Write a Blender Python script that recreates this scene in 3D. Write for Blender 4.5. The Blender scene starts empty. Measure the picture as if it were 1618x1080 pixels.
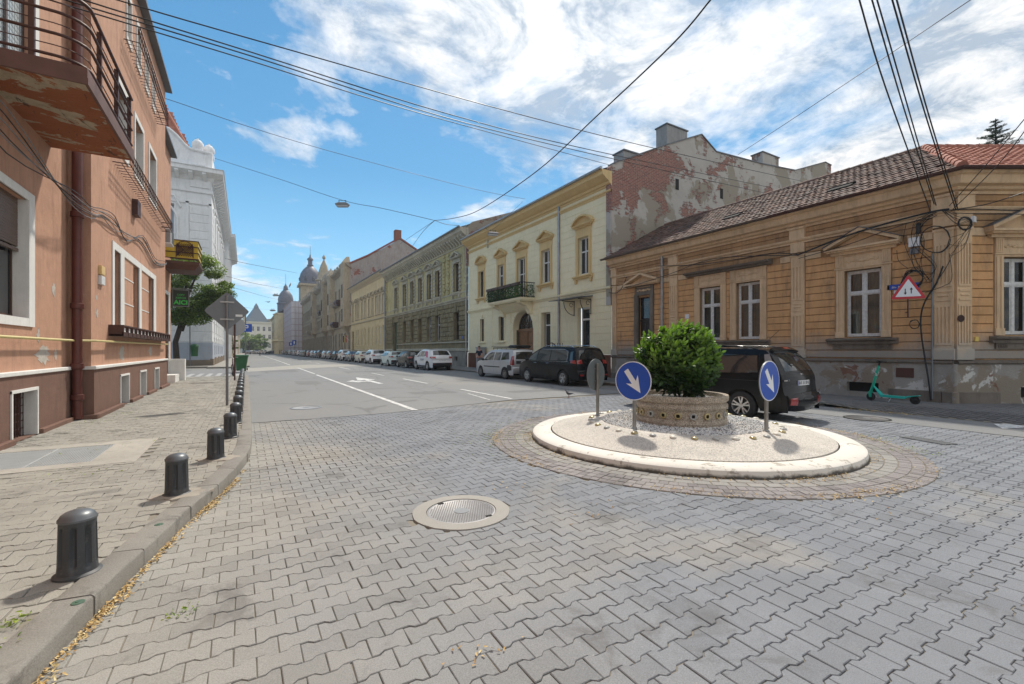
import bpy, math, random
import numpy as np
from mathutils import Vector, Matrix
random.seed(7)
R=math.radians
SC=bpy.context.scene; COL=SC.collection
# ---------------------------------------------------------------- camera, sky, sun, exposure
YAW=30.67; CAMH=1.58; FPX=710.0
cam=bpy.data.cameras.new('camera'); camo=bpy.data.objects.new('camera',cam); COL.objects.link(camo)
cam.lens=36*FPX/1618; cam.sensor_width=36; cam.shift_y=13/1618; cam.clip_end=6000; cam.clip_start=.05
camo.location=(0,0,CAMH); camo.rotation_euler=(R(90),0,R(-YAW)); SC.camera=camo
SUN_AZ=(.66,.75); SUN_EL=54.
W=bpy.data.worlds.new('World'); SC.world=W; W.use_nodes=True
def world():
    nt=W.node_tree; nt.nodes.clear(); N=nt.nodes.new; L=nt.links.new
    def math_(op,a,b=None,clamp=False):
        n=N('ShaderNodeMath'); n.operation=op; n.use_clamp=clamp
        for i,v in enumerate((a,b)):
            if v is None: continue
            if isinstance(v,(int,float)): n.inputs[i].default_value=v
            else: L(v,n.inputs[i])
        return n.outputs[0]
    def ramp(v,pts):
        n=N('ShaderNodeValToRGB'); L(v,n.inputs[0]); e=n.color_ramp.elements
        while len(e)<len(pts): e.new(.5)
        for q,(p,c) in zip(e,pts): q.position=p; q.color=(*c,1) if len(c)==3 else c
        return n.outputs[0]
    sky=N('ShaderNodeTexSky'); sky.sky_type='NISHITA'; sky.sun_disc=False
    sky.sun_elevation=R(SUN_EL); sky.sun_rotation=math.atan2(SUN_AZ[0],SUN_AZ[1]); sky.air_density=1.0; sky.dust_density=.3; sky.ozone_density=2.0
    hs=N('ShaderNodeHueSaturation'); hs.inputs['Saturation'].default_value=1.12; hs.inputs['Value'].default_value=1.25; hs.inputs['Hue'].default_value=.478
    L(sky.outputs[0],hs.inputs['Color'])
    tc=N('ShaderNodeTexCoord'); sp=N('ShaderNodeSeparateXYZ'); L(tc.outputs['Generated'],sp.inputs[0])
    X,Y,Z=sp.outputs
    grad=ramp(Z,[(0,(2.3,3.9,5.1)),(.12,(1.1,2.6,4.0)),(.35,(.33,1.38,2.75)),(.8,(.2,.9,2.1))])
    gm=N('ShaderNodeMix'); gm.data_type='RGBA'; gm.inputs[0].default_value=.80; L(hs.outputs[0],gm.inputs[6]); L(grad,gm.inputs[7])
    zz=math_('ADD',math_('MAXIMUM',Z,0.0),.16)
    u=math_('DIVIDE',X,zz); v=math_('DIVIDE',Y,zz)
    cb=N('ShaderNodeCombineXYZ'); L(u,cb.inputs[0]); L(v,cb.inputs[1]); cb.inputs[2].default_value=3.7
    def noise(scale,det,rough,dist,off=(0,0,0),sc=(1,1,1),rot=0):
        mp=N('ShaderNodeMapping'); L(cb.outputs[0],mp.inputs[0]); mp.inputs['Location'].default_value=off; mp.inputs['Scale'].default_value=sc; mp.inputs['Rotation'].default_value=(0,0,rot)
        n=N('ShaderNodeTexNoise'); n.inputs['Scale'].default_value=scale; n.inputs['Detail'].default_value=det; n.inputs['Roughness'].default_value=rough; n.inputs['Distortion'].default_value=dist
        L(mp.outputs[0],n.inputs['Vector']); return n.outputs[0]
    n1=noise(1.35,13,.60,.25,off=(2.3,7.1,0),sc=(1,.8,1),rot=.5)
    n2=noise(.45,3,.5,0,off=(5.2,1.4,0))
    n3=noise(5,9,.62,.5,off=(1,2,0))
    # cloud cover thickens rightward and behind the camera, shaped to whiten the ambient light
    el=R(SUN_EL); sd=(SUN_AZ[0]*math.cos(el),SUN_AZ[1]*math.cos(el),math.sin(el))
    vm=N('ShaderNodeVectorMath'); vm.operation='DOT_PRODUCT'; L(tc.outputs['Generated'],vm.inputs[0]); vm.inputs[1].default_value=(.62,-.60,.50)
    d=math_('MAXIMUM',vm.outputs['Value'],-.42)
    cov=math_('ADD',math_('ADD',math_('MULTIPLY',n1,1.0),math_('MULTIPLY',n2,.25)),math_('MULTIPLY',d,.26))
    cov=math_('ADD',math_('ADD',cov,-.046),math_('MULTIPLY',n3,.24))
    mask=ramp(cov,[(.0,(0,0,0)),(.64,(0,0,0)),(.70,(.42,.42,.42)),(.80,(.9,.9,.9)),(.9,(1,1,1))])
    vs=N('ShaderNodeVectorMath'); vs.operation='DOT_PRODUCT'; L(tc.outputs['Generated'],vs.inputs[0]); vs.inputs[1].default_value=sd
    glow=math_('POWER',math_('MAXIMUM',vs.outputs['Value'],0.0),7.0)
    # grey body of the clouds and their bright rims
    n4=noise(3.4,12,.68,.5,off=(9,3,0))
    body=ramp(math_('ADD',math_('MULTIPLY',n4,.95),math_('MULTIPLY',n3,.25)),[(.52,(2.5,2.9,3.4)),(.58,(4.0,4.2,4.4)),(.63,(5.0,5.0,5.0)),(.72,(6.4,6.2,6.0))])
    br=N('ShaderNodeMix'); br.data_type='RGBA'; br.blend_type='MULTIPLY'; br.inputs[0].default_value=1; L(body,br.inputs[6])
    g2=math_('ADD',.90,math_('MULTIPLY',glow,.22)); cc=N('ShaderNodeCombineColor'); [L(g2,cc.inputs[i]) for i in range(3)]; L(cc.outputs[0],br.inputs[7])
    mx=N('ShaderNodeMix'); mx.data_type='RGBA'; L(mask,mx.inputs[0]); L(gm.outputs[2],mx.inputs[6]); L(br.outputs[2],mx.inputs[7])
    bg=N('ShaderNodeBackground'); bg.inputs['Strength'].default_value=.115; L(mx.outputs[2],bg.inputs['Color'])
    o=N('ShaderNodeOutputWorld'); L(bg.outputs[0],o.inputs['Surface'])
world()
sl=bpy.data.lights.new('sun','SUN'); sl.energy=2.15; sl.angle=R(3.0); sl.color=(1,.93,.82)
so=bpy.data.objects.new('sun',sl); COL.objects.link(so); so.location=(20,20,60)
_e=R(SUN_EL); so.rotation_euler=Vector((SUN_AZ[0]*math.cos(_e),SUN_AZ[1]*math.cos(_e),math.sin(_e))).to_track_quat('Z','Y').to_euler()
SC.view_settings.view_transform='Standard'; SC.view_settings.look='None'; SC.view_settings.gamma=1; SC.view_settings.use_curve_mapping=False
SC.view_settings.exposure=.93
SC.render.engine='CYCLES'; SC.render.resolution_x=1024; SC.render.resolution_y=684
SC.cycles.max_bounces=6; SC.cycles.diffuse_bounces=3; SC.cycles.glossy_bounces=3; SC.cycles.transparent_max_bounces=8

# ---------------------------------------------------------------- materials
class Mt:
    def __init__(s,name):
        s.m=bpy.data.materials.new(name); s.m.use_nodes=True; s.nt=s.m.node_tree; s.b=s.nt.nodes['Principled BSDF']; s._p=None
    def N(s,t,**k):
        n=s.nt.nodes.new(t)
        for a,v in k.items(): setattr(n,a,v)
        return n
    def L(s,a,b): s.nt.links.new(a,b)
    def pos(s):
        if s._p is None: s._p=s.N('ShaderNodeNewGeometry').outputs['Position']
        return s._p
    def mapped(s,sc=(1,1,1),off=(0,0,0),src=None,rot=(0,0,0)):
        mp=s.N('ShaderNodeMapping'); s.L(src or s.pos(),mp.inputs[0]); mp.inputs['Scale'].default_value=sc; mp.inputs['Location'].default_value=off; mp.inputs['Rotation'].default_value=rot; return mp.outputs[0]
    def noise(s,scale,det=5,rough=.6,dist=0,sc=(1,1,1),off=(0,0,0),src=None):
        n=s.N('ShaderNodeTexNoise'); n.inputs['Scale'].default_value=scale; n.inputs['Detail'].default_value=det; n.inputs['Roughness'].default_value=rough; n.inputs['Distortion'].default_value=dist
        s.L(s.mapped(sc,off,src),n.inputs['Vector']); return n.outputs[0]
    def math(s,op,a,b=None,clamp=False):
        n=s.N('ShaderNodeMath',operation=op,use_clamp=clamp)
        for i,v in enumerate((a,b)):
            if v is None: continue
            if isinstance(v,(int,float)): n.inputs[i].default_value=v
            else: s.L(v,n.inputs[i])
        return n.outputs[0]
    def ramp(s,v,pts,interp='LINEAR'):
        n=s.N('ShaderNodeValToRGB'); s.L(v,n.inputs[0]); e=n.color_ramp.elements; n.color_ramp.interpolation=interp
        while len(e)<len(pts): e.new(.5)
        for q,(p,c) in zip(e,pts):
            q.position=p; c=(c,)*3 if isinstance(c,(int,float)) else c; q.color=(*c,1)
        return n.outputs[0]
    def mix(s,f,a,b,mode='MIX'):
        n=s.N('ShaderNodeMix',data_type='RGBA',blend_type=mode)
        for i,v in ((0,f),(6,a),(7,b)):
            if isinstance(v,(int,float)): n.inputs[i].default_value=v if i==0 else (v,v,v,1)
            elif isinstance(v,tuple): n.inputs[i].default_value=(*v,1)
            else: s.L(v,n.inputs[i])
        return n.outputs[2]
    def col(s,c):
        if isinstance(c,tuple): s.b.inputs['Base Color'].default_value=(*c,1)
        else: s.L(c,s.b.inputs['Base Color'])
        return s
    def rough(s,v):
        if isinstance(v,(int,float)): s.b.inputs['Roughness'].default_value=v
        else: s.L(v,s.b.inputs['Roughness'])
        return s
    def bump(s,h,strength=.3,dist=.01):
        n=s.N('ShaderNodeBump'); n.inputs['Strength'].default_value=strength; n.inputs['Distance'].default_value=dist; s.L(h,n.inputs['Height']); s.L(n.outputs[0],s.b.inputs['Normal']); return s
    def set(s,**k):
        for a,v in k.items(): s.b.inputs[a.replace('_',' ')].default_value=v
        return s
def simple(name,c,rough=.6,metal=0,var=.12,scale=6,bump=0,**k):
    m=Mt(name); n=m.noise(scale,4)
    m.col(m.mix(m.ramp(n,[(.3,1-var),(.7,1+var)]) if False else 1.0,c,m.ramp(n,[(.25,1-var),(.75,1.0)]),'MULTIPLY')); m.rough(rough); m.set(Metallic=metal,**k)
    if bump: m.bump(m.noise(scale*8,4),bump)
    return m.m
def plaster(name,c,var=.12,stain=(.09,.08,.07),st=.35,streak=.5,peel=None,pa=.62,psc=1.1,bump=.35,bsc=45,low=None):
    """painted stucco: mottled paint, rain streaks, patches where the paint came off"""
    m=Mt(name)
    a=m.noise(.9,6,.65); b=m.noise(7,6,.7,.3)
    c1=m.mix(m.ramp(a,[(.3,0),(.7,1)]),tuple(v*(1-var) for v in c),tuple(min(1,v*(1+var*.5)) for v in c))
    c1=m.mix(m.math('MULTIPLY',m.ramp(b,[(.45,0),(.8,1)]),.35),c1,tuple(v*.72 for v in c))
    if st:
        s1=m.noise(2.2,7,.68,.2,sc=(1.6,1.6,.35),off=(3,1,4)); f=m.math('MULTIPLY',m.ramp(s1,[(.52,0),(.78,1)]),st*1.4,True)
        c1=m.mix(f,c1,stain)
    g1=m.noise(3.5,7,.7,.2,sc=(2.2,2.2,.35),off=(6,2,9)); c1=m.mix(m.math('MULTIPLY',m.ramp(g1,[(.50,0),(.68,1)]),min(1,st*.75)),c1,tuple(v*.45 for v in c))
    g2=m.noise(8,7,.72,.3,off=(1,8,3)); c1=m.mix(m.math('MULTIPLY',m.ramp(g2,[(.60,0),(.66,1)]),min(.7,st*.8)),c1,tuple(min(.85,v*1.15+.06) for v in c))
    if peel:
        p=m.noise(psc,9,.66,.4,off=(11,5,2)); edge=m.ramp(p,[(pa-.004,0),(pa+.004,1)])
        c1=m.mix(edge,c1,m.mix(m.noise(6,5),tuple(v*.75 for v in peel),peel))
    if low:   # rising damp: a dirty band near a given height, ragged edge
        z0,z1,lc,am=low
        sp=m.N('ShaderNodeSeparateXYZ'); m.L(m.pos(),sp.inputs[0])
        zz=m.math('ADD',sp.outputs[2],m.math('MULTIPLY',m.noise(2.5,6,.65,off=(7,7,7)),.9))
        g=m.ramp(m.math('DIVIDE',m.math('SUBTRACT',zz,z0),z1-z0),[(0,am),(1,0)]); c1=m.mix(g,c1,lc)
    m.col(c1).rough(.92); m.bump(m.math('ADD',m.noise(bsc,5,.7),m.math('MULTIPLY',m.noise(3,5),2.0)),bump,.012); m.set(Specular_IOR_Level=.25)
    return m.m
# ---------------------------------------------------------------- mesh building
class MB:
    def __init__(s): s.v=[]; s.f=[]; s.M=Matrix.Identity(4); s.sm=False
    def pts(s,ps):
        n=len(s.v); M=s.M
        s.v+=[tuple(M@Vector(p)) for p in ps]; return n
    def face(s,ps): n=s.pts(ps); s.f.append(tuple(range(n,n+len(ps))))
    def box(s,x0,x1,y0,y1,z0,z1):
        n=s.pts([(x0,y0,z0),(x1,y0,z0),(x1,y1,z0),(x0,y1,z0),(x0,y0,z1),(x1,y0,z1),(x1,y1,z1),(x0,y1,z1)])
        s.f+=[tuple(n+i for i in q) for q in ((0,3,2,1),(4,5,6,7),(0,1,5,4),(1,2,6,5),(2,3,7,6),(3,0,4,7))]; return s
    def cbox(s,x0,x1,y0,y1,z0,z1,c=.01):
        """box with its front (low y) edges chamfered"""
        s.loftrings([[(x0,y1,z0),(x1,y1,z0),(x1,y1,z1),(x0,y1,z1)],[(x0,y0+c,z0),(x1,y0+c,z0),(x1,y0+c,z1),(x0,y0+c,z1)],[(x0+c,y0,z0+c),(x1-c,y0,z0+c),(x1-c,y0,z1-c),(x0+c,y0,z1-c)]]); return s
    def loftrings(s,rings,cap0=True,cap1=True,closed=True):
        k=len(rings[0]); n=s.pts([p for r in rings for p in r])
        for i in range(len(rings)-1):
            for j in range(k if closed else k-1):
                a=n+i*k+j; b=n+i*k+(j+1)%k; s.f.append((a,b,b+k,a+k))
        if cap0: s.f.append(tuple(n+j for j in range(k))[::-1])
        if cap1: s.f.append(tuple(n+(len(rings)-1)*k+j for j in range(k)))
        return s
    def prism(s,poly,ax,a,b):
        """poly in the two other axes, extruded along ax from a to b"""
        f={'x':lambda p,t:(t,p[0],p[1]),'y':lambda p,t:(p[0],t,p[1]),'z':lambda p,t:(p[0],p[1],t)}[ax]
        s.loftrings([[f(p,a) for p in poly],[f(p,b) for p in poly]]); return s
    def profile(s,prof,x0,x1,e=0):
        """cornice: (y,z) profile run along x; e extends the ends with projection"""
        s.loftrings([[(x0,p[0],p[1]) for p in prof],[(x1,p[0],p[1]) for p in prof]]); return s
    def tube(s,path,r,n=8,caps=True,close=False):
        P=[Vector(p) for p in path]; rings=[]; up=Vector((0,0,1)); rr=r if isinstance(r,(list,tuple)) else [r]*len(P)
        prev=None
        for i,p in enumerate(P):
            if close: t=(P[(i+1)%len(P)]-P[i-1])
            else: t=(P[min(i+1,len(P)-1)]-P[max(i-1,0)])
            t.normalize()
            if prev is None:
                a=t.cross(up)
                if a.length<.05: a=t.cross(Vector((0,1,0)))
            else:
                a=prev-t*prev.dot(t)
                if a.length<1e-4: a=t.cross(up)
            a.normalize(); b=t.cross(a); prev=a
            rings.append([tuple(p+a*math.cos(2*math.pi*j/n)*rr[i]+b*math.sin(2*math.pi*j/n)*rr[i]) for j in range(n)])
        if close: rings.append(rings[0]); caps=False
        s.loftrings(rings,caps,caps); return s
    def lathe(s,prof,c=(0,0,0),n=24,ax='z',a0=0,a1=2*math.pi):
        full=abs(a1-a0-2*math.pi)<1e-6; k=n if full else n+1
        rings=[]
        for r,z in prof:
            ring=[]
            for j in range(k):
                a=a0+(a1-a0)*j/n; x,y=r*math.cos(a),r*math.sin(a)
                p={'z':(x,y,z),'x':(z,x,y),'y':(x,z,y)}[ax]; ring.append((p[0]+c[0],p[1]+c[1],p[2]+c[2]))
            rings.append(ring)
        s.loftrings(rings,prof[0][0]>1e-5 and full and False,False,full); return s
    def ellip(s,c,r,n=10,m=7):
        prof=[(max(1e-4,math.sin(math.pi*i/m)),-math.cos(math.pi*i/m)) for i in range(m+1)]
        s.loftrings([[(c[0]+p*math.cos(2*math.pi*j/n)*r[0],c[1]+p*math.sin(2*math.pi*j/n)*r[1],c[2]+q*r[2]) for j in range(n)] for p,q in prof],False,False); return s
    def mesh(s,name,mat,smooth=False,auto=None):
        me=bpy.data.meshes.new(name); me.from_pydata(s.v,[],s.f); me.materials.append(mat)
        if smooth or auto:
            me.shade_smooth()
            if auto: me.set_sharp_from_angle(angle=R(auto))
        return me
    def build(s,name,mat,parent=None,smooth=False,auto=None,**k):
        return put(name,s.mesh(name,mat,smooth,auto),parent,**k)
def put(name,me,parent=None,loc=None,rot=None,**k):
    o=bpy.data.objects.new(name,me); COL.objects.link(o)
    if parent: o.parent=parent
    if loc: o.location=loc
    if rot is not None: o.rotation_euler=(0,0,rot) if isinstance(rot,(int,float)) else rot
    for a,v in k.items(): o[a]=v
    return o
def thing(name,label,cat,loc=(0,0,0),rot=0,group=None,**k):
    o=put(name,None,None,loc,rot,label=label,category=cat,**k)
    if group: o['group']=group
    return o
def tag(o,label,cat,group=None):
    o['label']=label; o['category']=cat
    if group: o['group']=group
    return o
def kids(o): return [c for c in bpy.data.objects if c.parent==o]
_kid={}
def dup(o,parent=None,loc=None,rot=None,label=None,first=True):
    c=o.copy(); COL.objects.link(c)
    if parent is not None: c.parent=parent
    if loc is not None: c.location=loc
    if rot is not None: c.rotation_euler=(0,0,rot)
    if label: c['label']=label
    for ch in o.children: dup(ch,c,first=False)
    return c
def solid(me_thick=None): pass
# ---------------------------------------------------------------- ground
def poly_sheet(name,poly,z,mat,**k):
    mb=MB(); mb.face([(x,y,z) for x,y in poly]); return mb.build(name,mat,**k)
m=Mt('dusty_ground'); m.col(m.mix(m.noise(.4,6),(.16,.15,.135),(.24,.225,.2))).rough(.95); GROUNDM=m.m
g=poly_sheet('ground',[(-1500,-1500),(2500,-1500),(2500,4000),(-1500,4000)],-.03,GROUNDM,kind='structure')
def paver_mat(name,src,cool,warm,sand,big=.15):
    m=Mt(name)
    if src=='attr': r=m.N('ShaderNodeAttribute',attribute_name='rnd').outputs['Fac']
    else: r=m.N('ShaderNodeObjectInfo').outputs['Random']
    sp=m.N('ShaderNodeSeparateXYZ'); m.L(m.pos(),sp.inputs[0])
    # warmer tone near the left kerb; greyer towards the middle of the junction
    gx=m.math('ADD',sp.outputs[0],m.math('MULTIPLY',m.noise(.5,5,.6),3.0))
    f=m.ramp(m.math('DIVIDE',m.math('ADD',gx,.6),6.0),[(.25,0),(.75,1)])
    c=m.mix(f,warm,cool)
    dust=m.noise(.33,6,.6,.3,off=(4,2,0)); c=m.mix(m.math('MULTIPLY',m.ramp(dust,[(.54,0),(.66,1)]),.5),c,sand)
    c=m.mix(1.0,c,m.ramp(r,[(0,1-big),(.5,1.0),(1,1.0)]),'MULTIPLY')
    c=m.mix(1.0,c,m.ramp(m.noise(.9,5),[(.3,.84),(.7,1.0)]),'MULTIPLY')
    g=m.noise(170,3,.75); c=m.mix(1.0,c,m.ramp(g,[(.3,.62),(.62,1.0)]),'MULTIPLY')
    sps=m.noise(60,4,.7,off=(2,2,2)); c=m.mix(m.math('MULTIPLY',m.ramp(sps,[(.66,0),(.74,1)]),.5),c,(.62,.60,.56))
    st=m.noise(1.5,8,.72,.6,off=(8,1,0)); c=m.mix(m.math('MULTIPLY',m.ramp(st,[(.56,0),(.68,1)]),.5),c,(.09,.085,.08))
    m.col(c).rough(.85); m.bump(g,.35,.003); m.set(Specular_IOR_Level=.35); return m.m
cool,warm,sand=(.262,.277,.302),(.385,.368,.332),(.46,.42,.355)
PAV=[paver_mat('paver_stone',a,cool,warm,sand) for a in ('attr','obj')]
swc,sww=(.41,.39,.35),(.39,.37,.325)
SWP=[paver_mat('sidewalk_paver_stone',a,swc,sww,(.40,.36,.30)) for a in ('attr','obj')]
RWP=[paver_mat('far_sidewalk_paver_stone',a,(.20,.195,.195),(.25,.24,.225),(.28,.26,.23)) for a in ('attr','obj')]
m=Mt('joint_sand'); m.col(m.mix(m.noise(3,6),(.17,.155,.13),(.29,.26,.21))).rough(1); JOINT=m.m
PL=.206; PP=.143; EE=.0115
def paver_shape(gap=.0024):
    q=PL/4; s=.014; a=PP/2+EE-gap; b=PP/2-EE-gap; h=PL/2-gap
    out=[(-h,-a),(-q-s,-a),(-q+s,-b),(q-s,-b),(q+s,-a),(h,-a),(h,a),(q+s,a),(q-s,b),(-q+s,b),(-q-s,a),(-h,a)]
    top=[(x*(1-.0042/h) , y-math.copysign(.0034,y)) for x,y in out]
    return out,top
OUT,TOP=paver_shape()
def paver_base():
    v=[(x,y,-.016) for x,y in OUT]+[(x,y,-.004) for x,y in OUT]+[(x,y,0) for x,y in TOP]
    f=[(i,(i+1)%12,(i+1)%12+12,i+12) for i in range(12)]+[(i+12,(i+1)%12+12,(i+1)%12+24,i+24) for i in range(12)]
    f+=[(24,25,34,35),(25,26,33,34),(26,27,32,33),(27,28,31,32),(28,29,30,31)]
    return v,f
def far_base():
    v=[(x,y,-.009) for x,y in OUT]+[(x,y,0) for x,y in TOP]
    f=[(i,(i+1)%12,(i+1)%12+12,i+12) for i in range(12)]+[(12,13,22,23),(13,14,21,22),(14,15,20,21),(15,16,19,20),(16,17,18,19)]
    return v,f
def scale_joint(): pass
def joined(name,base,T,mat,parent):
    """T: array of x,y,z,rx,ry,rz,rnd"""
    bv=np.array(base[0]); bf=base[1]; n=len(T); T=np.array(T); k=len(bv)
    rx,ry,rz=T[:,3],T[:,4],T[:,5]; c,s=np.cos(rz)[:,None],np.sin(rz)[:,None]
    x=bv[None,:,0]*c-bv[None,:,1]*s; y=bv[None,:,0]*s+bv[None,:,1]*c; z=bv[None,:,2]+x*ry[:,None]+y*rx[:,None]
    V=np.stack([x+T[:,0:1],y+T[:,1:2],z+T[:,2:3]],-1).reshape(-1,3)
    fl=np.array([i for f in bf for i in f]); ls=np.array([len(f) for f in bf])
    F=(fl[None,:]+(np.arange(n)*k)[:,None]).ravel(); LS=np.tile(ls,n); st=np.concatenate([[0],np.cumsum(LS)[:-1]])
    me=bpy.data.meshes.new(name); me.vertices.add(len(V)); me.vertices.foreach_set('co',V.ravel().astype(np.float32))
    me.loops.add(len(F)); me.loops.foreach_set('vertex_index',F.astype(np.int32)); me.polygons.add(len(LS))
    me.polygons.foreach_set('loop_start',st.astype(np.int32)); me.polygons.foreach_set('loop_total',LS.astype(np.int32))
    at=me.attributes.new('rnd','FLOAT','POINT'); at.data.foreach_set('value',np.repeat(T[:,6],k).astype(np.float32))
    me.materials.append(mat); me.update(calc_edges=True); me.validate(); me.shade_flat()
    return put(name,me,parent,kind='stuff')
def visible(x,y,mg=0):
    cs,sn=math.cos(R(YAW)),math.sin(R(YAW)); r=cs*x-sn*y; d=sn*x+cs*y
    return d>.3 and abs(r/d)<1.14+mg and d*.76+.0>1.58-.1
def pave(x0,x1,y0,y1,inside,zf,mats,parent,nind,vary=1.0,seed=1,kindname='paver',skew=None):
    rg=random.Random(seed); L=[]
    ny=int((y1-y0)/PP); nx=int((x1-x0)/PL)+1
    for j in range(ny):
        yy=y0+j*PP
        for i in range(nx):
            xx=x0+i*PL+(PL/2 if j%2 else 0)
            X,Y=(xx,yy) if skew is None else skew(xx,yy)
            if not inside(X,Y): continue
            w=.010*math.sin(xx*1.7+yy*.9)*math.sin(yy*1.3-xx*.6)*vary
            L.append((X+rg.gauss(0,.0012),Y+rg.gauss(0,.0012),zf(X,Y)-abs(rg.gauss(0,.0014))*vary+w*.25,rg.gauss(0,.011)*vary,rg.gauss(0,.011)*vary,rg.gauss(0,.012)*vary,rg.random()))
    L.sort(key=lambda t:t[0]**2+t[1]**2 if visible(t[0],t[1]) else 1e6)
    near,rest=L[:nind],L[nind:]
    if nind:
        mb=MB(); v,f=paver_base(); mb.v=list(v); mb.f=list(f); me=mb.mesh(kindname,mats[1])
        for t in near:
            put(kindname,me,parent,(t[0],t[1],t[2]),(t[3],-t[4],t[5]))
    mid=[t for t in rest if t[0]**2+t[1]**2<40]; far=[t for t in rest if t[0]**2+t[1]**2>=40]
    if mid: joined('small_pavers',paver_base(),mid,mats[0],parent)
    if far: joined('small_pavers',far_base(),far,mats[0],parent)
KX=[(0.0,-1.5),(1.5,-1.08),(3.0,-.87),(3.6,-.77),(4.1,-.66),(4.7,-.54),(5.3,-.40),(5.83,-.25),(6.4,-.13),(6.94,-.03),(7.7,.06),(8.6,.09),(10.2,.1),(14,.12),(30.6,.14)]
def kerbx(y): return float(np.interp(y,[a for a,b in KX],[b for a,b in KX]))
ISL=(6.78,5.45); ISR=2.68; RING=3.40
def cyl(x,y,c,r): return (x-c[0])**2+(y-c[1])**2<r*r
MH=(1.82,4.04); MHR=.46
base=poly_sheet('block_paving',[(-2.2,-.5),(14.4,-8),(14.4,6.5),(14.4,12.6),(-.2,12.0),(-.6,5),(-1.6,0)],-.011,JOINT,kind='structure')
def right_asph(x,y): return x>12.02+.10*(y-3.5)*0 and y<6.4 or (x>11.9 and y>=6.4)
def in_road(x,y):
    if x<kerbx(y)-.06 or y>11.9+.0*x: return False
    if cyl(x,y,ISL,RING-.04) or cyl(x,y,MH,MHR-.01): return False
    if x>12.25: return False
    return visible(x,y,.55) or visible(x+1,y) or visible(x,y+1)
pave(-1.6,14,-7.,12.3,in_road,lambda x,y:0.0,PAV,base,300)
# asphalt: one sheet with a ragged near edge, and the strip on the right
m=Mt('asphalt'); sp=m.N('ShaderNodeSeparateXYZ'); m.L(m.pos(),sp.inputs[0])
c=m.mix(m.noise(.25,6,.6,.2,sc=(1,.25,1)),(.20,.205,.21),(.275,.275,.27))
c=m.mix(m.math('MULTIPLY',m.ramp(m.noise(.12,5,.6,off=(3,3,0),sc=(1.4,.5,1)),[(.52,0),(.62,1)]),.5),c,(.30,.285,.26))
c=m.mix(m.math('MULTIPLY',m.ramp(m.noise(.5,7,.7,.6,off=(1,9,0),sc=(1,.3,1)),[(.58,0),(.66,1)]),.35),c,(.09,.09,.092))
c=m.mix(1.0,c,m.ramp(m.noise(120,3,.8),[(.3,.6),(.65,1.0)]),'MULTIPLY')
vo=m.N('ShaderNodeTexVoronoi',feature='DISTANCE_TO_EDGE'); vo.inputs['Scale'].default_value=.32; m.L(m.mapped((1,.6,1),src=None),vo.inputs['Vector'])
nz=m.noise(1.2,6,.7); crack=m.ramp(m.math('ADD',vo.outputs[0],m.math('MULTIPLY',m.math('SUBTRACT',nz,.5),.16)),[(.0,.55),(.012,0)])
c=m.mix(m.math('MULTIPLY',crack,.7),c,(.06,.06,.06))
m.col(c).rough(.82).bump(m.noise(110,3,.8),.3,.004); ASPH=m.m
rg=random.Random(3)
edge=[(x,11.25+.95*min(1,max(0,(x-3)/4))+rg.uniform(-.05,.05)) for x in np.arange(-.1,11.9,.25)]
poly_sheet('road',edge+[(11.9,6.6),(14.3,6.6),(14.3,640),(-.1,640)],.006,ASPH,kind='structure')
poly_sheet('side_road',[(12.1+rg.uniform(-.03,.03)+(.0),y) for y in np.arange(6.6,-12,-.3)]+[(15.4,-12),(14.3,6.6)],.006,ASPH,kind='structure')
poly_sheet('side_street',[(-60,30.9),(-.1,30.9),(-.1,46.2),(-60,46.2)],.004,ASPH,kind='structure')
m=Mt('old_asphalt_patch'); c=m.mix(m.noise(.8,7,.65),(.165,.168,.172),(.235,.235,.23)); c=m.mix(1.0,c,m.ramp(m.noise(120,3,.8),[(.3,.6),(.65,1.0)]),'MULTIPLY'); m.col(c).rough(.9).bump(m.noise(90,3,.8),.4,.004)
for k,(x,y,a,b) in enumerate(((5.2,15.5,1.6,.9),(8.6,14.2,2.6,.7),(9.8,19.5,1.2,3.4),(2.1,22.5,1.0,2.4),(6.1,33,3.4,1.6),(1.0,36.5,2.4,7.5),(8.4,26,.8,5))):
    poly_sheet('asphalt_patch',[(x+(a*u if not i%2 else a*u)+rg.uniform(-.06,.06),y+b*v+rg.uniform(-.06,.06)) for i,(u,v) in enumerate(((0,0),(.5,-.02),(1,0),(1.02,.5),(1,1),(.5,1.02),(0,1),(-.02,.5)))],.0095,m.m,kind='structure')
# pale concrete band crossing the road
m=Mt('worn_concrete'); c=m.mix(m.noise(1.2,7,.65),(.30,.285,.26),(.43,.41,.37)); c=m.mix(1.0,c,m.ramp(m.noise(90,3,.7),[(.3,.75),(.65,1.0)]),'MULTIPLY'); m.col(c).rough(.9).bump(m.noise(60,4),.25,.004); CONC=m.m
poly_sheet('crossing_band',[(.1,38),(7.6,45.5),(14.1,45.5),(14.1,53),(5.5,53),(1.4,47),(-.1,45.5)],.010,CONC,kind='structure')
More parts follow.
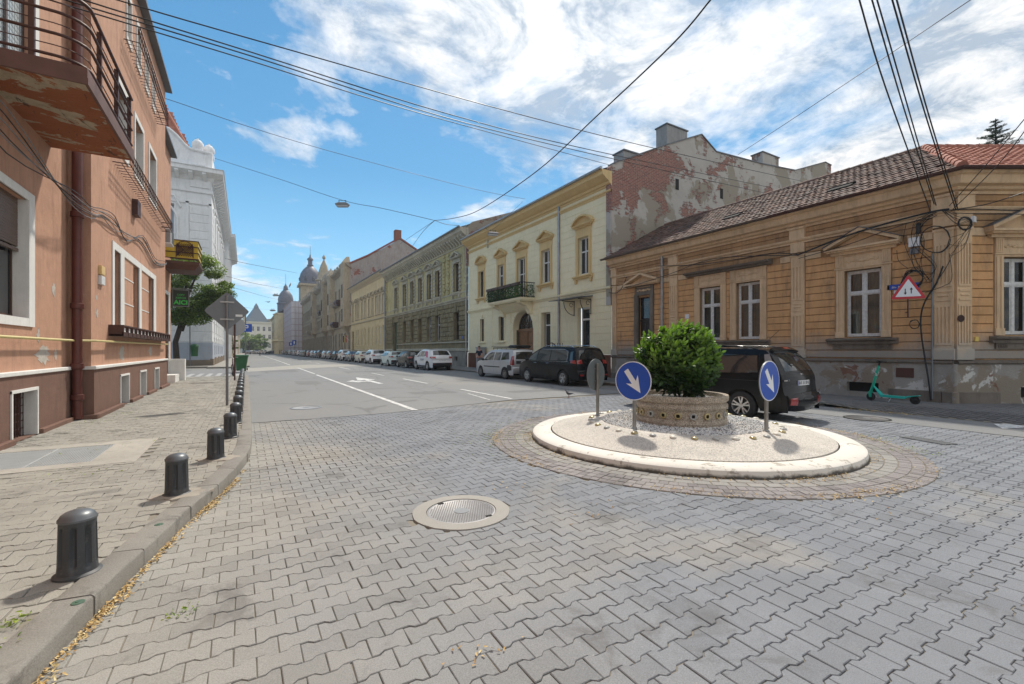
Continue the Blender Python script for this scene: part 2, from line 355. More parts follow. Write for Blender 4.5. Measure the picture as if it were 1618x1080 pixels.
# road paint
m=Mt('road_paint'); n_=m.noise(5,8,.75,.3); c=m.mix(m.ramp(n_,[(.47,0),(.58,1)]),(.68,.68,.66),(.33,.33,.33)); m.col(c).rough(.75); PAINT=m.m
def paint(poly,label,group=None,z=.013):
    o=poly_sheet('road_marking',poly,z,PAINT,kind='structure'); return o
def strip(x0,y0,x1,y1,w): 
    return [(x0-w/2,y0),(x0+w/2,y0),(x1+w/2,y1),(x1-w/2,y1)]
paint(strip(3.82,11.4,3.9,31,.15),0); 
for k,(a,b) in enumerate([(32.4,44),(53,66),(68,90),(92,130),(132,190)]): paint(strip(3.95+k*.1,a,4.0+k*.1,b,.13),0)
for a,b in [(12.5,16.6),(20.3,24.3),(28.1,31.6),(38.5,44),(56,60),(64,68),(73,77),(82,86),(92,98)]: paint(strip(7.4,a,7.45,b,.12),0)
paint(strip(6.65,12.6,6.93,14.8,.06),0)
paint([(5.35,21.3),(5.60,21.3),(5.60,24.2),(5.95,24.2),(5.48,26.9),(5.0,24.2),(5.35,24.2)],0)
paint([(5.35,22.9),(5.35,23.25),(4.85,24.0),(4.85,24.5),(4.35,23.6),(4.85,22.6),(4.85,23.1)],0,z=.0135)
paint([(13.0,2.72),(13.7,3.0),(15.3,2.3),(15.3,2.05)],0)
m=Mt('worn_road_paint'); m.col(m.mix(m.ramp(m.noise(3,8,.75,.3),[(.42,0),(.6,1)]),(.48,.48,.47),(.25,.25,.25))).rough(.8); PAINT=m.m
for k in range(7): paint([(-3.6+k*.5,31.9),(-3.35+k*.5,31.9),(-3.35+k*.5,36.4),(-3.6+k*.5,36.4)],0)
# left sidewalk
lsw=poly_sheet('pavement',[(-3.3,-1),(-1.6,0),(-1.25,1.5),(-1.05,3),(-.6,5.3),(-.2,7),(-.06,8),(-.04,30.6),(-3.6,30.6)],.107,JOINT,kind='structure')
GR=(-3.02,-1.55,7.88,9.15)
def in_left(x,y):
    if x>kerbx(y)-.16 or x<-3.12 or y>30.5: return False
    if x<-2.86+.05 and y>12.95: return False
    if GR[0]-.1<x<GR[1]+.32 and GR[2]-.22<y<GR[3]+.22: return False
    return y>2.0
pave(-3.2,.2,2.0,30.5,in_left,lambda x,y:.12,SWP,lsw,300,1.6,seed=5)
MB().box(-.62,-.06,30.55,30.75,0,.118)
# kerb stones, one by one
m=Mt('kerb_concrete'); c=m.mix(m.noise(2.2,8,.68),(.20,.185,.165),(.34,.32,.285)); c=m.mix(m.math('MULTIPLY',m.ramp(m.noise(4,8,.7,.4,off=(5,5,5)),[(.56,0),(.70,1)]),.6),c,(.085,.08,.072)); c=m.mix(1.0,c,m.ramp(m.noise(110,4,.75),[(.3,.68),(.65,1.0)]),'MULTIPLY'); m.col(c).rough(.93).bump(m.math('ADD',m.noise(70,5,.75),m.math('MULTIPLY',m.noise(9,5),2)),.55,.008); KERB=m.m
kb=put('kerb',None,kind='structure')
def kerbstone(p,q,w0,w1,parent,h=.128,wd=.2,mat=None):
    p=Vector((*p,0)); q=Vector((*q,0)); d=(q-p).normalized(); n=Vector((-d.y,d.x,0)); L=(q-p).length
    mb=MB(); g_=.006; r=.018; rings=[]; N=6
    prof=[(0,-.06),(0,h-r),(-.006,h-r*.35),(-r,h),(-wd+.01,h-.002),(-wd,h-.012),(-wd,-.06)]
    for i in range(N+1):
        t=g_+(L-2*g_)*i/N; ns=random.uniform(-.0035,.0035)
        rings.append([tuple(p+d*t-n*(-a)*1+n*0+Vector((0,0,b+(ns if b>0 else 0)))) if False else tuple(p+d*t+n*(-a)+n*ns*(1 if a==0 else 0)+Vector((0,0,b+(random.uniform(-.0025,.002) if b>.08 else 0)))) for a,b in prof])
    mb.loftrings(rings); return mb.build('kerbstone',mat or KERB,parent,auto=40)
y=1.2; 
while y<30.4:
    L=random.uniform(.62,.98) if y<9 else 1.0
    y2=min(30.6,y+L)
    kerbstone((kerbx(y),y),(kerbx(y2),y2),0,0,kb,wd=.2 if y<9 else .17)
    y=y2
# ---------------------------------------------------------------- shared materials
GLASS=simple('window_glass',(.022,.028,.035),.06,var=.3,scale=1.5,Specular_IOR_Level=.75)
m=Mt('clear_pane'); m.nt.nodes.remove(m.b); gl=m.N('ShaderNodeBsdfGlossy'); gl.inputs['Roughness'].default_value=.03; tr=m.N('ShaderNodeBsdfTransparent'); tr.inputs[0].default_value=(.72,.78,.78,1)
fr=m.N('ShaderNodeFresnel'); fr.inputs[0].default_value=1.42; ms=m.N('ShaderNodeMixShader'); m.L(m.math('ADD',fr.outputs[0],.02),ms.inputs[0]); m.L(tr.outputs[0],ms.inputs[1]); m.L(gl.outputs[0],ms.inputs[2]); m.L(ms.outputs[0],m.nt.nodes['Material Output'].inputs[0]); CLEAR=m.m
DARK=simple('dark_interior',(.012,.011,.010),.9)
CURT=simple('white_lace_curtain',(.48,.47,.44),.9,var=.35,scale=5)
WPAINT=simple('chipped_white_paint',(.76,.75,.72),.6,var=.35,scale=14,bump=.2)
WHITE=simple('white_frame_paint',(.78,.77,.75),.6,var=.12,scale=6)
BROWNW=simple('brown_painted_wood',(.085,.045,.03),.55,var=.4,scale=12)
REDW=simple('red_brown_wood',(.16,.055,.035),.55,var=.3,scale=10)
ZINC=simple('zinc_gutter',(.42,.44,.46),.38,.8,var=.35,scale=4)
RUST=simple('rust_brown_metal',(.085,.035,.027),.55,.1,var=.4,scale=9)
BLACK=simple('black_iron',(.018,.017,.017),.5,.2)
CABLE=simple('black_cable',(.014,.014,.016),.55)
GREYMETAL=simple('galvanised_grey',(.23,.24,.25),.5,.4,var=.2,scale=5)
STEEL=simple('brushed_steel',(.42,.41,.39),.36,.85,var=.2,scale=8)
FLASH=simple('roof_flashing',(.16,.17,.185),.5,.4,var=.3,scale=2)
WHITEP=simple('white_plastic',(.72,.73,.73),.4,var=.06)
def wallgrid(mb,x0,x1,z0,z1,opens,y=0,d=.25):
    xs=sorted({x0,x1,*[max(x0,min(x1,v)) for o in opens for v in o[:2]]}); zs=sorted({z0,z1,*[max(z0,min(z1,v)) for o in opens for v in o[2:4]]})
    for a,b in zip(xs,xs[1:]):
        for c,e in zip(zs,zs[1:]):
            mx,mz=(a+b)/2,(c+e)/2
            if any(o[0]<mx<o[1] and o[2]<mz<o[3] for o in opens): continue
            mb.face([(a,y,c),(b,y,c),(b,y,e),(a,y,e)])
    for o in opens:
        a,b,c,e=o[:4]
        for q in ([(a,y,c),(b,y,c),(b,y+d,c),(a,y+d,c)],[(a,y,e),(a,y+d,e),(b,y+d,e),(b,y,e)],[(a,y,c),(a,y+d,c),(a,y+d,e),(a,y,e)],[(b,y,c),(b,y,e),(b,y+d,e),(b,y+d,c)]): mb.face(q)
    return mb
def window(parent,x0,x1,z0,z1,y,fm,gm=None,cols=2,tr=.62,fw=.055,curtain=None,back=True,name='window',subrow=False):
    gm=gm or GLASS; mb=MB(); t=.05
    mb.box(x0,x0+fw,y,y+t,z0,z1).box(x1-fw,x1,y,y+t,z0,z1).box(x0+fw,x1-fw,y,y+t,z0,z0+fw).box(x0+fw,x1-fw,y,y+t,z1-fw,z1)
    zt=z0+(z1-z0)*tr if tr else None; W=(x1-x0-2*fw)/cols; xs=[x0+fw+W*i for i in range(cols+1)]
    for x in xs[1:-1]: mb.box(x-fw*.6,x+fw*.6,y-.012,y+t-.004,z0+fw,z1-fw)
    if tr: mb.box(x0+fw,x1-fw,y-.02,y+t-.007,zt-fw*.6,zt+fw*.6)
    wo=mb.build(name,fm,parent)
    rows=[(z0+fw,zt-fw*.6),(zt+fw*.6,z1-fw)] if tr else [(z0+fw,z1-fw)]
    for a,b in zip(xs,xs[1:]):
        for c,e in rows:
            l=a+(fw*.6 if a!=xs[0] else 0); r_=b-(fw*.6 if b!=xs[-1] else 0)
            if gm is CLEAR:   # each leaf has its own thin sash
                s=MB(); q=.035; s.box(l,l+q,y+.005,y+.038,c,e).box(r_-q,r_,y+.005,y+.038,c,e).box(l+q,r_-q,y+.005,y+.038,c,c+q).box(l+q,r_-q,y+.005,y+.038,e-q,e); s.build('sash',fm,wo)
            p=MB(); p.box(l,r_,y+.018,y+.022,c,e); p.build('pane',gm,wo)
    if curtain:
        for a,b in zip(xs,xs[1:]):
            cm=MB(); n=28; pts=[(a+.03+(b-a-.06)*i/n,y+.16+.018*math.sin(i*1.9+a*7)+.008*math.sin(i*.7)) for i in range(n+1)]
            for (p0,q0),(p1,q1) in zip(pts,pts[1:]): cm.face([(p0,q0,z0+.03),(p1,q1,z0+.03),(p1,q1,z1-.05),(p0,q0,z1-.05)])
            cm.build('curtain',curtain,wo,smooth=True)
    if gm is CLEAR: MB().box(x0-.02,x1+.02,y+.42,y+.44,z0-.02,z1+.02).build('dark_room',DARK,wo)
    return wo
def tri_ped(mb,x0,x1,z,zt,d,th=.09,ty=-.02):
    """triangular pediment: bed moulding, raking mouldings, sunk field"""
    mb.box(x0,x1,-d,0,z,z+th*.6).box(x0+.04,x1-.04,-d*.8,0,z-th*.5,z)
    c=(x0+x1)/2; zb=z+th*.6
    for s,xa in ((1,x0),(-1,x1)):
        dx=c-xa; dz=zt-zb; L=math.hypot(dx,dz); nx,nz=-dz/L*abs(th)*.9*(1 if dx>0 else -1),abs(dx)/L*th*.9
        mb.prism([(xa,zb),(c,zt-th*.4),(c,zt+th*.7),(xa-s*.02,zb+th*.8)] if s>0 else [(c,zt-th*.4),(xa,zb),(xa-s*.02,zb+th*.8),(c,zt+th*.7)],'y',-d+(.002 if s>0 else 0),0)
    mb.prism([(x0+.1,zb),(x1-.1,zb),(c,zt-th*.5)],'y',ty-.02,0)
def arc_ped(mb,x0,x1,z,zt,d,th=.1,n=12):
    mb.box(x0,x1,-d,0,z,z+th*.6).box(x0+.04,x1-.04,-d*.8,0,z-th*.5,z)
    c=(x0+x1)/2; w=(x1-x0)/2; zb=z+th*.6; h=zt-zb; rr=(w*w+h*h)/(2*h); a0=math.asin(min(1,w/rr)); cz=zt-rr
    P=[(c+rr*math.sin(-a0+2*a0*i/n),cz+rr*math.cos(-a0+2*a0*i/n)) for i in range(n+1)]; Q=[(c+(rr+th)*math.sin(-a0+2*a0*i/n),cz+(rr+th)*math.cos(-a0+2*a0*i/n)) for i in range(n+1)]
    mb.loftrings([[(p[0],-d,p[1]),(q[0],-d,q[1]),(q[0],0,q[1]),(p[0],0,p[1])] for p,q in zip(P,Q)])
    mb.prism([(x0+.05,zb)]+P[1:-1]+[(x1-.05,zb)],'y',-.03,0)
def flutes(mb,x0,x1,z0,z1,y,n,dep=.02):
    """a fluted panel: raised ribs between rounded grooves"""
    w=(x1-x0)/(n*2+1)
    for i in range(n+1): a=x0+w*2*i; mb.box(a,a+w,y-dep,y,z0,z1)
    mb.box(x0,x1,y-dep-.001,y,z1,z1+.06).box(x0,x1,y-dep-.001,y,z0-.06,z0)
def courses(mb,x0,x1,z0,z1,h,opens,y=-.02,g=.012,c=.008,parts=None,mat=None,parent=None,name='stucco_course'):
    """horizontal bands of stucco with recessed joints, split round the openings"""
    n=max(1,round((z1-z0)/h)); h=(z1-z0)/n
    for i in range(n):
        a,b=z0+h*i,z0+h*(i+1); cuts=[]
        for o in opens:
            if o[2]<b-.03 and o[3]>a+.03: cuts.append((o[0],o[1]))
        cuts.sort(); x=x0; segs=[]
        for u,v in cuts:
            if u-x>.05: segs.append((x,u))
            x=max(x,v)
        if x1-x>.05: segs.append((x,x1))
        for u,v in segs:
            if parts is not None:
                q=MB(); q.cbox(u,v,y-random.uniform(0,.004),0,a+g/2,b-g/2,c); q.build(name,mat,parent)
            else: mb.cbox(u,v,y,0,a+g/2,b-g/2,c)
def cornice(mb,x0,x1,z0,z1,d,steps=5,e0=True,e1=True):
    """stepped and curved cornice profile projecting d at the top"""
    prof=[(0,z0)]; H=z1-z0
    for t,w in ((.0,.08),(.10,.10),(.14,.22),(.30,.30),(.34,.42),(.45,.62),(.62,.82),(.66,.90),(.86,.93),(.90,1.0),(1,1.0)): prof.append((-d*w,z0+H*t))
    prof.append((0,z1)); mb.profile(prof,x0,x1)
def downpipe(name,x,z0,z1,y,mat,r=.05,parent=None,label=None,head=0):
    mb=MB(); path=[(x,y,z0)]
    z=z0
    path+= [(x,y,z1-.55),(x,y-.02,z1-.35)]+([(x-head*.5,y-.25,z1-.12),(x-head*.6,y-.42,z1)] if head else [(x,y-.1,z1-.15),(x,y-.3,z1)])
    mb.tube(path,r,10)
    zz=z0+.9
    while zz<z1-.6: mb.lathe([(r+.001,-.03),(r+.012,-.03),(r+.012,.03),(r+.001,.03)],(x,y,zz),10); mb.box(x-.01,x+.01,y,y+.12,zz-.01,zz+.01); zz+=1.7
    return mb.build(name,mat,parent,auto=50)
def building(name,label,X,Y,rot,cat='building'): return thing(name,label,cat,(X,Y,0),rot)

# ================================================================= ochre corner house
OC=plaster('ochre_stucco',(.66,.37,.17),.2,(.19,.135,.09),.55,peel=(.42,.35,.26),pa=.69,psc=1.6,bump=.5,low=(1.95,2.65,(.30,.285,.26),.9))
OCL=plaster('pale_ochre_trim',(.70,.50,.31),.15,(.22,.17,.12),.42,peel=(.45,.42,.36),pa=.68,psc=2.4,bump=.45,low=(1.9,2.5,(.36,.35,.32),.85))
OCD=plaster('dark_frieze_stucco',(.47,.28,.14),.25,(.15,.10,.07),.6,peel=(.42,.36,.28),pa=.70,psc=2,bump=.5)
m=Mt('damp_plinth_render')
c=m.mix(m.noise(1.3,8,.68,.3),(.17,.155,.135),(.47,.44,.40)); c=m.mix(m.ramp(m.noise(1.1,8,.65,.6,off=(4,0,2)),[(.50,0),(.54,1)]),c,(.26,.215,.165)); c=m.mix(m.ramp(m.noise(1.5,8,.65,.6,off=(9,2,1)),[(.56,0),(.585,.95)]),c,(.58,.56,.52)); c=m.mix(m.ramp(m.noise(1.7,7,.65,.6,off=(1,6,3)),[(.59,0),(.62,.9)]),c,(.20,.095,.06))
m.col(c).rough(.95).bump(m.math('ADD',m.noise(28,6,.75),m.math('MULTIPLY',m.noise(1.1,8,.65,.6,off=(4,0,2)),4)),.7,.02); PLI=m.m
SILLM=plaster('weathered_sill',(.20,.17,.14),.3,(.07,.06,.05),.6,bump=.5)
oc=building('corner_house','single-storey ochre stucco corner house with fluted pilasters and old tiled roof',16.8,17.85,R(-90))
YC=17.85; LX=13.42   # local length of the long front
def corner_shape(parent):
    """second frame: the cut corner front, facing the junction"""
f1=oc
# the cut corner and return front share one house: their parts are placed through matrices
CORN=Matrix.Translation((LX,0,0))@Matrix.Rotation(R(90-YAW),4,'Z')
W1=(5.35,6.35,2.0,4.24); W2=(7.02,8.0,2.0,4.24); W3=(10.78,11.78,2.0,4.15); D1=(1.85,2.63,.35,4.18)
CW=(1.31,2.18,2.0,4.15)
def front(M,x1,doors,wins,pils,caps):
    def mb_(): q=MB(); q.M=M; return q
    P={}
    allop=doors+wins
    w=mb_(); wallgrid(w,0,x1,1.3,6.3,[o for o in wins]+[(d[0],d[1],1.3,d[3]) for d in doors],0.02,.3)
    w.build('wall',OCD,oc)
    p=mb_(); vents=[(a,b,.27,.57) for a,b in caps]
    wallgrid(p,0,x1,0,1.2,vents+[(d[0],d[1],d[2],1.2) for d in doors],-.07,.35)
    p.build('plinth',PLI,oc)
    l=mb_(); xs=[0]+[v for d in doors for v in (d[0]-.18,d[1]+.18)]+[x1]
    for a,b in zip(xs[::2],xs[1::2]):
        l.profile([(.05,1.2),(-.10,1.2),(-.13,1.23),(-.13,1.27),(-.03,1.31),(.05,1.31)],a,b)
        st=mb_(); st.cbox(a,b,-.12,-.06,.1,.50,.02); 
        cuts=[]; 
    l.build('plinth_ledge',SILLM,oc)
    # foot course of big stones
    x=0; 
    while x<x1-.05:
        b=min(x1,x+random.uniform(.8,1.5))
        if not any(c_[0]-.05<b and c_[1]+.05>x for c_ in caps+[(d[0]-.2,d[1]+.2) for d in doors]):
            q=mb_(); q.cbox(x+.006,b-.006,-.115-random.uniform(0,.012),-.07,.08,.42+random.uniform(-.02,.02),.015); q.build('foot_stone',SILLM,oc)
        x=b
    for a,b in caps: q=mb_(); q.box(a,b,.12,.16,.25,.6); q.build('cellar_opening',DARK,oc); 
    return mb_
def surround_rect(mb,o,w=.24,top=.5,y=-.05,bot=1.98):
    x0,x1,z0,z1=o
    for a,b in ((x0-w,x0),(x1,x1+w)):
        mb.box(a,b,y,.06,bot,z1+.06)
        mb.box(a+.03,a+.09,y-.02,y,bot+.2,z1).box(b-.09,b-.03,y-.02,y,bot+.2,z1)
        mb.cbox(a-.01,b+.01,y-.03,y,bot,bot+.2,.01)
    mb.box(x0,x1,y,.06,z1,z1+.06); mb.box(x0-w-.03,x1+w+.03,y-.035,.0,z1+.06,z1+.10)
    # frieze panel with consoles at both ends
    mb.box(x0-w,x1+w,y+.015,.02,z1+.10,z1+top)
    for a in (x0-w,x1+w-.22): 
        mb.box(a,a+.22,y-.02,.015+y,z1+.12,z1+top)
        for k in range(4): mb.box(a+.02+k*.05,a+.045+k*.05,y-.032,y-.02,z1+.15,z1+top-.04)
def relief(mb,x0,x1,z0,z1,y):
    c=(x0+x1)/2; cz=(z0+z1)/2-.02
    n=int((x1-x0)/.055)
    for i in range(n): a=x0+(x1-x0)*i/n; mb.box(a+.012,a+.04,y-.02,y,z1-.045,z1-.01)
    mb.ellip((c,y,cz-.01),(.13,.03,.06),10,6)
    for s in (-1,1):
        for k in range(3):
            a0=k*.105+.16; r=.045-.006*k
            path=[(c+s*(a0+r*math.cos(t)*(1-.08*t)),y-.012,cz+(.01 if k%2 else -.015)+r*math.sin(t)*(1-.08*t)) for t in [i*.6 for i in range(11)]]
            mb.tube(path,.020,5)
        mb.tube([(c+s*.12,y-.01,cz-.05),(c+s*.25,y-.012,cz+.03),(c+s*.36,y-.01,cz-.05),(c+s*.44,y-.01,cz)],.018,5)
def pilaster(mb,x0,x1,n):
    mb.cbox(x0-.04,x1+.04,-.12,0,1.31,1.62,.015)
    mb.box(x0,x1,-.075,0,1.62,4.9)
    for a,b in ((1.78,2.78),(3.40,4.50)): flutes(mb,x0+.03,x1-.03,a,b,-.075,n,.022)
    mb.box(x0+.05,x1-.05,-.097,-.075,2.95,3.0).box(x0+.05,x1-.05,-.097,-.075,3.2,3.25); mb.tube([(x0+.1,-.075,3.1),(x1-.1,-.075,3.1)],.03,6)
    mb.box(x0-.02,x1+.02,-.10,0,4.9,4.97).box(x0-.01,x1+.01,-.09,0,5.02,5.33)
    mb.box(x0-.03,x1+.03,-.13,0,5.5,5.83).box(x0-.05,x1+.05,-.17,0,5.83,5.9)
CAPS1=[(10.87,11.72)]
q=MB(); q.lathe([(.076,0),(.076,1.2)],(LX,0,0),14); q.lathe([(.12,.08),(.12,.42),(.07,.44)],(LX,0,0),14); q.build('plinth_corner',PLI,oc,auto=50)
mk=front(Matrix.Identity(4),LX,[D1],[W1,W2,W3],[],CAPS1)
mc=front(CORN,3.5,[],[CW],[],[(1.75,2.6)])
PIL=[(-.1,.34,3),(3.79,4.23,3),(9.14,9.58,3),(13.0,13.42,4)]
q=mk()
for a,b,n in PIL: q=mk(); pilaster(q,a+(.14 if a<0 else 0),b,n); q.build('pilaster',OCL,oc)
for a,b in ((0.0,.41),(3.08,3.5)): q=mc(); pilaster(q,a,b,4); q.build('pilaster',OCL,oc)
def sur_op(o,w=.26): return (o[0]-w,o[1]+w,1.3,o[3]+.62)
ops=[(D1[0]-.24,D1[1]+.24,0,4.7),(W1[0]-.26,W2[1]+.26,1.75,2.0),sur_op(W1),sur_op(W2),sur_op(W3)]+[(a-.02,b+.02,0,9) for a,b,n in PIL]
for o in ops[2:5]: pass
courses(None,0,LX,1.34,4.72,.245,[(a,b,(1.98 if i>=2 and i<5 else c),d) for i,(a,b,c,d) in enumerate(ops)],y=-.028,parts=1,mat=OC,parent=oc,g=.020,c=.010)
def courses_M(M,x0,x1,z0,z1,h,opens,mat):
    n=max(1,round((z1-z0)/h)); h=(z1-z0)/n
    for i in range(n):
        a,b=z0+h*i,z0+h*(i+1); cuts=sorted((o[0],o[1]) for o in opens if o[2]<b-.03 and o[3]>a+.03); x=x0
        for u,v in cuts+[(x1,x1)]:
            if u-x>.05: q=MB(); q.M=M; q.cbox(x,u,-.028-random.uniform(0,.004),0.02,a+.010,b-.010,.010); q.build('stucco_course',mat,oc)
            x=max(x,v)
courses_M(CORN,0,3.5,1.34,4.72,.245,[(0,.43,0,9),(3.06,3.5,0,9),(CW[0]-.26,CW[1]+.26,1.98,4.8)],OC)
courses_M(Matrix.Identity(4),0,LX,4.97,5.33,.18,[(a-.02,b+.02,0,9) for a,b,n in PIL],OCD)
courses_M(CORN,0,3.5,4.97,5.33,.18,[(0,.43,0,9),(3.06,3.5,0,9)],OCD)
courses_M(Matrix.Identity(4),0,LX,5.5,5.86,.18,[(a-.02,b+.02,0,9) for a,b,n in PIL],OCD)
courses_M(CORN,0,3.5,5.5,5.86,.18,[(0,.43,0,9),(3.06,3.5,0,9)],OCD)
# pale band, architrave, main cornice run round the corner as continuous mouldings
def run(prof,name,mat,x0=0,back=0):
    """profile (out,z) swept along the long front, the cut corner and the return"""
    t=math.tan(R((90-YAW)/2)); ex=Vector((math.cos(R(90-YAW)),math.sin(R(90-YAW)),0)); ny=Vector((math.sin(R(90-YAW)),-math.cos(R(90-YAW)),0))
    mb=MB(); rings=[[],[],[],[]]
    C=Vector((LX,0,0)); D_=C+ex*3.5
    for o,z in prof:
        rings[0].append((x0,-o,z)); rings[1].append((LX+o*t*1.0,-o,z))
        p=D_+ny*o+ex*(o*math.tan(R(15.3))); rings[2].append((p.x,p.y,z))
        # return front runs straight back from the street
        p2=D_+Vector((o,0,0)); rings[2][-1]=(p2.x if o==0 else p2.x,(D_+ny*o).y*0+(D_.y+(o*(ny.x and 1)-0)*0 - o*math.tan(R(YAW/2+0)) ),z)
        rings[3].append((D_.x+o,D_.y+6,z))
    mb.loftrings(rings); return mb.build(name,mat,oc,auto=30)
bandcuts=[(0.36,1.3),(3.2,3.77),(4.25,4.75),(8.75,9.12),(9.6,10.1),(12.4,12.98)]
for a,b in bandcuts: q=mk(); q.cbox(a,b,-.045,0,4.73,4.95,.01); q.build('pale_band',OCL,oc)
for a,b in ((.43,.82),(2.66,3.06)): q=mc(); q.cbox(a,b,-.045,0,4.73,4.95,.01); q.build('pale_band',OCL,oc)
run([(0,5.34),(.07,5.34),(.07,5.40),(.12,5.42),(.15,5.47),(.15,5.5),(0,5.52)],'architrave_moulding',OCL)
run([(0,5.86),(.08,5.86),(.10,5.93),(.20,5.96),(.22,6.03),(.36,6.06),(.40,6.12),(.42,6.26),(.50,6.30),(.52,6.36),(0,6.38)],'cornice',OCL)
# windows with surrounds
def near_window(mkf,o,ped,sill=None,hood=None):
    par=oc; x0,x1,z0,z1=o
    M=mkf().M
    w=window(par,x0+.02,x1-.02,z0+.02,z1-.02,.14,WPAINT,CLEAR,2,.66,.06,CURT)
    if M!=Matrix.Identity(4):
        w.matrix_local=M
    s=mkf(); surround_rect(s,o,.24,.52); so_=s.build('window_surround',OCL,par)
    rl=mkf(); relief(rl,x0-.02,x1+.02,z1+.14,z1+.5,-.035); rl.build('carved_frieze',OCL,so_,auto=50)
    if ped:
        a,b=ped; p=mkf(); tri_ped(p,a,b,z1+.66,z1+1.22,.30,.10); p.box(a+.12,b-.12,-.12,0,z1+.52,z1+.62); p.build('pediment',OCL,par)
        for s_ in (0,1):
            f_=mkf(); c_=(a+b)/2; zb=z1+.66+.14; zt=z1+1.22+.075
            if s_==0: f_.prism([(a-.05,zb-.0),(c_,zt),(c_,zt+.015),(a-.05,zb+.015)],'y',-.34,0)
            else: f_.prism([(c_,zt),(b+.05,zb),(b+.05,zb+.015),(c_,zt+.015)],'y',-.34,0)
            f_.build('pediment_flashing',FLASH,par)
    if sill:
        a,b=sill; p=mkf(); p.profile([(0,1.78),(-.14,1.78),(-.14,1.86),(-.22,1.89),(-.24,1.93),(-.05,1.965),(0,1.965)],a,b); p.box(a+.15,b-.15,-.08,0,1.62,1.78)
        for c_ in (a+.2,b-.45):
            for k in range(6): p.box(c_+k*.045,c_+k*.045+.022,-.10,-.08,1.66,1.74)
        p.build('window_sill',SILLM,par)
near_window(mk,W1,None); near_window(mk,W2,None,sill=(4.72,8.4))
near_window(mk,W3,(10.3,12.28),(10.32,12.2)); near_window(mc,CW,(.78,2.72),(.92,2.58))
q=mk(); q.profile([(0,4.78),(-.12,4.78),(-.14,4.84),(-.30,4.87),(-.34,4.93),(0,4.98)],4.72,8.45); q.build('window_hood',SILLM,oc)
# door in its frame
q=mk(); d0,d1,dz0,dz1=D1
for a,b in ((d0-.22,d0),(d1,d1+.22)): q.box(a,b,-.09,.1,.1,dz1+.1).box(a+.04,b-.04,-.11,-.09,.5,dz1)
q.box(d0-.22,d1+.22,-.092,.1,dz1+.1,dz1+.16).box(d0-.2,d1+.2,-.06,0,dz1+.16,dz1+.56); s_=q.build('door_surround',SILLM,oc)
q=mk(); relief(q,d0-.02,d1+.02,dz1+.2,dz1+.52,-.06); q.build('carved_frieze',OCL,s_)
q=mk(); tri_ped(q,1.1,3.28,dz1+.62,dz1+1.12,.3,.1); q.build('pediment',OCL,oc)
q=mk(); q.box(d0,d1,.16,.2,.3,dz1); c_=(d0+d1)/2
for a,b in ((d0+.03,c_-.01),(c_+.01,d1-.03)):
    for z,e in ((.5,1.2),(1.3,2.1),(2.2,2.9)): q.cbox(a+.05,b-.03,.135,.16,z,e,.02)
q.box(d0,d1,.12,.16,3.0,3.1); dr=q.build('door',simple('dark_old_wood',(.03,.02,.016),.5,var=.4),oc)
q=mk(); q.box(d0+.05,d1-.05,.15,.158,3.15,dz1-.06); q.build('fanlight',GLASS,dr); q=mk(); q.tube([(c_+.06,.1,1.95),(c_+.06,.1,2.1)],.012,6); q.build('handle',STEEL,dr)
q=mk(); q.box(d0-.1,d1+.1,-.3,.16,.0,.3); q.build('door_step',PLI,oc)
# roof: old brown tiles on the long side, new red tiles over the corner
RA=(20.6-16.8); EZ=6.42; RZ=8.72; EY=-.52
slope=math.hypot(RA-EY,RZ-EZ)
def tile_arrays(P0,e,s,nrm,ne,ns,te,ts,rg,ok,jit):
    out=[]
    for j in range(ns):
        for i in range(-2,ne+2):
            u=(i+(.5 if j%2 else 0))*te; v=j*ts
            if not ok(u,v): continue
            out.append((u,v,rg.gauss(0,.004*jit),rg.gauss(0,.02*jit),rg.random()))
    return out
def tile_base(w,h,th=.018,curve=.012):
    v=[];n=3
    for k,(yy,zz) in enumerate(((0,th+.012),(h*1.25,-.004))):
        for i in range(n+1): x=-w/2+w*i/n; v.append((x,yy,zz+curve*math.sin(math.pi*i/n)))
    for i in range(n+1): x=-w/2+w*i/n; v.append((x,0,.012-th*.5+curve*math.sin(math.pi*i/n)))
    f=[(i,i+1,n+2+i,n+1+i) for i in range(n)]+[(2*n+2+i,2*n+3+i,i+1,i) for i in range(n)]
    return v,f
def roof_tiles(name,P0,e,s,T,te,ts,mat_attr,mat_obj,parent,nind,base):
    n=e.cross(s).normalized(); M=Matrix((e,s,n)).transposed()
    bv=[Vector(b) for b in base[0]]
    rest=[]
    for k,t in enumerate(T):
        rot=Matrix.Rotation(t[3]*.6,3,'Z')@Matrix.Rotation(t[3],3,'Y'); p=P0+e*t[0]+s*t[1]+n*t[2]
        if k<nind:
            o=put(name,nind_mesh(name,base,mat_obj),parent); o.matrix_local=Matrix.Translation(p)@(M@rot).to_4x4()
        else: rest.append((p,M@rot,t[4]))
    if rest:
        V=[];F=[];A=[]
        for p,m3,r in rest:
            b=len(V); V+=[tuple(p+m3@q) for q in bv]; F+=[tuple(b+i for i in f) for f in base[1]]; A+=[r]*len(bv)
        me=bpy.data.meshes.new('roof_tiles'); me.from_pydata(V,[],F); at=me.attributes.new('rnd','FLOAT','POINT'); at.data.foreach_set('value',A); me.materials.append(mat_attr)
        put('roof_tiles',me,parent,kind='stuff')
_nm={}
def nind_mesh(name,base,mat):
    k=(name,mat.name)
    if k not in _nm: me=bpy.data.meshes.new(name); me.from_pydata(base[0],[],base[1]); me.materials.append(mat); _nm[k]=me
    return _nm[k]
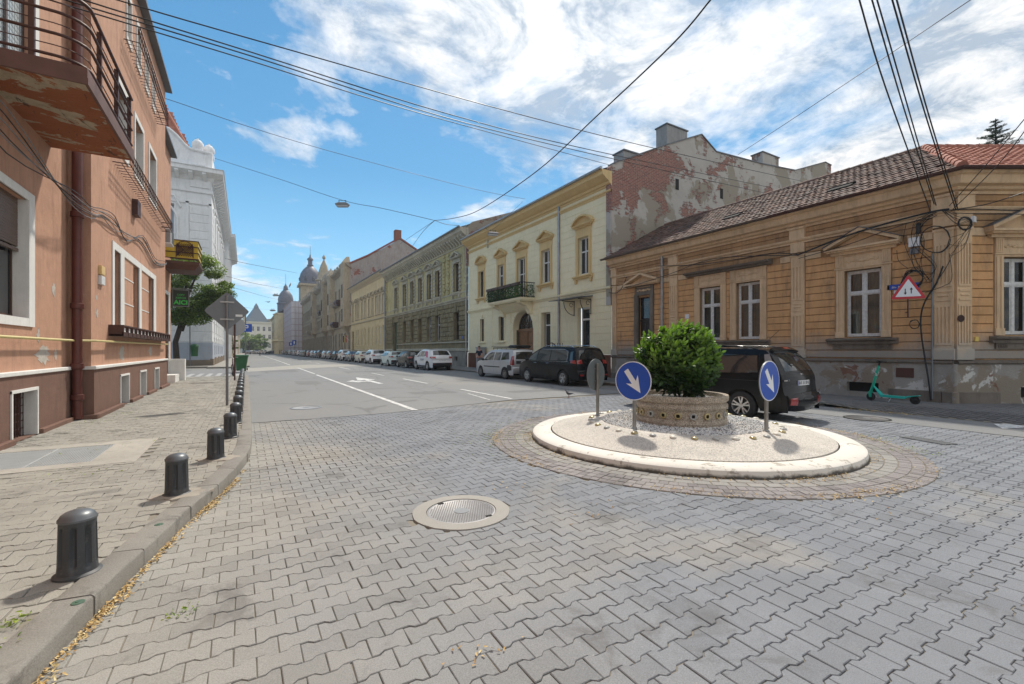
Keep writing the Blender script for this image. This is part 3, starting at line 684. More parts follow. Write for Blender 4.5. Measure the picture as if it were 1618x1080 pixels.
def tilemat(name,src,cols,dirt=.5):
    m=Mt(name); r=m.N('ShaderNodeAttribute',attribute_name='rnd').outputs['Fac'] if src=='attr' else m.N('ShaderNodeObjectInfo').outputs['Random']
    c=m.ramp(r,[(i/(len(cols)-1),k) for i,k in enumerate(cols)])
    c=m.mix(m.math('MULTIPLY',m.ramp(m.noise(1.4,7,.7,.3),[(.42,0),(.62,1)]),dirt),c,(.10,.09,.085)); c=m.mix(1.0,c,m.ramp(m.noise(40,4,.7),[(.3,.7),(.7,1.0)]),'MULTIPLY')
    m.col(c).rough(.85).bump(m.noise(60,4),.3,.005); return m.m
OT=[tilemat('old_roof_tile',a,[(.14,.085,.065),(.20,.105,.075),(.12,.08,.065),(.26,.135,.09),(.19,.14,.115)],.4) for a in ('attr','obj')]
NT_=[tilemat('new_red_roof_tile',a,[(.42,.155,.10),(.50,.19,.12),(.46,.20,.145)],.12) for a in ('attr','obj')]
e=Vector((1,0,0)); s=Vector((0,RA-EY,RZ-EZ)).normalized()
# local coords of the hip: apex on the ridge, foot at the eave corner
apx=17.85-6.2; footx=LX+.52*math.tan(R((90-YAW)/2))
T=tile_arrays(None,e,s,None,72,int(slope/.29)+1,.205,.29,random.Random(4),lambda u,v:u>-.1 and v<slope-.1 and u<footx-.05-(footx-apx)*v/slope,1.6)
random.Random(2).shuffle(T)
T.sort(key=lambda t:-t[0])
roof_tiles('roof_tile',Vector((0,EY,EZ)),e,s,T,.205,.29,OT[0],OT[1],oc,150,tile_base(.2,.29))
q=MB(); q.face([(0,EY+.04,EZ-.03),(footx,EY+.04,EZ-.03),(apx,RA,RZ-.03),(0,RA,RZ-.03)]); q.face([(0,RA,RZ-.03),(apx,RA,RZ-.03),(apx,RA+4,EZ),(0,RA+4,EZ)]); q.build('roof_boarding',DARK,oc)
cx_=Vector((math.cos(R(90-YAW)),math.sin(R(90-YAW)),0)); cn=Vector((math.sin(R(90-YAW)),-math.cos(R(90-YAW)),0))
foot=Vector((footx,EY,EZ)); A_=Vector((apx,RA,RZ))
up=(A_-foot); up=up-cx_*up.dot(cx_); sl2=up.length; s2=up.normalized(); off=(A_-foot).dot(cx_)
T=tile_arrays(None,cx_,s2,None,24,int(sl2/.30)+1,.235,.30,random.Random(5),lambda u,v:u<6 and u>off*v/sl2+.02 and v<sl2-.1,.4)
roof_tiles('roof_tile',foot,cx_,s2,T,.235,.30,NT_[0],NT_[1],oc,150,tile_base(.236,.30,.02,.03))
q=MB(); b_=-Vector((0,0,.03)); q.face([tuple(foot+b_+cx_*.03),tuple(foot+cx_*6+b_),tuple(A_+cx_*6+b_),tuple(A_+b_)]); q.build('roof_boarding',DARK,oc)
# hip and ridge caps
mb=None
n=13
for i in range(n):
    p=foot.lerp(A_,(i+.1)/n); p2=foot.lerp(A_,(i+1.15)/n); q=MB(); q.tube([tuple(p+Vector((0,0,.03))),tuple(p2+Vector((0,0,.02)))],[.125,.10],8); q.build('ridge_tile',NT_[1],oc,auto=60)
for i in range(15):
    q=MB(); p=A_+cx_*(.36*i); q.tube([tuple(p+Vector((0,0,.02))),tuple(p+cx_*.38+Vector((0,0,.01)))],[.11,.095],8); q.build('ridge_tile',NT_[1],oc,auto=60)
for i in range(30):
    q=MB(); p=Vector((apx-.38*i,RA,RZ)); q.tube([tuple(p+Vector((0,0,.01))),tuple(p-Vector((.4,0,0)))],[.10,.09],6); q.build('ridge_tile',OT[1],oc,auto=60)
# gutter: brown on the corner, zinc further along
def gutter(pts,r,mat,name='gutter'):
    mb=MB(); rings=[]; P=[Vector(p) for p in pts]
    for i,p in enumerate(P):
        t=(P[min(i+1,len(P)-1)]-P[max(i-1,0)]).normalized(); sd=t.cross(Vector((0,0,1))).normalized()
        rings.append([tuple(p+sd*math.cos(a)*r+Vector((0,0,math.sin(a)*r))) for a in [math.pi+math.pi*k/7 for k in range(8)]]+[tuple(p+sd*math.cos(a)*(r-.008)+Vector((0,0,math.sin(a)*(r-.008)))) for a in [2*math.pi-math.pi*k/7 for k in range(8)]])
    mb.loftrings(rings); return mb.build(name,mat,oc,auto=50)
g2=foot+cn*.06+Vector((0,-.0,.0))
gutter([(8.6,EY-.07,EZ-.0),(footx+.03,EY-.07,EZ),tuple(foot+cx_*3.7+cn*.07)],.085,RUST)
gutter([(-.25,EY-.07,EZ-.03),(4.5,EY-.07,EZ-.02),(8.6,EY-.075,EZ-.01)],.08,simple('rusty_zinc',(.17,.13,.11),.6,.4,var=.5,scale=3))
downpipe('downpipe',3.42,1.0,6.4,-.13,ZINC,.055,oc,head=1)
for x,z in ((6.2,1.55),(10.3,1.4)):   # open roof hatches
    sfr=MB(); p=Vector((x,EY,EZ))+s*z; n_=e.cross(s).normalized()
    sfr.M=Matrix.Translation(p)@Matrix((e,s,n_)).transposed().to_4x4()
    sfr.box(-.35,.35,0,.32,.02,.07); sfr.box(-.4,.4,.3,.34,.02,.10); sfr.build('roof_hatch',DARK,oc)
# back body so the roof stands on something
q=MB(); q.box(0.05,LX+1.5,7.5,7.7,0,6.3); q.box(0.02,.06,.3,7.5,0,6.3); q.face([(LX+.3,.6,6.3),(0,.3,6.3),(0,7.5,6.3),(LX+3,7.5,6.3)]); q.build('rear_wall',OCD,oc)
# return front seen only from aside
ed=Vector((LX,0,0))+cx_*3.5
q=MB(); q.box(ed.x-.02,ed.x,ed.y,ed.y+6,0,6.35); q.build('return_wall',OC,oc)
q=MB(); q.box(8.95-5.65+0,8.95-5.65,0,0,0,0) if False else None
for (a,b,c,d,mt,nm) in ((12.15,12.57,.78,1.06,simple('rusty_plate',(.09,.035,.025),.8),'plinth_hatch'),): q=MB(); q.box(a,b,-.085,-.07,c,d); q.build(nm,mt,oc)
q=MB(); q.box(4.62,4.82,-.03,-.02,2.98,3.17); q.build('notice_plate',WHITEP,oc)
q=MB(); q.M=CORN; q.lathe([(.001,-.118),(.09,-.115),(.10,-.10)],(.08,0,2.45),12,'y'); q.build('round_rust_patch',simple('rust_patch',(.05,.025,.02),.9),oc)
q=MB(); q.M=CORN; q.cbox(.52,.62,-.06,-.02,1.82,1.95,.01); q.build('yellow_valve_box',simple('yellow_box',(.75,.55,.12),.5),oc)
# ================================================================= cream two-storey house
CR=plaster('cream_stucco',(.85,.76,.52),.06,(.55,.50,.40),.18,bump=.25,bsc=30)
CRT=plaster('golden_trim',(.70,.51,.25),.08,(.42,.32,.2),.25,bump=.25)
CRP=plaster('red_brown_plinth',(.17,.075,.05),.2,(.08,.05,.04),.4)
cr=building('cream_house','cream two-storey house with golden window pediments and a planted balcony',16.8,35.75,R(-90))
fy=lambda Y:35.75-Y
CL=17.85
U=[(fy(33.69),fy(32.80)),(fy(30.38),fy(29.45)),(fy(27.5),fy(26.45)),(fy(24.44),fy(23.50)),(fy(20.65),fy(19.73))]
uo=[(a,b,5.98,8.1) for a,b in U]; uo[2]=(U[2][0],U[2][1],5.15,8.1)
lo=[(fy(33.45),fy(32.75),2.32,4.15),(fy(30.28),fy(29.42),2.32,4.15)]
ARC=(fy(28.15),fy(25.5)); ARZ=3.05; AR=(ARC[1]-ARC[0])/2
arco=(ARC[0],ARC[1],.12,ARZ+AR)
dwo=(fy(24.55),fy(23.5),1.1,4.05); dro=(fy(20.78),fy(19.68),1.0,4.05)
w=MB(); wallgrid(w,0,CL,1.35,10.6,[(a,b,max(c,1.35),d) for a,b,c,d in uo+lo+[arco,dwo,dro]],0,.28)
# spandrels round the arch
n=10; cxa=(ARC[0]+ARC[1])/2
for sgn in (-1,1):
    P=[(cxa+sgn*AR*math.cos(math.pi/2*i/n),ARZ+AR*math.sin(math.pi/2*i/n)) for i in range(n+1)]
    for p,p2 in zip(P,P[1:]):
        w.face([(p[0],0,p[1]),(p2[0],0,p2[1]),(p2[0],0,ARZ+AR),(p[0],0,ARZ+AR)]); w.face([(p[0],0,p[1]),(p2[0],0,p2[1]),(p2[0],.6,p2[1]),(p[0],.6,p[1])])
w.build('wall',CR,cr)
q=MB(); wallgrid(q,0,CL,0,1.3,[(ARC[0],ARC[1],0,1.3),(dwo[0],dwo[1],1.1,1.3),(dro[0],dro[1],1.0,1.3)],-.06,.4); q.box(0,ARC[0],-.06,0,1.3,1.33).box(ARC[1],CL,-.06,0,1.3,1.33); q.build('plinth',CRP,cr)
q=MB(); mar=.32
op=[(a-.3,b+.3,c-.3,9.4) for a,b,c,d in uo]
courses(q,0.02,CL,5.08,10.0,.41,op,y=-.018,g=.018,c=.006); 
opl=[(a-.12,b+.12,c-.1,d+.12) for a,b,c,d in lo]+[(ARC[0]-.25,ARC[1]+.25,0,4.75),(dwo[0]-.1,dwo[1]+.1,0,4.15),(dro[0]-.12,dro[1]+.12,0,4.15)]
courses(q,0.02,CL,1.35,4.78,.40,opl,y=-.018,g=.018,c=.006); q.build('stucco_courses',CR,cr,kind='stuff')
q=MB()
for x in (fy(31.6),fy(28.75),fy(25.1),fy(22.95)):
    for k in range(8): q.cbox(x-.28,x+.28,-.045,-.01,1.4+k*.42,1.78+k*.42,.012)
q.build('quoin_blocks',CR,cr,kind='stuff')
for i,((a,b,c,d),pt) in enumerate(zip(uo,'atTta')):
    q=MB()
    for u,v in ((a-.2,a),(b,b+.2)): q.box(u,v,-.07,.02,c-.1,d+.02).box(u+.04,v-.04,-.09,-.07,c+.05,d)
    q.box(a-.2,b+.2,-.072,.02,d+.02,d+.18).box(a-.22,b+.22,-.04,.02,d+.18,d+.62).box(a-.26,b+.26,-.12,0,d+.56,d+.64)
    if pt=='a': arc_ped(q,a-.42,b+.42,d+.68,d+1.18,.24)
    else: tri_ped(q,a-.42,b+.42,d+.68,d+1.2,.24,.1)
    q.build('window_surround',CRT,cr)
    if i!=2:
        q=MB(); q.profile([(0,c-.28),(-.12,c-.28),(-.14,c-.2),(-.24,c-.16),(-.24,c-.1),(0,c-.07)],a-.38,b+.38)
        for u in (a-.28,b+.14): q.box(u,u+.14,-.12,0,c-.5,c-.28)
        q.build('window_sill',CRT,cr)
    window(cr,a,b,c,d,.16,BROWNW if i==0 else WPAINT,GLASS,1 if i==0 else 2,.62,.07,name='balcony_door' if i==2 else 'window')
for a,b,c,d in lo:
    q=MB(); 
    for u,v in ((a-.1,a),(b,b+.1)): q.box(u,v,-.05,.02,c,d+.1)
    q.box(a-.1,b+.1,-.051,.02,d,d+.1).box(a-.25,b+.25,-.16,0,c-.16,c-.06).ellip(((a+b)/2,-.05,d+.28),(.13,.06,.16),8,6); q.build('window_surround',CRT if False else CR,cr)
    window(cr,a,b,c,d,.14,BROWNW,GLASS,1,.6,.06)
    q=MB(); q.face([(a+.06,.2,c+.06),(b-.06,.2,c+.06),(b-.06,.2,c+1.1),(a+.06,.2,c+1.1)])
# carriage gate
WD=simple('varnished_oak',(.27,.13,.055),.5,var=.35,scale=7)
q=MB(); q.box(ARC[0]+.15,ARC[1]-.15,.45,.5,.12,ARZ); q.box(ARC[0]+.1,ARC[1]-.1,.38,.45,ARZ-.12,ARZ+.06)
for s_ in (0,1):
    a=ARC[0]+.2+s_*(AR-.17); b=a+AR-.28
    for z,e_ in ((.3,1.1),(1.2,2.0),(2.1,2.85)): q.cbox(a+.06,b-.06,.42,.45,z,e_,.03)
    q.box(a,a+.05,.41,.45,.2,2.9).box(b-.05,b,.41,.45,.2,2.9)
    q.prism([(a+.15,2.15),(b-.15,2.15),((a+b)/2,2.75)],'y',.40,.42)
gt=q.build('carriage_gate',WD,cr)
q=MB(); n=14; P=[(cxa+(AR-.15)*math.cos(math.pi*i/n),ARZ+.06+(AR-.15)*math.sin(math.pi*i/n)*.95) for i in range(n+1)]
q.prism(P,'y',.46,.48); q.build('fanlight',GLASS,gt)
q=MB(); q.tube([(p[0],.43,p[1]) for p in P],.05,6)
for i in range(2,n-1,2): q.tube([(cxa,.43,ARZ+.06),(P[i][0],.43,P[i][1])],.02,5)
q.tube([(cxa+.5*math.cos(math.pi*i/10),.43,ARZ+.06+.5*math.sin(math.pi*i/10)) for i in range(11)],.02,5); q.build('fanlight_bars',BROWNW,gt)
q=MB(); 
for k in range(9):   # arch voussoir ring
    t0,t1=math.pi*k/9+.012,math.pi*(k+1)/9-.012; r0,r1=AR+.03,AR+.36
    q.prism([(cxa+r0*math.cos(t0),ARZ+r0*math.sin(t0)),(cxa+r1*math.cos(t0),ARZ+r1*math.sin(t0)),(cxa+r1*math.cos(t1),ARZ+r1*math.sin(t1)),(cxa+r0*math.cos(t1),ARZ+r0*math.sin(t1))],'y',-.05,0)
q.build('arch_surround',CR,cr)
# glazed doors, canopy and stair rail
window(cr,dwo[0],dwo[1],dwo[2],dwo[3],.35,WHITE,GLASS,1,.72,.07,name='glazed_door')
window(cr,dro[0]+.05,dro[1],dro[2],dro[3],.3,WHITE,GLASS,1,.78,.09,name='glazed_door')
q=MB(); a,b=fy(22.15),fy(19.4); q.prism([(0,4.62),(-1.1,4.50),(-1.1,4.54),(0,4.67)],'x',a,b)
cn_=q.build('door_canopy',FLASH,cr)
for x in (fy(21.05),fy(19.55)):
    q=MB(); q.tube([(x,-.03,3.6),(x,-.03,4.5)],.025,6); q.tube([(x,-.03,4.45),(x,-.95,4.45)],.025,6); q.tube([(x,-.05+(-.75)*math.sin(t),3.65+.75*(1-math.cos(t))) for t in [i*math.pi/16 for i in range(9)]],.02,5)
    q.tube([(x,-.25+.12*math.cos(t),4.25+.12*math.sin(t)) for t in [i*.7 for i in range(9)]],.015,5); q.build('canopy_bracket',BLACK,cn_)
q=MB()
for k in range(5): q.box(fy(22.2)+k*.25,fy(19.6),-1.0,-.06,.1+k*.2-.0,.3+k*.2)
q.build('entrance_steps',CONC,cr)
q=MB(); a,b=fy(22.4),fy(20.9)
for k in range(7): x=a+(b-a)*k/6; z=1.05+(.9 if k<3 else .9-.0); q.tube([(x,-1.0,.3+min(.9,max(0,(x-a)*.6))),(x,-1.0,2.0-0*(x-a))],.018,5)
q.tube([(a,-1.0,2.0),(a+.5,-1.0,2.02)],.03,6); q.tube([(a+.5,-1.0,2.02),(b+.2,-1.0,1.35)],.03,6); q.tube([(a,-1.0,.35),(a,-1.0,2.0)],.035,6); q.build('stair_railing',RUST,cr)
# balcony with consoles
q=MB(); ba,bb=fy(29.95),fy(25.3); q.box(ba,bb,-1.15,0,4.98,5.12).box(ba+.06,bb-.06,-1.08,0,4.90,4.98); bs=q.build('balcony_slab',CR,cr)
for x in (ba+.3,bb-.75):
    q=MB(); q.prism([(0,4.9),(-1.0,4.9),(-1.0,4.8),(-.8,4.7),(-.45,4.6),(-.25,4.35),(-.15,4.1),(0,4.05)],'x',x,x+.42); q.build('console',CR,bs)
q=MB(); q.prism([(0,4.895),(-.7,4.895),(-.55,4.7),(-.2,4.4),(0,4.3)],'x',ba+.72,bb-.75); q.build('console_vault',CR,bs)
q=MB(); zt=6.12
q.tube([(ba,0,zt),(ba,-1.1,zt),(bb,-1.1,zt),(bb,0,zt)],.03,5); q.tube([(ba,0,5.2),(ba,-1.1,5.2),(bb,-1.1,5.2),(bb,0,5.2)],.025,5)
for k in range(34): x=ba+(bb-ba)*k/33; q.tube([(x,-1.1,5.12),(x,-1.1,zt)],.012,4)
for k in range(1,8):
    for x in (ba,bb): q.tube([(x,-1.1*k/8,5.12),(x,-1.1*k/8,zt)],.012,4)
q.build('balcony_railing',BLACK,cr)
for k in range(5): q=MB(); x=ba+.05+k*.92; q.box(x,x+.85,-1.33,-1.13,5.92,6.10); q.build('flower_box',BROWNW,cr)
def leafmat(name,c,c2,tr=.25):
    m=Mt(name); r=m.N('ShaderNodeAttribute',attribute_name='rnd').outputs['Fac']; c_=m.mix(r,c,c2); m.col(c_).rough(.42); m.set(Specular_IOR_Level=.4)
    m.b.inputs['Subsurface Weight'].default_value=0
    t=m.N('ShaderNodeBsdfTranslucent'); m.L(m.mix(1.0,c_,(1.5,1.7,.7),'MULTIPLY'),t.inputs[0]); ms=m.N('ShaderNodeMixShader'); ms.inputs[0].default_value=tr
    o=m.nt.nodes['Material Output']; m.L(m.b.outputs[0],ms.inputs[1]); m.L(t.outputs[0],ms.inputs[2]); m.L(ms.outputs[0],o.inputs[0]); return m.m
def leaves(name,pts,mat,parent=None,size=.06,asp=.4,fold=.25,seed=1,updir=.3,**k):
    """pts: (x,y,z,nx,ny,nz,tone) -> one mesh of folded leaves facing roughly outwards"""
    rg=np.random.RandomState(seed); P=np.array(pts,dtype=float); n=len(P)
    N=P[:,3:6]+rg.normal(0,.55,(n,3)); N[:,2]+=updir; N/=np.linalg.norm(N,axis=1)[:,None]+1e-9
    A=rg.normal(0,1,(n,3)); A-=N*(A*N).sum(1)[:,None]; A/=np.linalg.norm(A,axis=1)[:,None]+1e-9; B=np.cross(N,A)
    s=size*rg.uniform(.65,1.3,n)[:,None]; w=s*asp
    c=P[:,:3]
    v=[c-A*s*.5,c-A*s*.15+B*w*.5+N*w*fold,c-A*s*.15-B*w*.5+N*w*fold,c+A*s*.22+B*w*.4+N*w*fold*.7,c+A*s*.22-B*w*.4+N*w*fold*.7,c+A*s*.5-N*s*.08,c+A*s*.2,c-A*s*.15]
    V=np.stack(v,1).reshape(-1,3); f=[(0,7,1),(0,2,7),(7,6,3,1),(7,2,4,6),(3,6,5),(6,4,5)]
    fl=np.array([i for q in f for i in q]); ls=np.array([len(q) for q in f]); F=(fl[None]+(np.arange(n)*8)[:,None]).ravel(); LS=np.tile(ls,n); st=np.concatenate([[0],np.cumsum(LS)[:-1]])
    me=bpy.data.meshes.new(name); me.vertices.add(len(V)); me.vertices.foreach_set('co',V.ravel().astype(np.float32)); me.loops.add(len(F)); me.loops.foreach_set('vertex_index',F.astype(np.int32)); me.polygons.add(len(LS)); me.polygons.foreach_set('loop_start',st.astype(np.int32)); me.polygons.foreach_set('loop_total',LS.astype(np.int32))
    at=me.attributes.new('rnd','FLOAT','POINT'); at.data.foreach_set('value',np.repeat(np.clip(P[:,6]+rg.normal(0,.18,n),0,1),8).astype(np.float32)); me.materials.append(mat); me.update(calc_edges=True)
    return put(name,me,parent,kind='stuff',**k)
LEAFD=leafmat('dark_foliage',(.018,.05,.016),(.07,.14,.025))
rg=random.Random(9)
hd=thing('balcony_plants','green climbing plants filling the railing of the cream house balcony','plants',(16.8,35.75,0),R(-90),)
pts=[]
for k in range(2600):
    if rg.random()<.8: x=rg.uniform(ba-.05,bb+.05); y=-1.12-rg.uniform(-.03,.16)
    else: x=rg.choice((ba,bb))+rg.uniform(-.1,.1); y=rg.uniform(-1.15,-.1)
    z=rg.uniform(5.15,5.98); pts.append((x,y,z,0,-1,0,.25+.5*(x>ba+2.9)+.1*math.sin(x*9)))
leaves('foliage',pts,LEAFD,hd,.11,.5)
q=MB(); q.box(ba+.1,bb-.1,-1.08,-.9,5.12,5.3); q.build('planter_trough',BROWNW,hd)
# mouldings
q=MB(); q.profile([(0,4.76),(-.06,4.78),(-.08,4.86),(-.16,4.90),(-.18,4.98),(0,5.05)],0,ba); q.profile([(0,4.76),(-.06,4.78),(-.08,4.86),(-.16,4.90),(-.18,4.98),(0,5.05)],bb,CL); q.build('string_course',CR,cr)
q=MB(); q.profile([(0,9.98),(-.05,9.98),(-.08,10.06),(-.14,10.1),(-.14,10.16),(0,10.2)],0,CL); q.build('architrave_moulding',CRT,cr)
q=MB(); cornice(q,-.05,CL+.02,10.38,11.12,.72); q.build('cornice',CRT,cr,auto=30)
q=MB(); q.tube([(-.1,-.78,11.12),(CL+.05,-.78,11.16)],.08,8); q.build('gutter',ZINC,cr)
downpipe('downpipe',fy(22.5),.3,11.1,-.1,ZINC,.07,cr); downpipe('downpipe',fy(31.9)-.1,9.8,11.1,-.1,ZINC,.055,cr)
# brick firewall towards the corner house
m=Mt('flaking_firewall_plaster'); br=m.N('ShaderNodeTexBrick'); br.inputs['Scale'].default_value=1; br.inputs['Brick Width'].default_value=.28; br.inputs['Row Height'].default_value=.078; br.inputs['Mortar Size'].default_value=.010
cb=m.N('ShaderNodeCombineXYZ'); sp=m.N('ShaderNodeSeparateXYZ'); m.L(m.pos(),sp.inputs[0]); m.L(m.math('ADD',sp.outputs[0],sp.outputs[1]),cb.inputs[0]); m.L(sp.outputs[2],cb.inputs[1]); m.L(cb.outputs[0],br.inputs[0])
br.inputs['Color1'].default_value=(.30,.10,.065,1); br.inputs['Color2'].default_value=(.17,.055,.042,1); br.inputs['Mortar'].default_value=(.34,.29,.25,1)
pl=m.mix(m.noise(.8,8,.68,.3),(.31,.285,.26),(.56,.525,.47)); pl=m.mix(m.ramp(m.noise(.35,6,.6,.3,off=(2,5,8)),[(.50,0),(.52,1)]),pl,(.30,.265,.21))
# large bare patch near the street, smaller flakes elsewhere
dx=m.math('SUBTRACT',sp.outputs[0],17.8); dz=m.math('SUBTRACT',sp.outputs[2],10.9)
dist=m.math('ABSOLUTE',m.math('SUBTRACT',m.math('MULTIPLY',dx,.40),dz)) 
big=m.math('ADD',m.math('MULTIPLY',dist,-.16),m.math('MULTIPLY',m.math('MAXIMUM',m.math('SUBTRACT',dx,3.2),0.0),-.13))
tot=m.math('ADD',m.math('ADD',m.noise(.75,9,.66,.4,off=(3,3,3)),m.math('MULTIPLY',m.noise(5,9,.75,.3,sc=(.45,1,2.4)),.46)),m.math('MAXIMUM',m.math('ADD',big,.24),-.045))
f=m.ramp(tot,[(.752,0),(.762,1)])
c=m.mix(f,pl,m.mix(m.math('MULTIPLY',m.ramp(m.noise(9,5,.7),[(.58,0),(.66,1)]),.6),br.outputs['Color'],(.52,.47,.42)))
ht=m.math('ADD',m.math('MULTIPLY',f,-1.0),m.math('MULTIPLY',m.noise(12,6,.7),.5)); m.col(c).rough(.95).bump(ht,.8,.03); FIRE=m.m
FWP=[(16.72,4),(16.72,11.35),(16.9,11.55),(21.03,13.5),(24.2,14.88),(25.66,14.14),(30.74,14.45),(34.9,14.85),(39.3,16.4),(40.3,16.35),(40.3,4)]
q=MB(); L_=[(p[0]-16.8,p[1]) for p in FWP]
q.loftrings([[(CL-.35,p[0],p[1]) for p in L_],[(CL,p[0],p[1]) for p in L_]]); fw_=q.build('firewall',FIRE,cr)
q=MB(); 
for a,b in zip(L_[2:-2],L_[3:-1]): q.prism([(a[0],a[1]+.0),(b[0],b[1]),(b[0],b[1]+.06),(a[0],a[1]+.06)],'x',CL-.42,CL+.06)
q.build('firewall_capping',FLASH,fw_)
for x,z in ((21.98,11.4),(26.2,11.6)): q=MB(); q.box(CL+.002,CL+.02,x-16.8-.14,x-16.8+.14,z-.32,z+.32); q.build('vent_slot',DARK,fw_)
CHM=plaster('grey_chimney_render',(.34,.335,.325),.2,(.15,.14,.13),.4)
for x0,x1,z0,z1,mt in ((21.1,22.9,13.3,14.75,CHM),(17.7,19.0,11.3,12.45,CHM),(30.8,32.8,14.0,15.3,FIRE)):
    q=MB(); q.box(CL-.8,CL-.01,x0-16.8,x1-16.8,z0,z1); ch=q.build('chimney',mt,cr); q=MB(); q.box(CL-.86,CL+.05,x0-16.86,x1-16.74,z1,z1+.07); q.build('chimney_cap',FLASH,ch)
q=MB(); q.face([(0,-.75,11.15),(CL-.35,-.75,11.15),(CL-.35,7.4,14.6),(0,7.4,14.6)]); q.face([(0,7.4,14.6),(CL-.35,7.4,14.6),(CL-.35,16,11),(0,16,11)]); q.face([(0,0,1),(0,12,1),(0,12,12),(0,0,11)]); q.build('roof',OT[1],cr)
# ================================================================= generic older street fronts
def dark_box(mb,x0,x1,z0,z1,y): mb.face([(x0,y,z0),(x1,y,z0),(x1,y,z1),(x0,y,z1)])
def quick_window(parent,x0,x1,z0,z1,y,fm,gm=None,cols=2,name='window'):
    mb=MB(); fw=.07; mb.box(x0,x0+fw,y,y+.05,z0,z1).box(x1-fw,x1,y,y+.05,z0,z1).box(x0,x1,y+.002,y+.05,z0,z0+fw).box(x0,x1,y+.002,y+.05,z1-fw,z1)
    if cols>1: mb.box((x0+x1)/2-.05,(x0+x1)/2+.05,y-.01,y+.05,z0+.02,z1-.02)
    mb.box(x0+.02,x1-.02,y-.012,y+.05,z0+(z1-z0)*.62,z0+(z1-z0)*.62+.08)
    w=mb.build(name,fm,parent); p=MB(); p.face([(x0,y+.03,z0),(x1,y+.03,z0),(x1,y+.03,z1),(x0,y+.03,z1)]); p.build('pane',gm or GLASS,w); return w
# --- weathered green-grey palace
GR1=plaster('weathered_olive_stucco',(.52,.46,.25),.2,(.12,.115,.09),.6,peel=(.50,.47,.40),pa=.70,psc=1.3,bump=.5)
GRT=plaster('grey_stone_trim',(.50,.47,.38),.2,(.12,.11,.10),.55,bump=.5)
GRD=plaster('sooty_rusticated_stone',(.27,.23,.14),.3,(.06,.058,.05),.75,peel=(.37,.33,.25),pa=.64,psc=.9,bump=.6)
GRP=plaster('patched_plinth',(.30,.28,.24),.3,(.12,.11,.10),.5,peel=(.42,.39,.33),pa=.58,psc=.8)
gb=building('weathered_palace','two-storey weathered olive stucco palace with blackened rusticated ground floor',16.8,62.55,R(-90)); fg=lambda Y:62.55-Y; GL=26.75
gc=[38.32,43.0,45.45,48.3,51.1,54.0,57.65]; gw=.62
uo=[(fg(c)-gw,fg(c)+gw,7.0,9.65) for c in gc]; lo=[(fg(c)-gw,fg(c)+gw,2.55,5.1) for c in gc[:6]]; gate=(fg(59.1),fg(57.0),.12,5.2)
q=MB(); wallgrid(q,0,GL,6.2,11.5,uo,0,.3); q.build('wall',GR1,gb)
q=MB(); wallgrid(q,0,GL,1.7,6.2,lo+[(gate[0],gate[1],1.7,5.2)],0,.4); wallgrid(q,0,GL,1.4,1.7,[(gate[0],gate[1],1.4,1.7)],0,.4); q.build('ground_floor_wall',GRD,gb)
q=MB(); wallgrid(q,0,GL,0,1.5,[(gate[0],gate[1],.1,1.5)]+[(fg(c)-.35,fg(c)+.35,.6,1.0) for c in gc[:6]],-.1,.4); q.build('plinth',GRP,gb)
q=MB()
for c in gc[:6]: dark_box(q,fg(c)-.35,fg(c)+.35,.6,1.0,.1)
q.build('cellar_openings',DARK,gb,kind='stuff')
q=MB(); q.profile([(0,1.5),(-.18,1.52),(-.2,1.68),(0,1.75)],0,gate[0]); q.profile([(0,1.5),(-.18,1.52),(-.2,1.68),(0,1.75)],gate[1],GL); q.profile([(0,2.25),(-.15,2.27),(-.17,2.36),(0,2.4)],gate[1],GL); q.build('plinth_ledge',GRT,gb)
q=MB(); rows=8; z0,z1=2.45,6.0; h=(z1-z0)/rows
segs=[0]+sorted(v for o in lo+[gate] for v in o[:2])+[GL]
for r_ in range(rows):
    for a,b in zip(segs[::2],segs[1::2]):
        if b-a<.1: continue
        k=max(1,round((b-a)/.75)); off=(.5 if r_%2 else 0)
        xs=[a]+[a+(b-a)*(i+off)/k for i in range(0 if off else 1,k)]+[b]
        for u,v in zip(xs,xs[1:]):
            if v-u>.12: q.cbox(u+.03,v-.03,-.10-random.uniform(0,.03),0,z0+h*r_+.025,z0+h*(r_+1)-.025,.05)
    if z0+h*r_>5.1:
        for o in lo: q.cbox(o[0]+.03,o[1]-.03,-.11,0,z0+h*r_+.025,z0+h*(r_+1)-.025,.05)
q.build('rusticated_blocks',GRD,gb,kind='stuff')
q=MB(); q.profile([(0,6.0),(-.1,6.0),(-.12,6.12),(-.25,6.18),(-.27,6.28),(0,6.35)],0,GL); q.profile([(0,6.75),(-.06,6.76),(-.06,6.86),(0,6.88)],0,GL); q.build('string_course',GRT,gb)
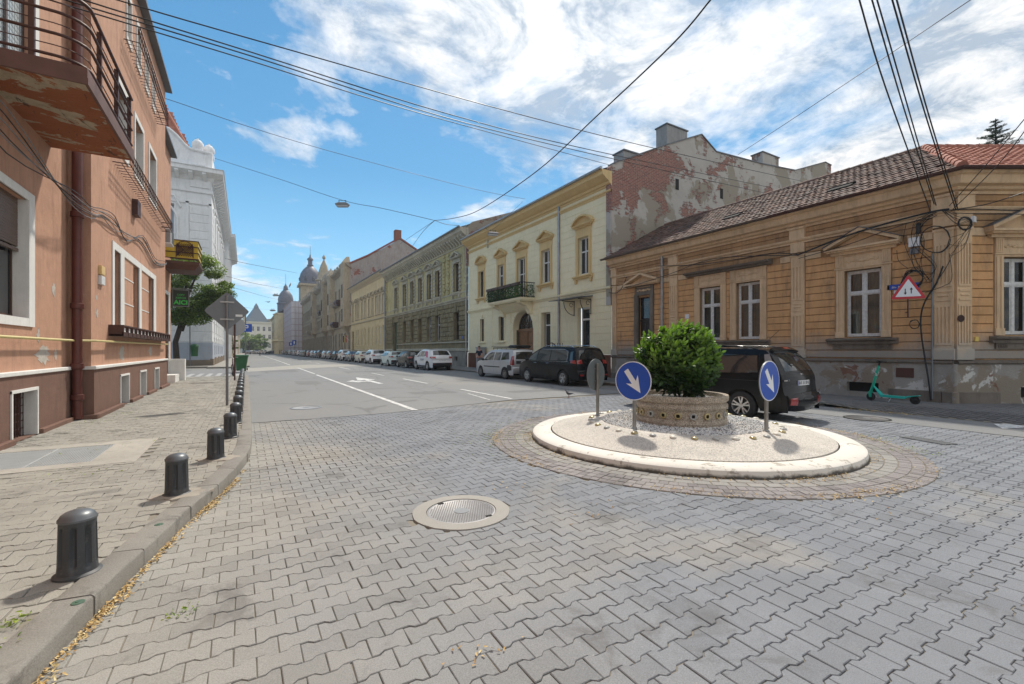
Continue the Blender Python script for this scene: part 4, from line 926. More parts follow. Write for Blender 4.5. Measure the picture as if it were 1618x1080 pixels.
for (a,b,c,d),ctr in zip(uo,gc):
    q=MB()
    for s_ in (-1,1):
        x=a-.16 if s_<0 else b
        q.box(x,x+.16,-.08,.02,c-.05,d)
        for k in range(7): q.cbox((a-.42 if s_<0 else b+.0),(a if s_<0 else b+.42),-.12,0,c+.05+k*.38,c+.24+k*.38,.02)
    q.box(a-.3,b+.3,-.1,0,d,d+.16).box(a-.22,b+.22,-.06,0,d+.16,d+.45); q.ellip(((a+b)/2,-.05,d+.3),(.3,.05,.1),8,5)
    if ctr in (45.45,51.1): arc_ped(q,a-.42,b+.42,d+.45,d+.95,.32,.12,8)
    else: tri_ped(q,a-.42,b+.42,d+.45,d+.98,.32,.12)
    q.ellip(((a+b)/2,-.1,d+.68),(.16,.12,.16),8,6)
    q.profile([(0,c-.35),(-.12,c-.33),(-.25,c-.18),(-.25,c-.1),(0,c-.07)],a-.35,b+.35)
    for u in (a-.25,b+.05): q.box(u,u+.2,-.2,0,c-.6,c-.3)
    q.build('window_surround',GRT,gb)
    quick_window(gb,a,b,c,d,.2,REDW if ctr in (43.0,45.45,48.3) else BROWNW)
for i,(a,b,c,d) in enumerate(lo):
    quick_window(gb,a,b,c,d,.25,simple('plywood_panel',(.22,.13,.05),.7) if i in (3,4,5) else (WPAINT if i in (1,2) else BROWNW),GLASS if i<3 else simple('boarded_panel',(.17,.10,.04),.8),2 if i<3 else 1)
    q=MB(); q.prism([((a+b)/2-.16,5.1),((a+b)/2+.16,5.1),((a+b)/2+.24,5.7),((a+b)/2-.24,5.7)],'y',-.18,0); q.prism([((a+b)/2-.5,5.1),((a+b)/2-.2,5.1),((a+b)/2-.3,5.6),((a+b)/2-.8,5.4)],'y',-.13,0); q.prism([((a+b)/2+.2,5.1),((a+b)/2+.5,5.1),((a+b)/2+.8,5.4),((a+b)/2+.3,5.6)],'y',-.13,0); q.build('keystone',GRD,gb)
q=MB(); 
q.box(gate[0],gate[1],.3,.36,.1,5.2)
for s_ in (0,1):
    a=gate[0]+s_*(gate[1]-gate[0])/2
    for z,e_ in ((.3,1.4),(1.55,2.7),(2.85,3.6)): q.cbox(a+.1,a+.92,.26,.3,z,e_,.03)
q.build('gate',simple('green_gate_paint',(.05,.085,.035),.5,var=.3),gb)
q=MB()
for x0,x1 in ((GL-.75,GL-.05),(fg(41.6),fg(41.0)),(fg(40.5),fg(39.9)),(.1,.7)):
    for k in range(11): q.cbox(x0 if k%2 else x0+.12,x1 if k%2 else x1-.12,-.14,0,6.95+k*.36,7.2+k*.36,.02)
q.build('quoin_blocks',GR1,gb,kind='stuff')
q=MB(); cornice(q,-.05,GL+.05,11.35,12.3,.85); q.profile([(0,10.95),(-.1,10.96),(-.12,11.05),(0,11.1)],0,GL); q.build('cornice',GRT,gb,auto=30)
q=MB()
for k in range(int(GL/.62)): x=.2+k*.62; q.prism([(0,11.15),(-.12,11.15),(-.25,11.35),(-.6,11.62),(-.6,11.8),(0,11.8)],'x',x,x+.24)
q.build('modillions',GRT,gb,kind='stuff')
q=MB(); q.tube([(0,-.9,12.32),(GL,-.9,12.32)],.09,6); q.build('gutter',FLASH,gb)
q=MB(); q.face([(0,-.8,12.3),(GL,-.8,12.3),(GL,6,15),(0,6,15)]); q.build('roof',FLASH,gb)
q=MB(); L_=[(0,12.3),(0.6,12.9),(6,14.9),(9,14.6),(9,9),(0,9)]; q.loftrings([[(GL-.35,p[0]-.2,p[1]) for p in L_],[(GL,p[0]-.2,p[1]) for p in L_]]); q.build('firewall',FIRE,gb)
downpipe('downpipe',GL-.15,.3,12.2,-.16,ZINC,.07,gb); downpipe('downpipe',-.05+.2,.3,12.2,-.16,GREYMETAL,.07,gb)
# blue house plate
q=MB(); q.box(fg(36.9),fg(36.5),-.16,-.13,2.6,2.85); q.build('house_plate',simple('blue_enamel',(.02,.07,.30),.4),gb)
# --- pale yellow house
LY=plaster('pale_yellow_stucco',(.68,.57,.35),.12,(.28,.24,.17),.4,bump=.4); LYT=plaster('grey_cream_trim',(.55,.48,.35),.15,(.2,.17,.13),.45)
ly=building('pale_yellow_house','pale yellow two-storey house with paired white window blinds beyond the olive palace',16.8,86.5,R(-90)); LL=23.85
lc=[1.6,4.4,6.2,9.0,11.4,14.0,16.3,18.6,20.6,22.6]; lw=.5
uo=[(c-lw,c+lw,7.0,9.6) for c in lc]; lo=[(c-lw,c+lw,2.4,5.1) for c in lc[1:]]+[(.6,2.4,.1,5.0)]
BLIND=simple('white_blind',(.62,.62,.60),.7,var=.2)
q=MB(); wallgrid(q,0,LL,6.2,12,uo,0,.25); wallgrid(q,0,LL,1.5,6.2,[(a,b,max(c,1.5),d) for a,b,c,d in lo],0,.25); wallgrid(q,0,LL,0,1.5,[(.6,2.4,.1,1.5)],-.08,.3); q.build('wall',LY,ly)
q=MB(); 
for r_ in range(9):
    segs=[0]+sorted(v for o in lo for v in o[:2])+[LL]
    for a,b in zip(segs[::2],segs[1::2]):
        if b-a>.1: q.cbox(a+.04,b-.04,-.07,0,1.8+r_*.42,1.8+r_*.42+.34,.04)
q.build('rusticated_blocks',LY,ly,kind='stuff')
for i,(a,b,c,d) in enumerate(uo):
    q=MB(); 
    for x in (a-.14,b): q.box(x,x+.14,-.08,.02,c-.05,d)
    q.box(a-.2,b+.2,-.12,0,d,d+.2); (tri_ped if i%3 else arc_ped)(q,a-.3,b+.3,d+.35,d+.9,.28); q.profile([(0,c-.3),(-.2,c-.2),(-.2,c-.1),(0,c-.05)],a-.3,b+.3); q.build('window_surround',LYT,ly)
    quick_window(ly,a,b,c,d,.12,WHITE,BLIND)
for a,b,c,d in lo[:-1]: quick_window(ly,a,b,c,d,.15,WHITE,BLIND)
q=MB(); q.box(.6,2.4,.2,.25,.1,5); q.build('gate',BROWNW,ly)
q=MB(); q.profile([(0,6.1),(-.2,6.2),(-.2,6.35),(0,6.4)],0,LL); q.profile([(0,1.5),(-.15,1.52),(-.15,1.65),(0,1.7)],2.4,LL); q.build('string_course',LYT,ly)
q=MB(); cornice(q,0,LL,12.0,12.75,.7); q.build('cornice',LYT,ly,auto=30); q=MB(); q.tube([(0,-.75,12.75),(LL,-.75,12.75)],.1,6); q.build('gutter',FLASH,ly)
q=MB(); q.face([(0,-.7,12.72),(LL,-.7,12.72),(LL,7,15.6),(0,7,15.6)]); q.build('roof',OT[1],ly)
downpipe('downpipe',LL-.2,.3,12.7,-.12,GREYMETAL,.07,ly)
# flag by the next entrance
fl=thing('flag','Romanian tricolour and EU flags hanging by the entrance far down the street','flag',(16.4,87.5,3.6))
q=MB(); q.tube([(0.3,0,-.2),(-.9,0,.8)],.03,5); q.build('flagpole',WHITEP,fl)
for k,c in enumerate([(.01,.03,.3),(.75,.55,.02),(.5,.01,.01)]): q=MB(); q.loftrings([[(-.85+.2*k+.2*i,.04*math.sin(i*3+t),.7-1.15*t-.25*i*0) for t in (0,.4,.8,1.1)] for i in (0,1)],False,False,False); q.build('flag_stripe',simple('flag_cloth',c,.8),fl)
# --- tall ornate houses
def tall_house(name,label,Y0,Y1,H,floors,wc,mat,trim,X=16.8,bays=(),balc=(),glz=None,top='bump',dep=9,roof=FLASH):
    o=building(name,label,X,Y1,R(-90)); L=Y1-Y0; n=len(wc); q=MB(); ops=[]
    for (z0,z1) in floors:
        for c,w in wc: ops.append((c-w,c+w,z0,z1))
    wallgrid(q,0,L,0,H,ops,0,.3); q.box(L-.01,L,0,dep,0,H); q.box(0,.01,0,dep,0,H); q.build('wall',mat,o)
    for a,b,c,d in ops: quick_window(o,a,b,c,d,.2,BROWNW,glz)
    for a,b,c,d in ops: q=MB(); q.box(a-.15,b+.15,-.12,.0,d,d+.2); q.box(a-.2,b+.2,-.18,0,c-.22,c-.05); q.box(a-.14,a-.0,-.07,0,c,d); q.box(b,b+.14,-.07,0,c,d); q.build('window_surround',trim,o)
    q=MB(); cornice(q,0,L,H-.8,H+.1,.9)
    for z0,z1 in floors[1:]: q.profile([(0,z0-1.0),(-.2,z0-.9),(-.22,z0-.75),(0,z0-.7)],0,L)
    q.build('cornice',trim,o,auto=30)
    for a,b in bays:
        q=MB(); z0=floors[1][0]-.9
        sh=[(a,0),(a+.5,-1.1),(b-.5,-1.1),(b,0)]
        q.loftrings([[(p[0]*.3+(a+b)/2*.7,p[1]*.1,z0-1.4) for p in sh],[(p[0],p[1],z0) for p in sh],[(p[0],p[1],H-.5) for p in sh],[(p[0],p[1]*1.15,H+.4) for p in sh],[(p[0]*.5+(a+b)/4,p[1]*.4,H+1.6) for p in sh]],True,True); q.build('oriel',mat,o)
        for f0,f1 in floors[1:]: quick_window(o,(a+b)/2-.6,(a+b)/2+.6,f0,f1,-1.16,BROWNW)
    for a,b,z,mt in balc:
        q=MB(); q.box(a,b,-1.1,0,z,z+.18); n_=8
        for k in range(n_): t=math.pi*k/(n_-1)
        q.loftrings([[(a,0,z+.18),(a,-1.1,z+.18),(b,-1.1,z+.18),(b,0,z+.18)],[(a-.15,0,z+.6),(a-.15,-1.35,z+.6),(b+.15,-1.35,z+.6),(b+.15,0,z+.6)],[(a,0,z+1.1),(a,-1.1,z+1.1),(b,-1.1,z+1.1),(b,0,z+1.1)]],False,False); q.build('balcony',mt,o)
    q=MB(); q.face([(0,-.4,H+.1),(L,-.4,H+.1),(L,5,H+3),(0,5,H+3)]); q.face([(0,5,H+3),(L,5,H+3),(L,9,H),(0,9,H)]); q.build('roof',roof,o)
    return o
TA=plaster('tan_stucco',(.46,.38,.27),.2,(.13,.11,.09),.5,bump=.5); TG=plaster('sooty_grey_trim',(.36,.31,.245),.3,(.08,.07,.06),.6,bump=.5); TB=plaster('brown_ochre_stucco',(.40,.32,.22),.25,(.10,.085,.07),.6)
oa=tall_house('tall_tan_house','tall tan house with two stacks of projecting oriels and bulging balconies',86.55,112,17.6,[(1.6,4.8),(7,9.4),(11.5,14)],[(1.2,.45),(3.2,.45),(6.4,.5),(9.2,.5),(13.6,.5),(16.4,.5),(19.6,.5),(23.8,.5)],TA,TG,bays=[(3.8,7.6),(20.3,24.6)],balc=[(9.5,12.2,6.4,RUST),(14.2,16.8,10.6,RUST),(9.5,12.2,10.6,TG)])
q=MB(); L_=[(-.1,17.5),(3,19.2),(9,23.2),(14,20.5),(14,8),(-.1,8)]; q.loftrings([[(25.12,p[0],p[1]) for p in L_],[(25.48,p[0],p[1]) for p in L_]]); q.build('firewall',plaster('pink_grey_firewall',(.36,.325,.30),.2,(.3,.17,.13),.6,peel=(.30,.12,.085),pa=.60,psc=.35),oa)
q=MB(); q.prism([(-.3,17.5),(3,19.25),(9,23.3),(14,20.6),(14,20.9),(9,23.65),(3,19.6),(-.3,17.8)],'x',24.9,25.6); q.build('red_capping',simple('red_tile_capping',(.28,.08,.05),.8),oa)
q=MB(); q.box(23.6,24.8,8.4,9.6,22,25.2); q.build('chimney',simple('chimney_brick',(.25,.09,.06),.9),oa)
def turret(par,x,y,z0,prof,mat,n=12,smooth=True,name='dome'): q=MB(); q.lathe(prof,(x,y,z0),n); return q.build(name,mat,par,auto=40)
ob=tall_house('ornate_corner_block','long ornate blackened block with arched attic and a pointed turret',112,168,17.4,[(1.4,4.9),(7,9.2),(11,13.6)],[(1.5+i*2.3,.5) for i in range(24)],TB,TG,bays=[(30,34.5),(50,54)],balc=[(46,48.6,10.3,RUST),(20,23,6.2,TG)])
DOME=simple('slate_violet_dome',(.16,.165,.205),.55,.1,var=.4,scale=1.2); SPIRE=simple('dark_finial',(.10,.10,.11),.5,.3)
turret(ob,32,2.2,17.3,[(1.9,0),(1.9,3.6),(2.3,3.7),(2.3,4.0),(1.8,4.3),(1.5,6),(.9,8),(.35,9.3),(.15,9.8),(.45,10.2),(.4,10.6),(.01,11.2)],TA)
turret(ob,52,1,17.3,[(2.0,0),(2.2,1),(1.8,2),(1.2,3),(.3,3.6),(.01,4.2)],TG,8,name='attic_gable')
q=MB()
for k in range(14): x=2+k*4; q.lathe([(.4,17.4),(.5,18.1),(.25,18.5),(.35,18.9),(.01,19.4)],(x,-.2,0),8)
q.build('attic_urns',TG,ob,kind='stuff')
q=MB()
for x in (40.5,44,): arc_ped(q,x,x+3.2,17.5,19.2,.5,.3)
q.build('attic_gable',TG,ob)
q=MB()
for k in range(9): x=1+k*2.8; q.lathe([(.3,17.6),(.42,18.2),(.2,18.5),(.3,18.8),(.01,19.2)],(x,-.2,0),8)
q.build('attic_urns',TG,oa,kind='stuff')
# --- scaffolded house with the big dome
sc=building('scaffolded_dome_house','house wrapped in white scaffold netting under a violet dome with lantern',13.6,208,R(-90)); SL=36.5
NET=Mt('white_scaffold_net'); br=NET.noise(3,5,.6); NET.col(NET.mix(br,(.50,.48,.50),(.66,.63,.66))).rough(.9).bump(NET.noise(1.5,4),.5,.1)
q=MB(); n=40
def netrow(ptsxy,z0,z1):
    for k in range(len(ptsxy)-1):
        (x,y),(x2,y2)=ptsxy[k],ptsxy[k+1]; q.face([(x,y,z0),(x2,y2,z0),(x2,y2,z1),(x,y,z1)])
P=[(SL*i/24,.12*math.sin(i*2.3)) for i in range(25)]+[(SL+.1*math.sin(j*2.1),3.3*j/4) for j in range(1,5)]
for z in np.arange(.5,18.5,2.0): netrow(P,z+.05,z+1.95)
q.build('netting',NET.m,sc,smooth=True)
q=MB()
for z in np.arange(2.45,19,2.0): q.tube([(0,-.15,z),(SL+.15,-.15,z),(SL+.15,3.3,z)],.06,4)
for k in range(13): q.tube([(SL*k/12,-.15,0),(SL*k/12,-.15,19)],.05,4)
for y in (1.1,2.2,3.3): q.tube([(SL+.15,y,0),(SL+.15,y,19)],.05,4)
q.build('scaffold_tubes',simple('scaffold_red_grey',(.40,.27,.27),.6),sc)
q=MB(); q.box(0,SL-.3,3.3,14,0,18.3); q.box(0,SL-.1,.3,3.3,0,18); q.build('wall',TA,sc)
q=MB(); q.box(SL-10,SL-2.5,3.2,10.5,18.3,24.5); cornice(q,SL-10.4,SL-2.1,24.2,25.2,0); q.box(SL-10.8,SL-1.7,2.6,11.2,24.5,25.2); q.build('tower',TA,sc)
turret(sc,SL-6.2,6.6,25.2,[(3.9,0),(3.9,.6),(3.5,1),(3.6,2.2),(3.3,3.8),(2.5,5.3),(1.5,6.4),(.9,6.9),(1.1,7.0),(1.1,7.3),(.75,7.4),(.75,9),(1.1,9.1),(1.0,9.5),(.3,10.2),(.25,10.8),(.08,11.2),(.05,14),(.01,14.2)],DOME,16)
q=MB(); 
for k in range(8): a=k*math.pi/4+.2; q.lathe([(.5,0),(.6,.9),(.2,1.5),(.01,1.9)],(SL-6.2+3.4*math.cos(a),6.6+3.4*math.sin(a),26.4),6)
q.build('dormers',SPIRE,sc,kind='stuff')
# --- next corner with the smaller dome, street bends
nb=tall_house('bowed_corner_house','pale corner house with bowed front and a small dark dome and spire',208,262,17,[(2,5.5),(8,10.6),(12,14.6)],[(2+i*3.3,.7) for i in range(16)],LY,LYT,X=11.6,roof=DOME)
turret(nb,50,3,16.8,[(3.2,0),(3.2,4),(3.5,4.2),(3.4,4.6),(2.9,4.8),(3.0,6.3),(2.6,8),(1.7,9.4),(.9,10.2),(1.0,10.3),(.8,11.6),(.3,12.3),(.07,13),(.05,17),(.01,17)],DOME,14)
q=MB(); q.lathe([(3.6,0),(3.6,5),(4.6,5.4),(4.4,5.8),(3.6,6),(3.5,16),(4.2,16.6),(3.3,17)],(50,2.2,0),14); q.build('bowed_corner',LY,nb,auto=40)
# --- the palace closing the view
eb=thing('far_palace','cream palace with grey pyramid roof closing the far end of the street','building',(-1.5,318,0),R(14))
LY=plaster('far_cream_stucco',(.70,.66,.55),.08,st=.15)
q=MB(); wallgrid(q,0,20,0,19,[(1.5+3.2*i,3.0+3.2*i,z,z+2.8) for i in range(6) for z in (3,8.5,13.5)],0,.4); q.box(0,20,.4,14,0,19); cornice(q,-.3,20.3,17.6,19.2,1); q.profile([(0,6.6),(-.4,6.8),(-.4,7.2),(0,7.3)],0,20); q.build('wall',LY,eb)
for i in range(6):
    for z in (3,8.5,13.5): quick_window(eb,1.5+3.2*i,3.0+3.2*i,z,z+2.8,.3,WHITE)
q=MB(); q.loftrings([[(3,1,19.2),(15,1,19.2),(15,12,19.2),(3,12,19.2)],[(4.4,2.2,22),(13.6,2.2,22),(13.6,10,22),(4.4,10,22)],[(8,5,28.5),(10,5,28.5),(10,7,28.5),(8,7,28.5)],[(7.8,4.8,28.6),(10.2,4.8,28.6),(10.2,7.2,28.6),(7.8,7.2,28.6)],[(8.3,5.3,30),(9.7,5.3,30),(9.7,6.7,30),(8.3,6.7,30)],[(8.9,5.9,31.2),(9.1,5.9,31.2),(9.1,6.1,31.2),(8.9,6.1,31.2)]]); q.build('pyramid_roof',simple('slate_blue_roof',(.16,.19,.22),.5),eb)
q=MB()
for x in (.6,18): q.box(x,x+1.6,1,3,19,22.5)
q.box(15.5,19.5,0.2,8,19,21.5); q.build('attic_blocks',LYT,eb)
# ================================================================= terracotta house on the left
PK=plaster('terracotta_stucco',(.55,.315,.215),.14,(.26,.14,.10),.42,peel=(.62,.55,.47),pa=.80,psc=1.2,bump=.8,bsc=55)
PKD=plaster('brown_plinth_stucco',(.215,.125,.095),.15,(.10,.06,.05),.3,bump=.8,bsc=55,low=(.1,.9,(.13,.08,.065),.5))
m=Mt('peeling_terracotta'); n_=m.noise(1.3,8,.66,.5,off=(2,0,7)); c=m.mix(m.noise(1.2,6),(.50,.235,.14),(.60,.30,.185)); c=m.mix(m.ramp(n_,[(.57,0),(.578,1)]),c,m.mix(m.noise(7,5),(.40,.36,.31),(.66,.62,.55))); m.col(c).rough(.93).bump(m.math('ADD',m.noise(55,4),m.math('MULTIPLY',m.ramp(n_,[(.57,1),(.578,0)]),2)),.6,.01); PKP=m.m
WTR=plaster('white_window_trim',(.74,.73,.70),.06,(.4,.35,.3),.2,bump=.2)
m=Mt('balcony_soffit'); n_=m.noise(.9,9,.68,.7,sc=(1,1.6,1),off=(5,1,2)); c=m.mix(m.noise(2,6),(.24,.075,.025),(.36,.125,.05)); c=m.mix(m.ramp(n_,[(.50,0),(.51,1)]),c,m.mix(m.noise(5,8,.7,.5),(.16,.13,.09),(.66,.56,.40))); c=m.mix(m.ramp(m.noise(2,8,.7,1,sc=(3,.6,1),off=(1,1,1)),[(.60,0),(.64,.8)]),c,(.03,.027,.022)); m.col(c).rough(.95).bump(m.math('ADD',m.noise(8,8,.75),m.math('MULTIPLY',n_,3)),1.0,.03); SOF=m.m
pk=building('terracotta_house','three-storey terracotta stucco house with brown plinth, white window frames and barred planters',-2.85,0,R(90))
# local x = Y (along the street), local y = inward, recessed part at y=.33
RC=.33; B0,B1=12.9,23.26; HB=12.3
w1=(9.0,10.72,2.12,4.12); bd=(9.55,10.95,5.65,8.0)
ug=[(4.5,6.3,5.65,8.0),bd,(8.6,10.4,9.6,11.3)]
q=MB(); wallgrid(q,-6,B0,1.22,HB,[w1]+ug,RC,.28); q.build('wall',PK,pk)
q=MB(); wallgrid(q,-6,B0,.12,1.2,[(9.95,10.9,.13,.9)],RC-.06,.3); q.build('plinth',PKD,pk)
q=MB(); q.cbox(-6,B0,RC-.09,RC,1.17,1.24,.01).build('plinth_cap',WTR,pk)
q=MB(); q.cbox(10.98,B0-.02,RC-.13,RC-.05,.1,.2,.01).cbox(-6,9.9,RC-.13,RC-.05,.1,.2,.01); q.build('foot_moulding',PKD,pk,kind='stuff')
q=MB(); q.face([(B0,0,1.22),(B0,RC+.02,1.22),(B0,RC+.02,HB),(B0,0,HB)]); q.face([(B1,0,1.22),(B1,0,HB),(B1,.5,HB),(B1,.5,1.22)])
gwin=[(14.78,15.45,2.17,4.12),(17.12,17.86,2.17,4.12),(19.55,20.4,2.17,4.12)]
up=[(15.1,16.3,6.9,8.55),(17.3,18.5,6.9,8.55),(19.6,20.9,6.9,8.55)]; tp=[(16.2,16.75,10.35,11.5),(17.55,18.1,10.35,11.5),(18.9,19.45,10.35,11.5),(20.2,20.75,10.35,11.5)]
wallgrid(q,B0,B1,1.22,HB,gwin+up+tp,0,.26); q.build('bay_wall',PK,pk)
q=MB(); cv=[(15.2,16.15,.13,.9),(17.72,18.65,.13,.9),(20.28,21.2,.13,.9)]
wallgrid(q,B0-.05,B1+.04,.12,1.2,cv,-.06,.3); q.face([(B0-.05,-.06,.1),(B0-.05,RC,.1),(B0-.05,RC,1.2),(B0-.05,-.06,1.2)]); q.box(B1+.03,B1+.04,-.059,.5,.1,1.2); q.build('plinth',PKD,pk)
q=MB(); q.cbox(B0-.08,B1+.06,-.10,.0,1.17,1.24,.01); q.box(B0-.08,B0,0.002,RC-.07,1.17,1.238); q.build('plinth_cap',WTR,pk)
q=MB(); xs=[B0-.1]+[v for o in cv for v in (o[0]-.02,o[1]+.02)]+[B1+.1]
for a,b in zip(xs[::2],xs[1::2]): q.cbox(a,b,-.15,-.05,.1,.21,.01)
q.box(B0-.16,B0-.05,-.14,RC-.05,.1,.205); q.build('foot_moulding',PKD,pk,kind='stuff')
def cellar(o,y):
    a,b,c,d=o; q=MB()
    for u,v in ((a-.05,a),(b,b+.05)): q.box(u,v,y-.02,y+.05,c,d+.04)
    q.box(a-.05,b+.05,y-.022,y+.05,d,d+.05); q.box(b-.004,b-.001,y,y+.2,c,d); ce=q.build('cellar_window',WTR,pk)
    g=MB()
    for k in range(9): x=a+.05+(b-a-.1)*k/8; g.box(x-.006,x+.006,y+.14,y+.15,c,d)
    for k in range(7): z=c+(d-c)*k/6; g.box(a,b,y+.15,y+.16,z-.006,z+.006)
    g.build('grille',RUST,ce); g=MB(); g.box(a,b,y+.26,y+.27,c,d); g.build('dark_room',DARK,ce)
cellar((9.95,10.9,.13,.9),RC-.06)
for o in cv: cellar(o,-.06)
SHUT=simple('brown_roller_slats',(.16,.105,.08),.5,var=.2)
def shutter_window(o,y,frac,sur=.2,parent=pk,shutter=True,light=False):
    a,b,c,d=o; s=MB()
    if sur:
        for u,v in ((a-sur,a),(b,b+sur)): s.box(u,v,y-.03,y+.02,c-.14,d+.14)
        s.box(a,b,y-.029,y+.02,d,d+.14).box(a,b,y-.028,y+.02,c-.14,c)
        for x in (a+.002,b-.006): s.box(x,x+.004,y,y+.22,c,d)
        s.build('window_trim',WTR,parent)
    w=window(parent,a,b,c,d,y+.17,BROWNW,GLASS,2 if b-a>.8 else 1,None,.06)
    if shutter:
        zs=d-(d-c)*frac; n=int((d-zs)/.045); g=MB()
        for k in range(n):
            z=d-.045*(k+1); q=MB() if False else g; g.box(a+.03,b-.03,y+.10,y+.125,z+.006,z+.045); g.box(a+.03,b-.03,y+.112,y+.122,z,z+.006)
        g.box(a+.03,b-.03,y+.09,y+.13,zs-.05,zs); g.build('roller_shutter',SHUT,w)
    return w
shutter_window(w1,RC,.42,.24)
for o,fr_ in zip(gwin,(.45,.5,.2)): shutter_window(o,0,fr_,0)
# the three ground windows share one white frame with panels between
q=MB(); q.box(14.6,14.78,-.03,.02,2.05,4.3).box(20.4,20.85,-.03,.02,2.05,4.3); q.box(14.78,20.4,-.029,.02,4.12,4.3)
for a,b in ((15.45,15.85),(17.86,18.2)): q.box(a,b,-.028,.02,2.1,4.12)
for a,b in ((15.85,17.12),(18.2,19.55)):
    for z in (2.85,3.55): q.box(a,b,-.012,.01,z,z+.03)
q.build('window_frame_band',WTR,pk)
for o in up: shutter_window(o,0,.0,.12,shutter=False)
for o in tp: shutter_window(o,0,0,.06,shutter=False)
def planter(x0,x1,z0,z1,d,nb,full=True):
    q=MB(); 
    for z in ([z0,z1] if not full else [z0,(z0+z1)/2,z1]): q.tube([(x0,0,z),(x0,-d,z),(x1,-d,z),(x1,0,z)],.014,5)
    for k in range(nb+1):
        x=x0+(x1-x0)*k/nb; q.tube([(x,0,z0),(x,-d,z0),(x,-d,z1)],.010,4)
    q.tube([(x0,-d*.5,z0),(x1,-d*.5,z0)],.01,4); return q.build('planter_grille',RUST,pk)
planter(14.7,22.3,6.28,6.62,.34,34); planter(15.9,21.2,10.05,10.5,.34,26)
q=MB(); q.box(14.3,22.2,-.26,-.02,1.93,1.97); q.box(14.3,22.2,-.28,-.26,1.93,2.03)
for k in range(16): x=14.3+7.88*k/15; q.box(x,x+.03,-.29,-.0,1.93,2.2)
q.box(14.3,22.2,-.285,-.265,2.17,2.2); q.build('window_box_rail',RUST,pk)
for k in range(15): q=MB(); x=14.36+7.88*k/15; q.box(x,x+.42,-.24,-.06,1.98,2.14); q.build('white_planter_box',WTR,pk)
for z in (3.07,3.30): q=MB(); q.cbox(13.45,13.75,-.06,0,z,z+.2,.01); q.build('meter_box',simple('yellow_meter',(.70,.50,.22),.6) if z>3.2 else WHITEP,pk)
q=MB(); q.box(16.9,17.35,-.14,0,5.55,6.0); q.build('vent_box',RUST,pk)
# roof edge
q=MB(); q.box(-6,B0-.1,RC-.2,RC+6,HB,HB+.1); q.box(B0-.1,B1+.15,-.22,RC+6,HB,HB+.1); q.build('roof_edge',FLASH,pk)
# yellow gas pipe along the front, dark down pipe in the corner
YP=simple('yellow_pipe',(.62,.52,.22),.5,var=.2)
q=MB(); q.tube([(-4,RC-.12,1.78),(B0-.25,RC-.12,1.78),(B0-.12,-.1,1.78),(B0+.1,-.12,1.78),(B1-.3,-.12,1.82)],.024,8); gp=q.build('gas_pipe',YP,pk,auto=50)
q=MB(); 
for x in (8,11,12.4): q.box(x,x+.03,RC-.15,RC,1.74,1.82)
q=q; x=B0-.22; mb=MB(); mb.tube([(x,RC-.16,.15),(x,RC-.16,HB)],.085,12)
for z in (.6,1.25,2.5,4.4,7,9.5): mb.lathe([(.09,-.06),(.115,-.05),(.115,.05),(.09,.06)],(x,RC-.16,z),12)
mb.build('downpipe',simple('oxblood_pipe',(.13,.035,.025),.4,.1,var=.3),pk,auto=50)
# rear part of the house, set back, with the white door
q=MB(); dr_=(25.5,26.9,.5,4.2); wallgrid(q,B1,27.9,1.2,11.2,[dr_,(24.6,25.3,7.4,8.6)],.35,.3); wallgrid(q,B1,27.9,.1,1.2,[(25.5,26.9,.5,1.2)],.35,.3); q.box(27.88,27.9,.36,8,0,11.2); q.build('side_wing_wall',PK,pk)
q=MB(); q.box(25.2,25.5,.29,.4,.12,4.35).box(26.9,27.15,.29,.4,.12,4.35).box(25.5,26.9,.29,.4,4.2,4.35); q.build('door_trim',WTR,pk)
window(pk,25.5,26.9,.5,4.2,.5,WHITE,GLASS,2,.7,.1,name='white_door')
q=MB(); q.box(27.0,27.5,-.3,.35,.1,1.15); q.box(25.4,27.0,-.1,.35,.1,.45); q.build('white_steps',WTR,pk)
q=MB(); q.box(B1,28,.1,6,11.2,11.3); q.build('roof_edge',FLASH,pk)
shutter_window((24.6,25.3,7.4,8.6),.35,0,.08,shutter=False)
q=MB(); q.box(-6,B1,6,6.1,0,HB); q.box(-6.0,-5.9,RC,6,0,HB); q.face([(-6,RC+.3,1.1),(B1,RC+.3,1.1),(B1,RC+.3,1.12),(-6,RC+.3,1.12)]); q.build('rear_wall',PK,pk)
# big balcony with rounded rail
q=MB(); q.box(8.7,11.8,-.88,RC,5.43,5.47); bs=q.build('balcony_soffit',SOF,pk)
q=MB(); q.box(8.69,11.81,-.89,RC-.002,5.475,5.65); q.box(8.68,11.82,-.90,-.86,5.41,5.5).box(8.68,8.72,-.86,RC,5.41,5.5); bs=q.build('balcony_slab',simple('balcony_brown_edge',(.15,.075,.06),.7,var=.35,scale=4),pk)
rl=put('balcony_railing',None,pk)
def railpath(z,ins=0,r=.32):
    x0,x1,y0=8.74+ins,11.8,-.86+ins; P=[(x0,RC,z)]
    P+=[(x0+r-r*math.cos(t),y0+r-r*math.sin(t),z) for t in [math.pi/2*i/6 for i in range(7)]]
    return P+[(x1,y0,z)]
for k in range(4): q=MB(); q.tube(railpath(5.74+.31*k,0),.022 if k<3 else .027,8); q.build('rail_tube',RUST,rl,auto=60)
for k in range(3): q=MB(); q.tube(railpath(5.895+.31*k,.02),.008,5); q.build('rail_wire',RUST,rl)
for x,y in ((8.76,-.3),(9.6,-.83),(10.7,-.83),(11.75,-.83)): q=MB(); q.box(x-.03,x+.03,y-.03,y+.03,5.5,6.68); q.build('rail_post',RUST,rl)
q=MB(); 
for z in (5.74,6.05,6.36,6.67): q.tube([(11.8,-.86,z),(11.8,-.75,z-.0),(11.8,-.75,z-.12)],.018,5)
q.build('rail_end',RUST,rl,kind='stuff')
FROST=simple('frosted_wired_glass',(.58,.64,.66),.25,var=.12,scale=3)
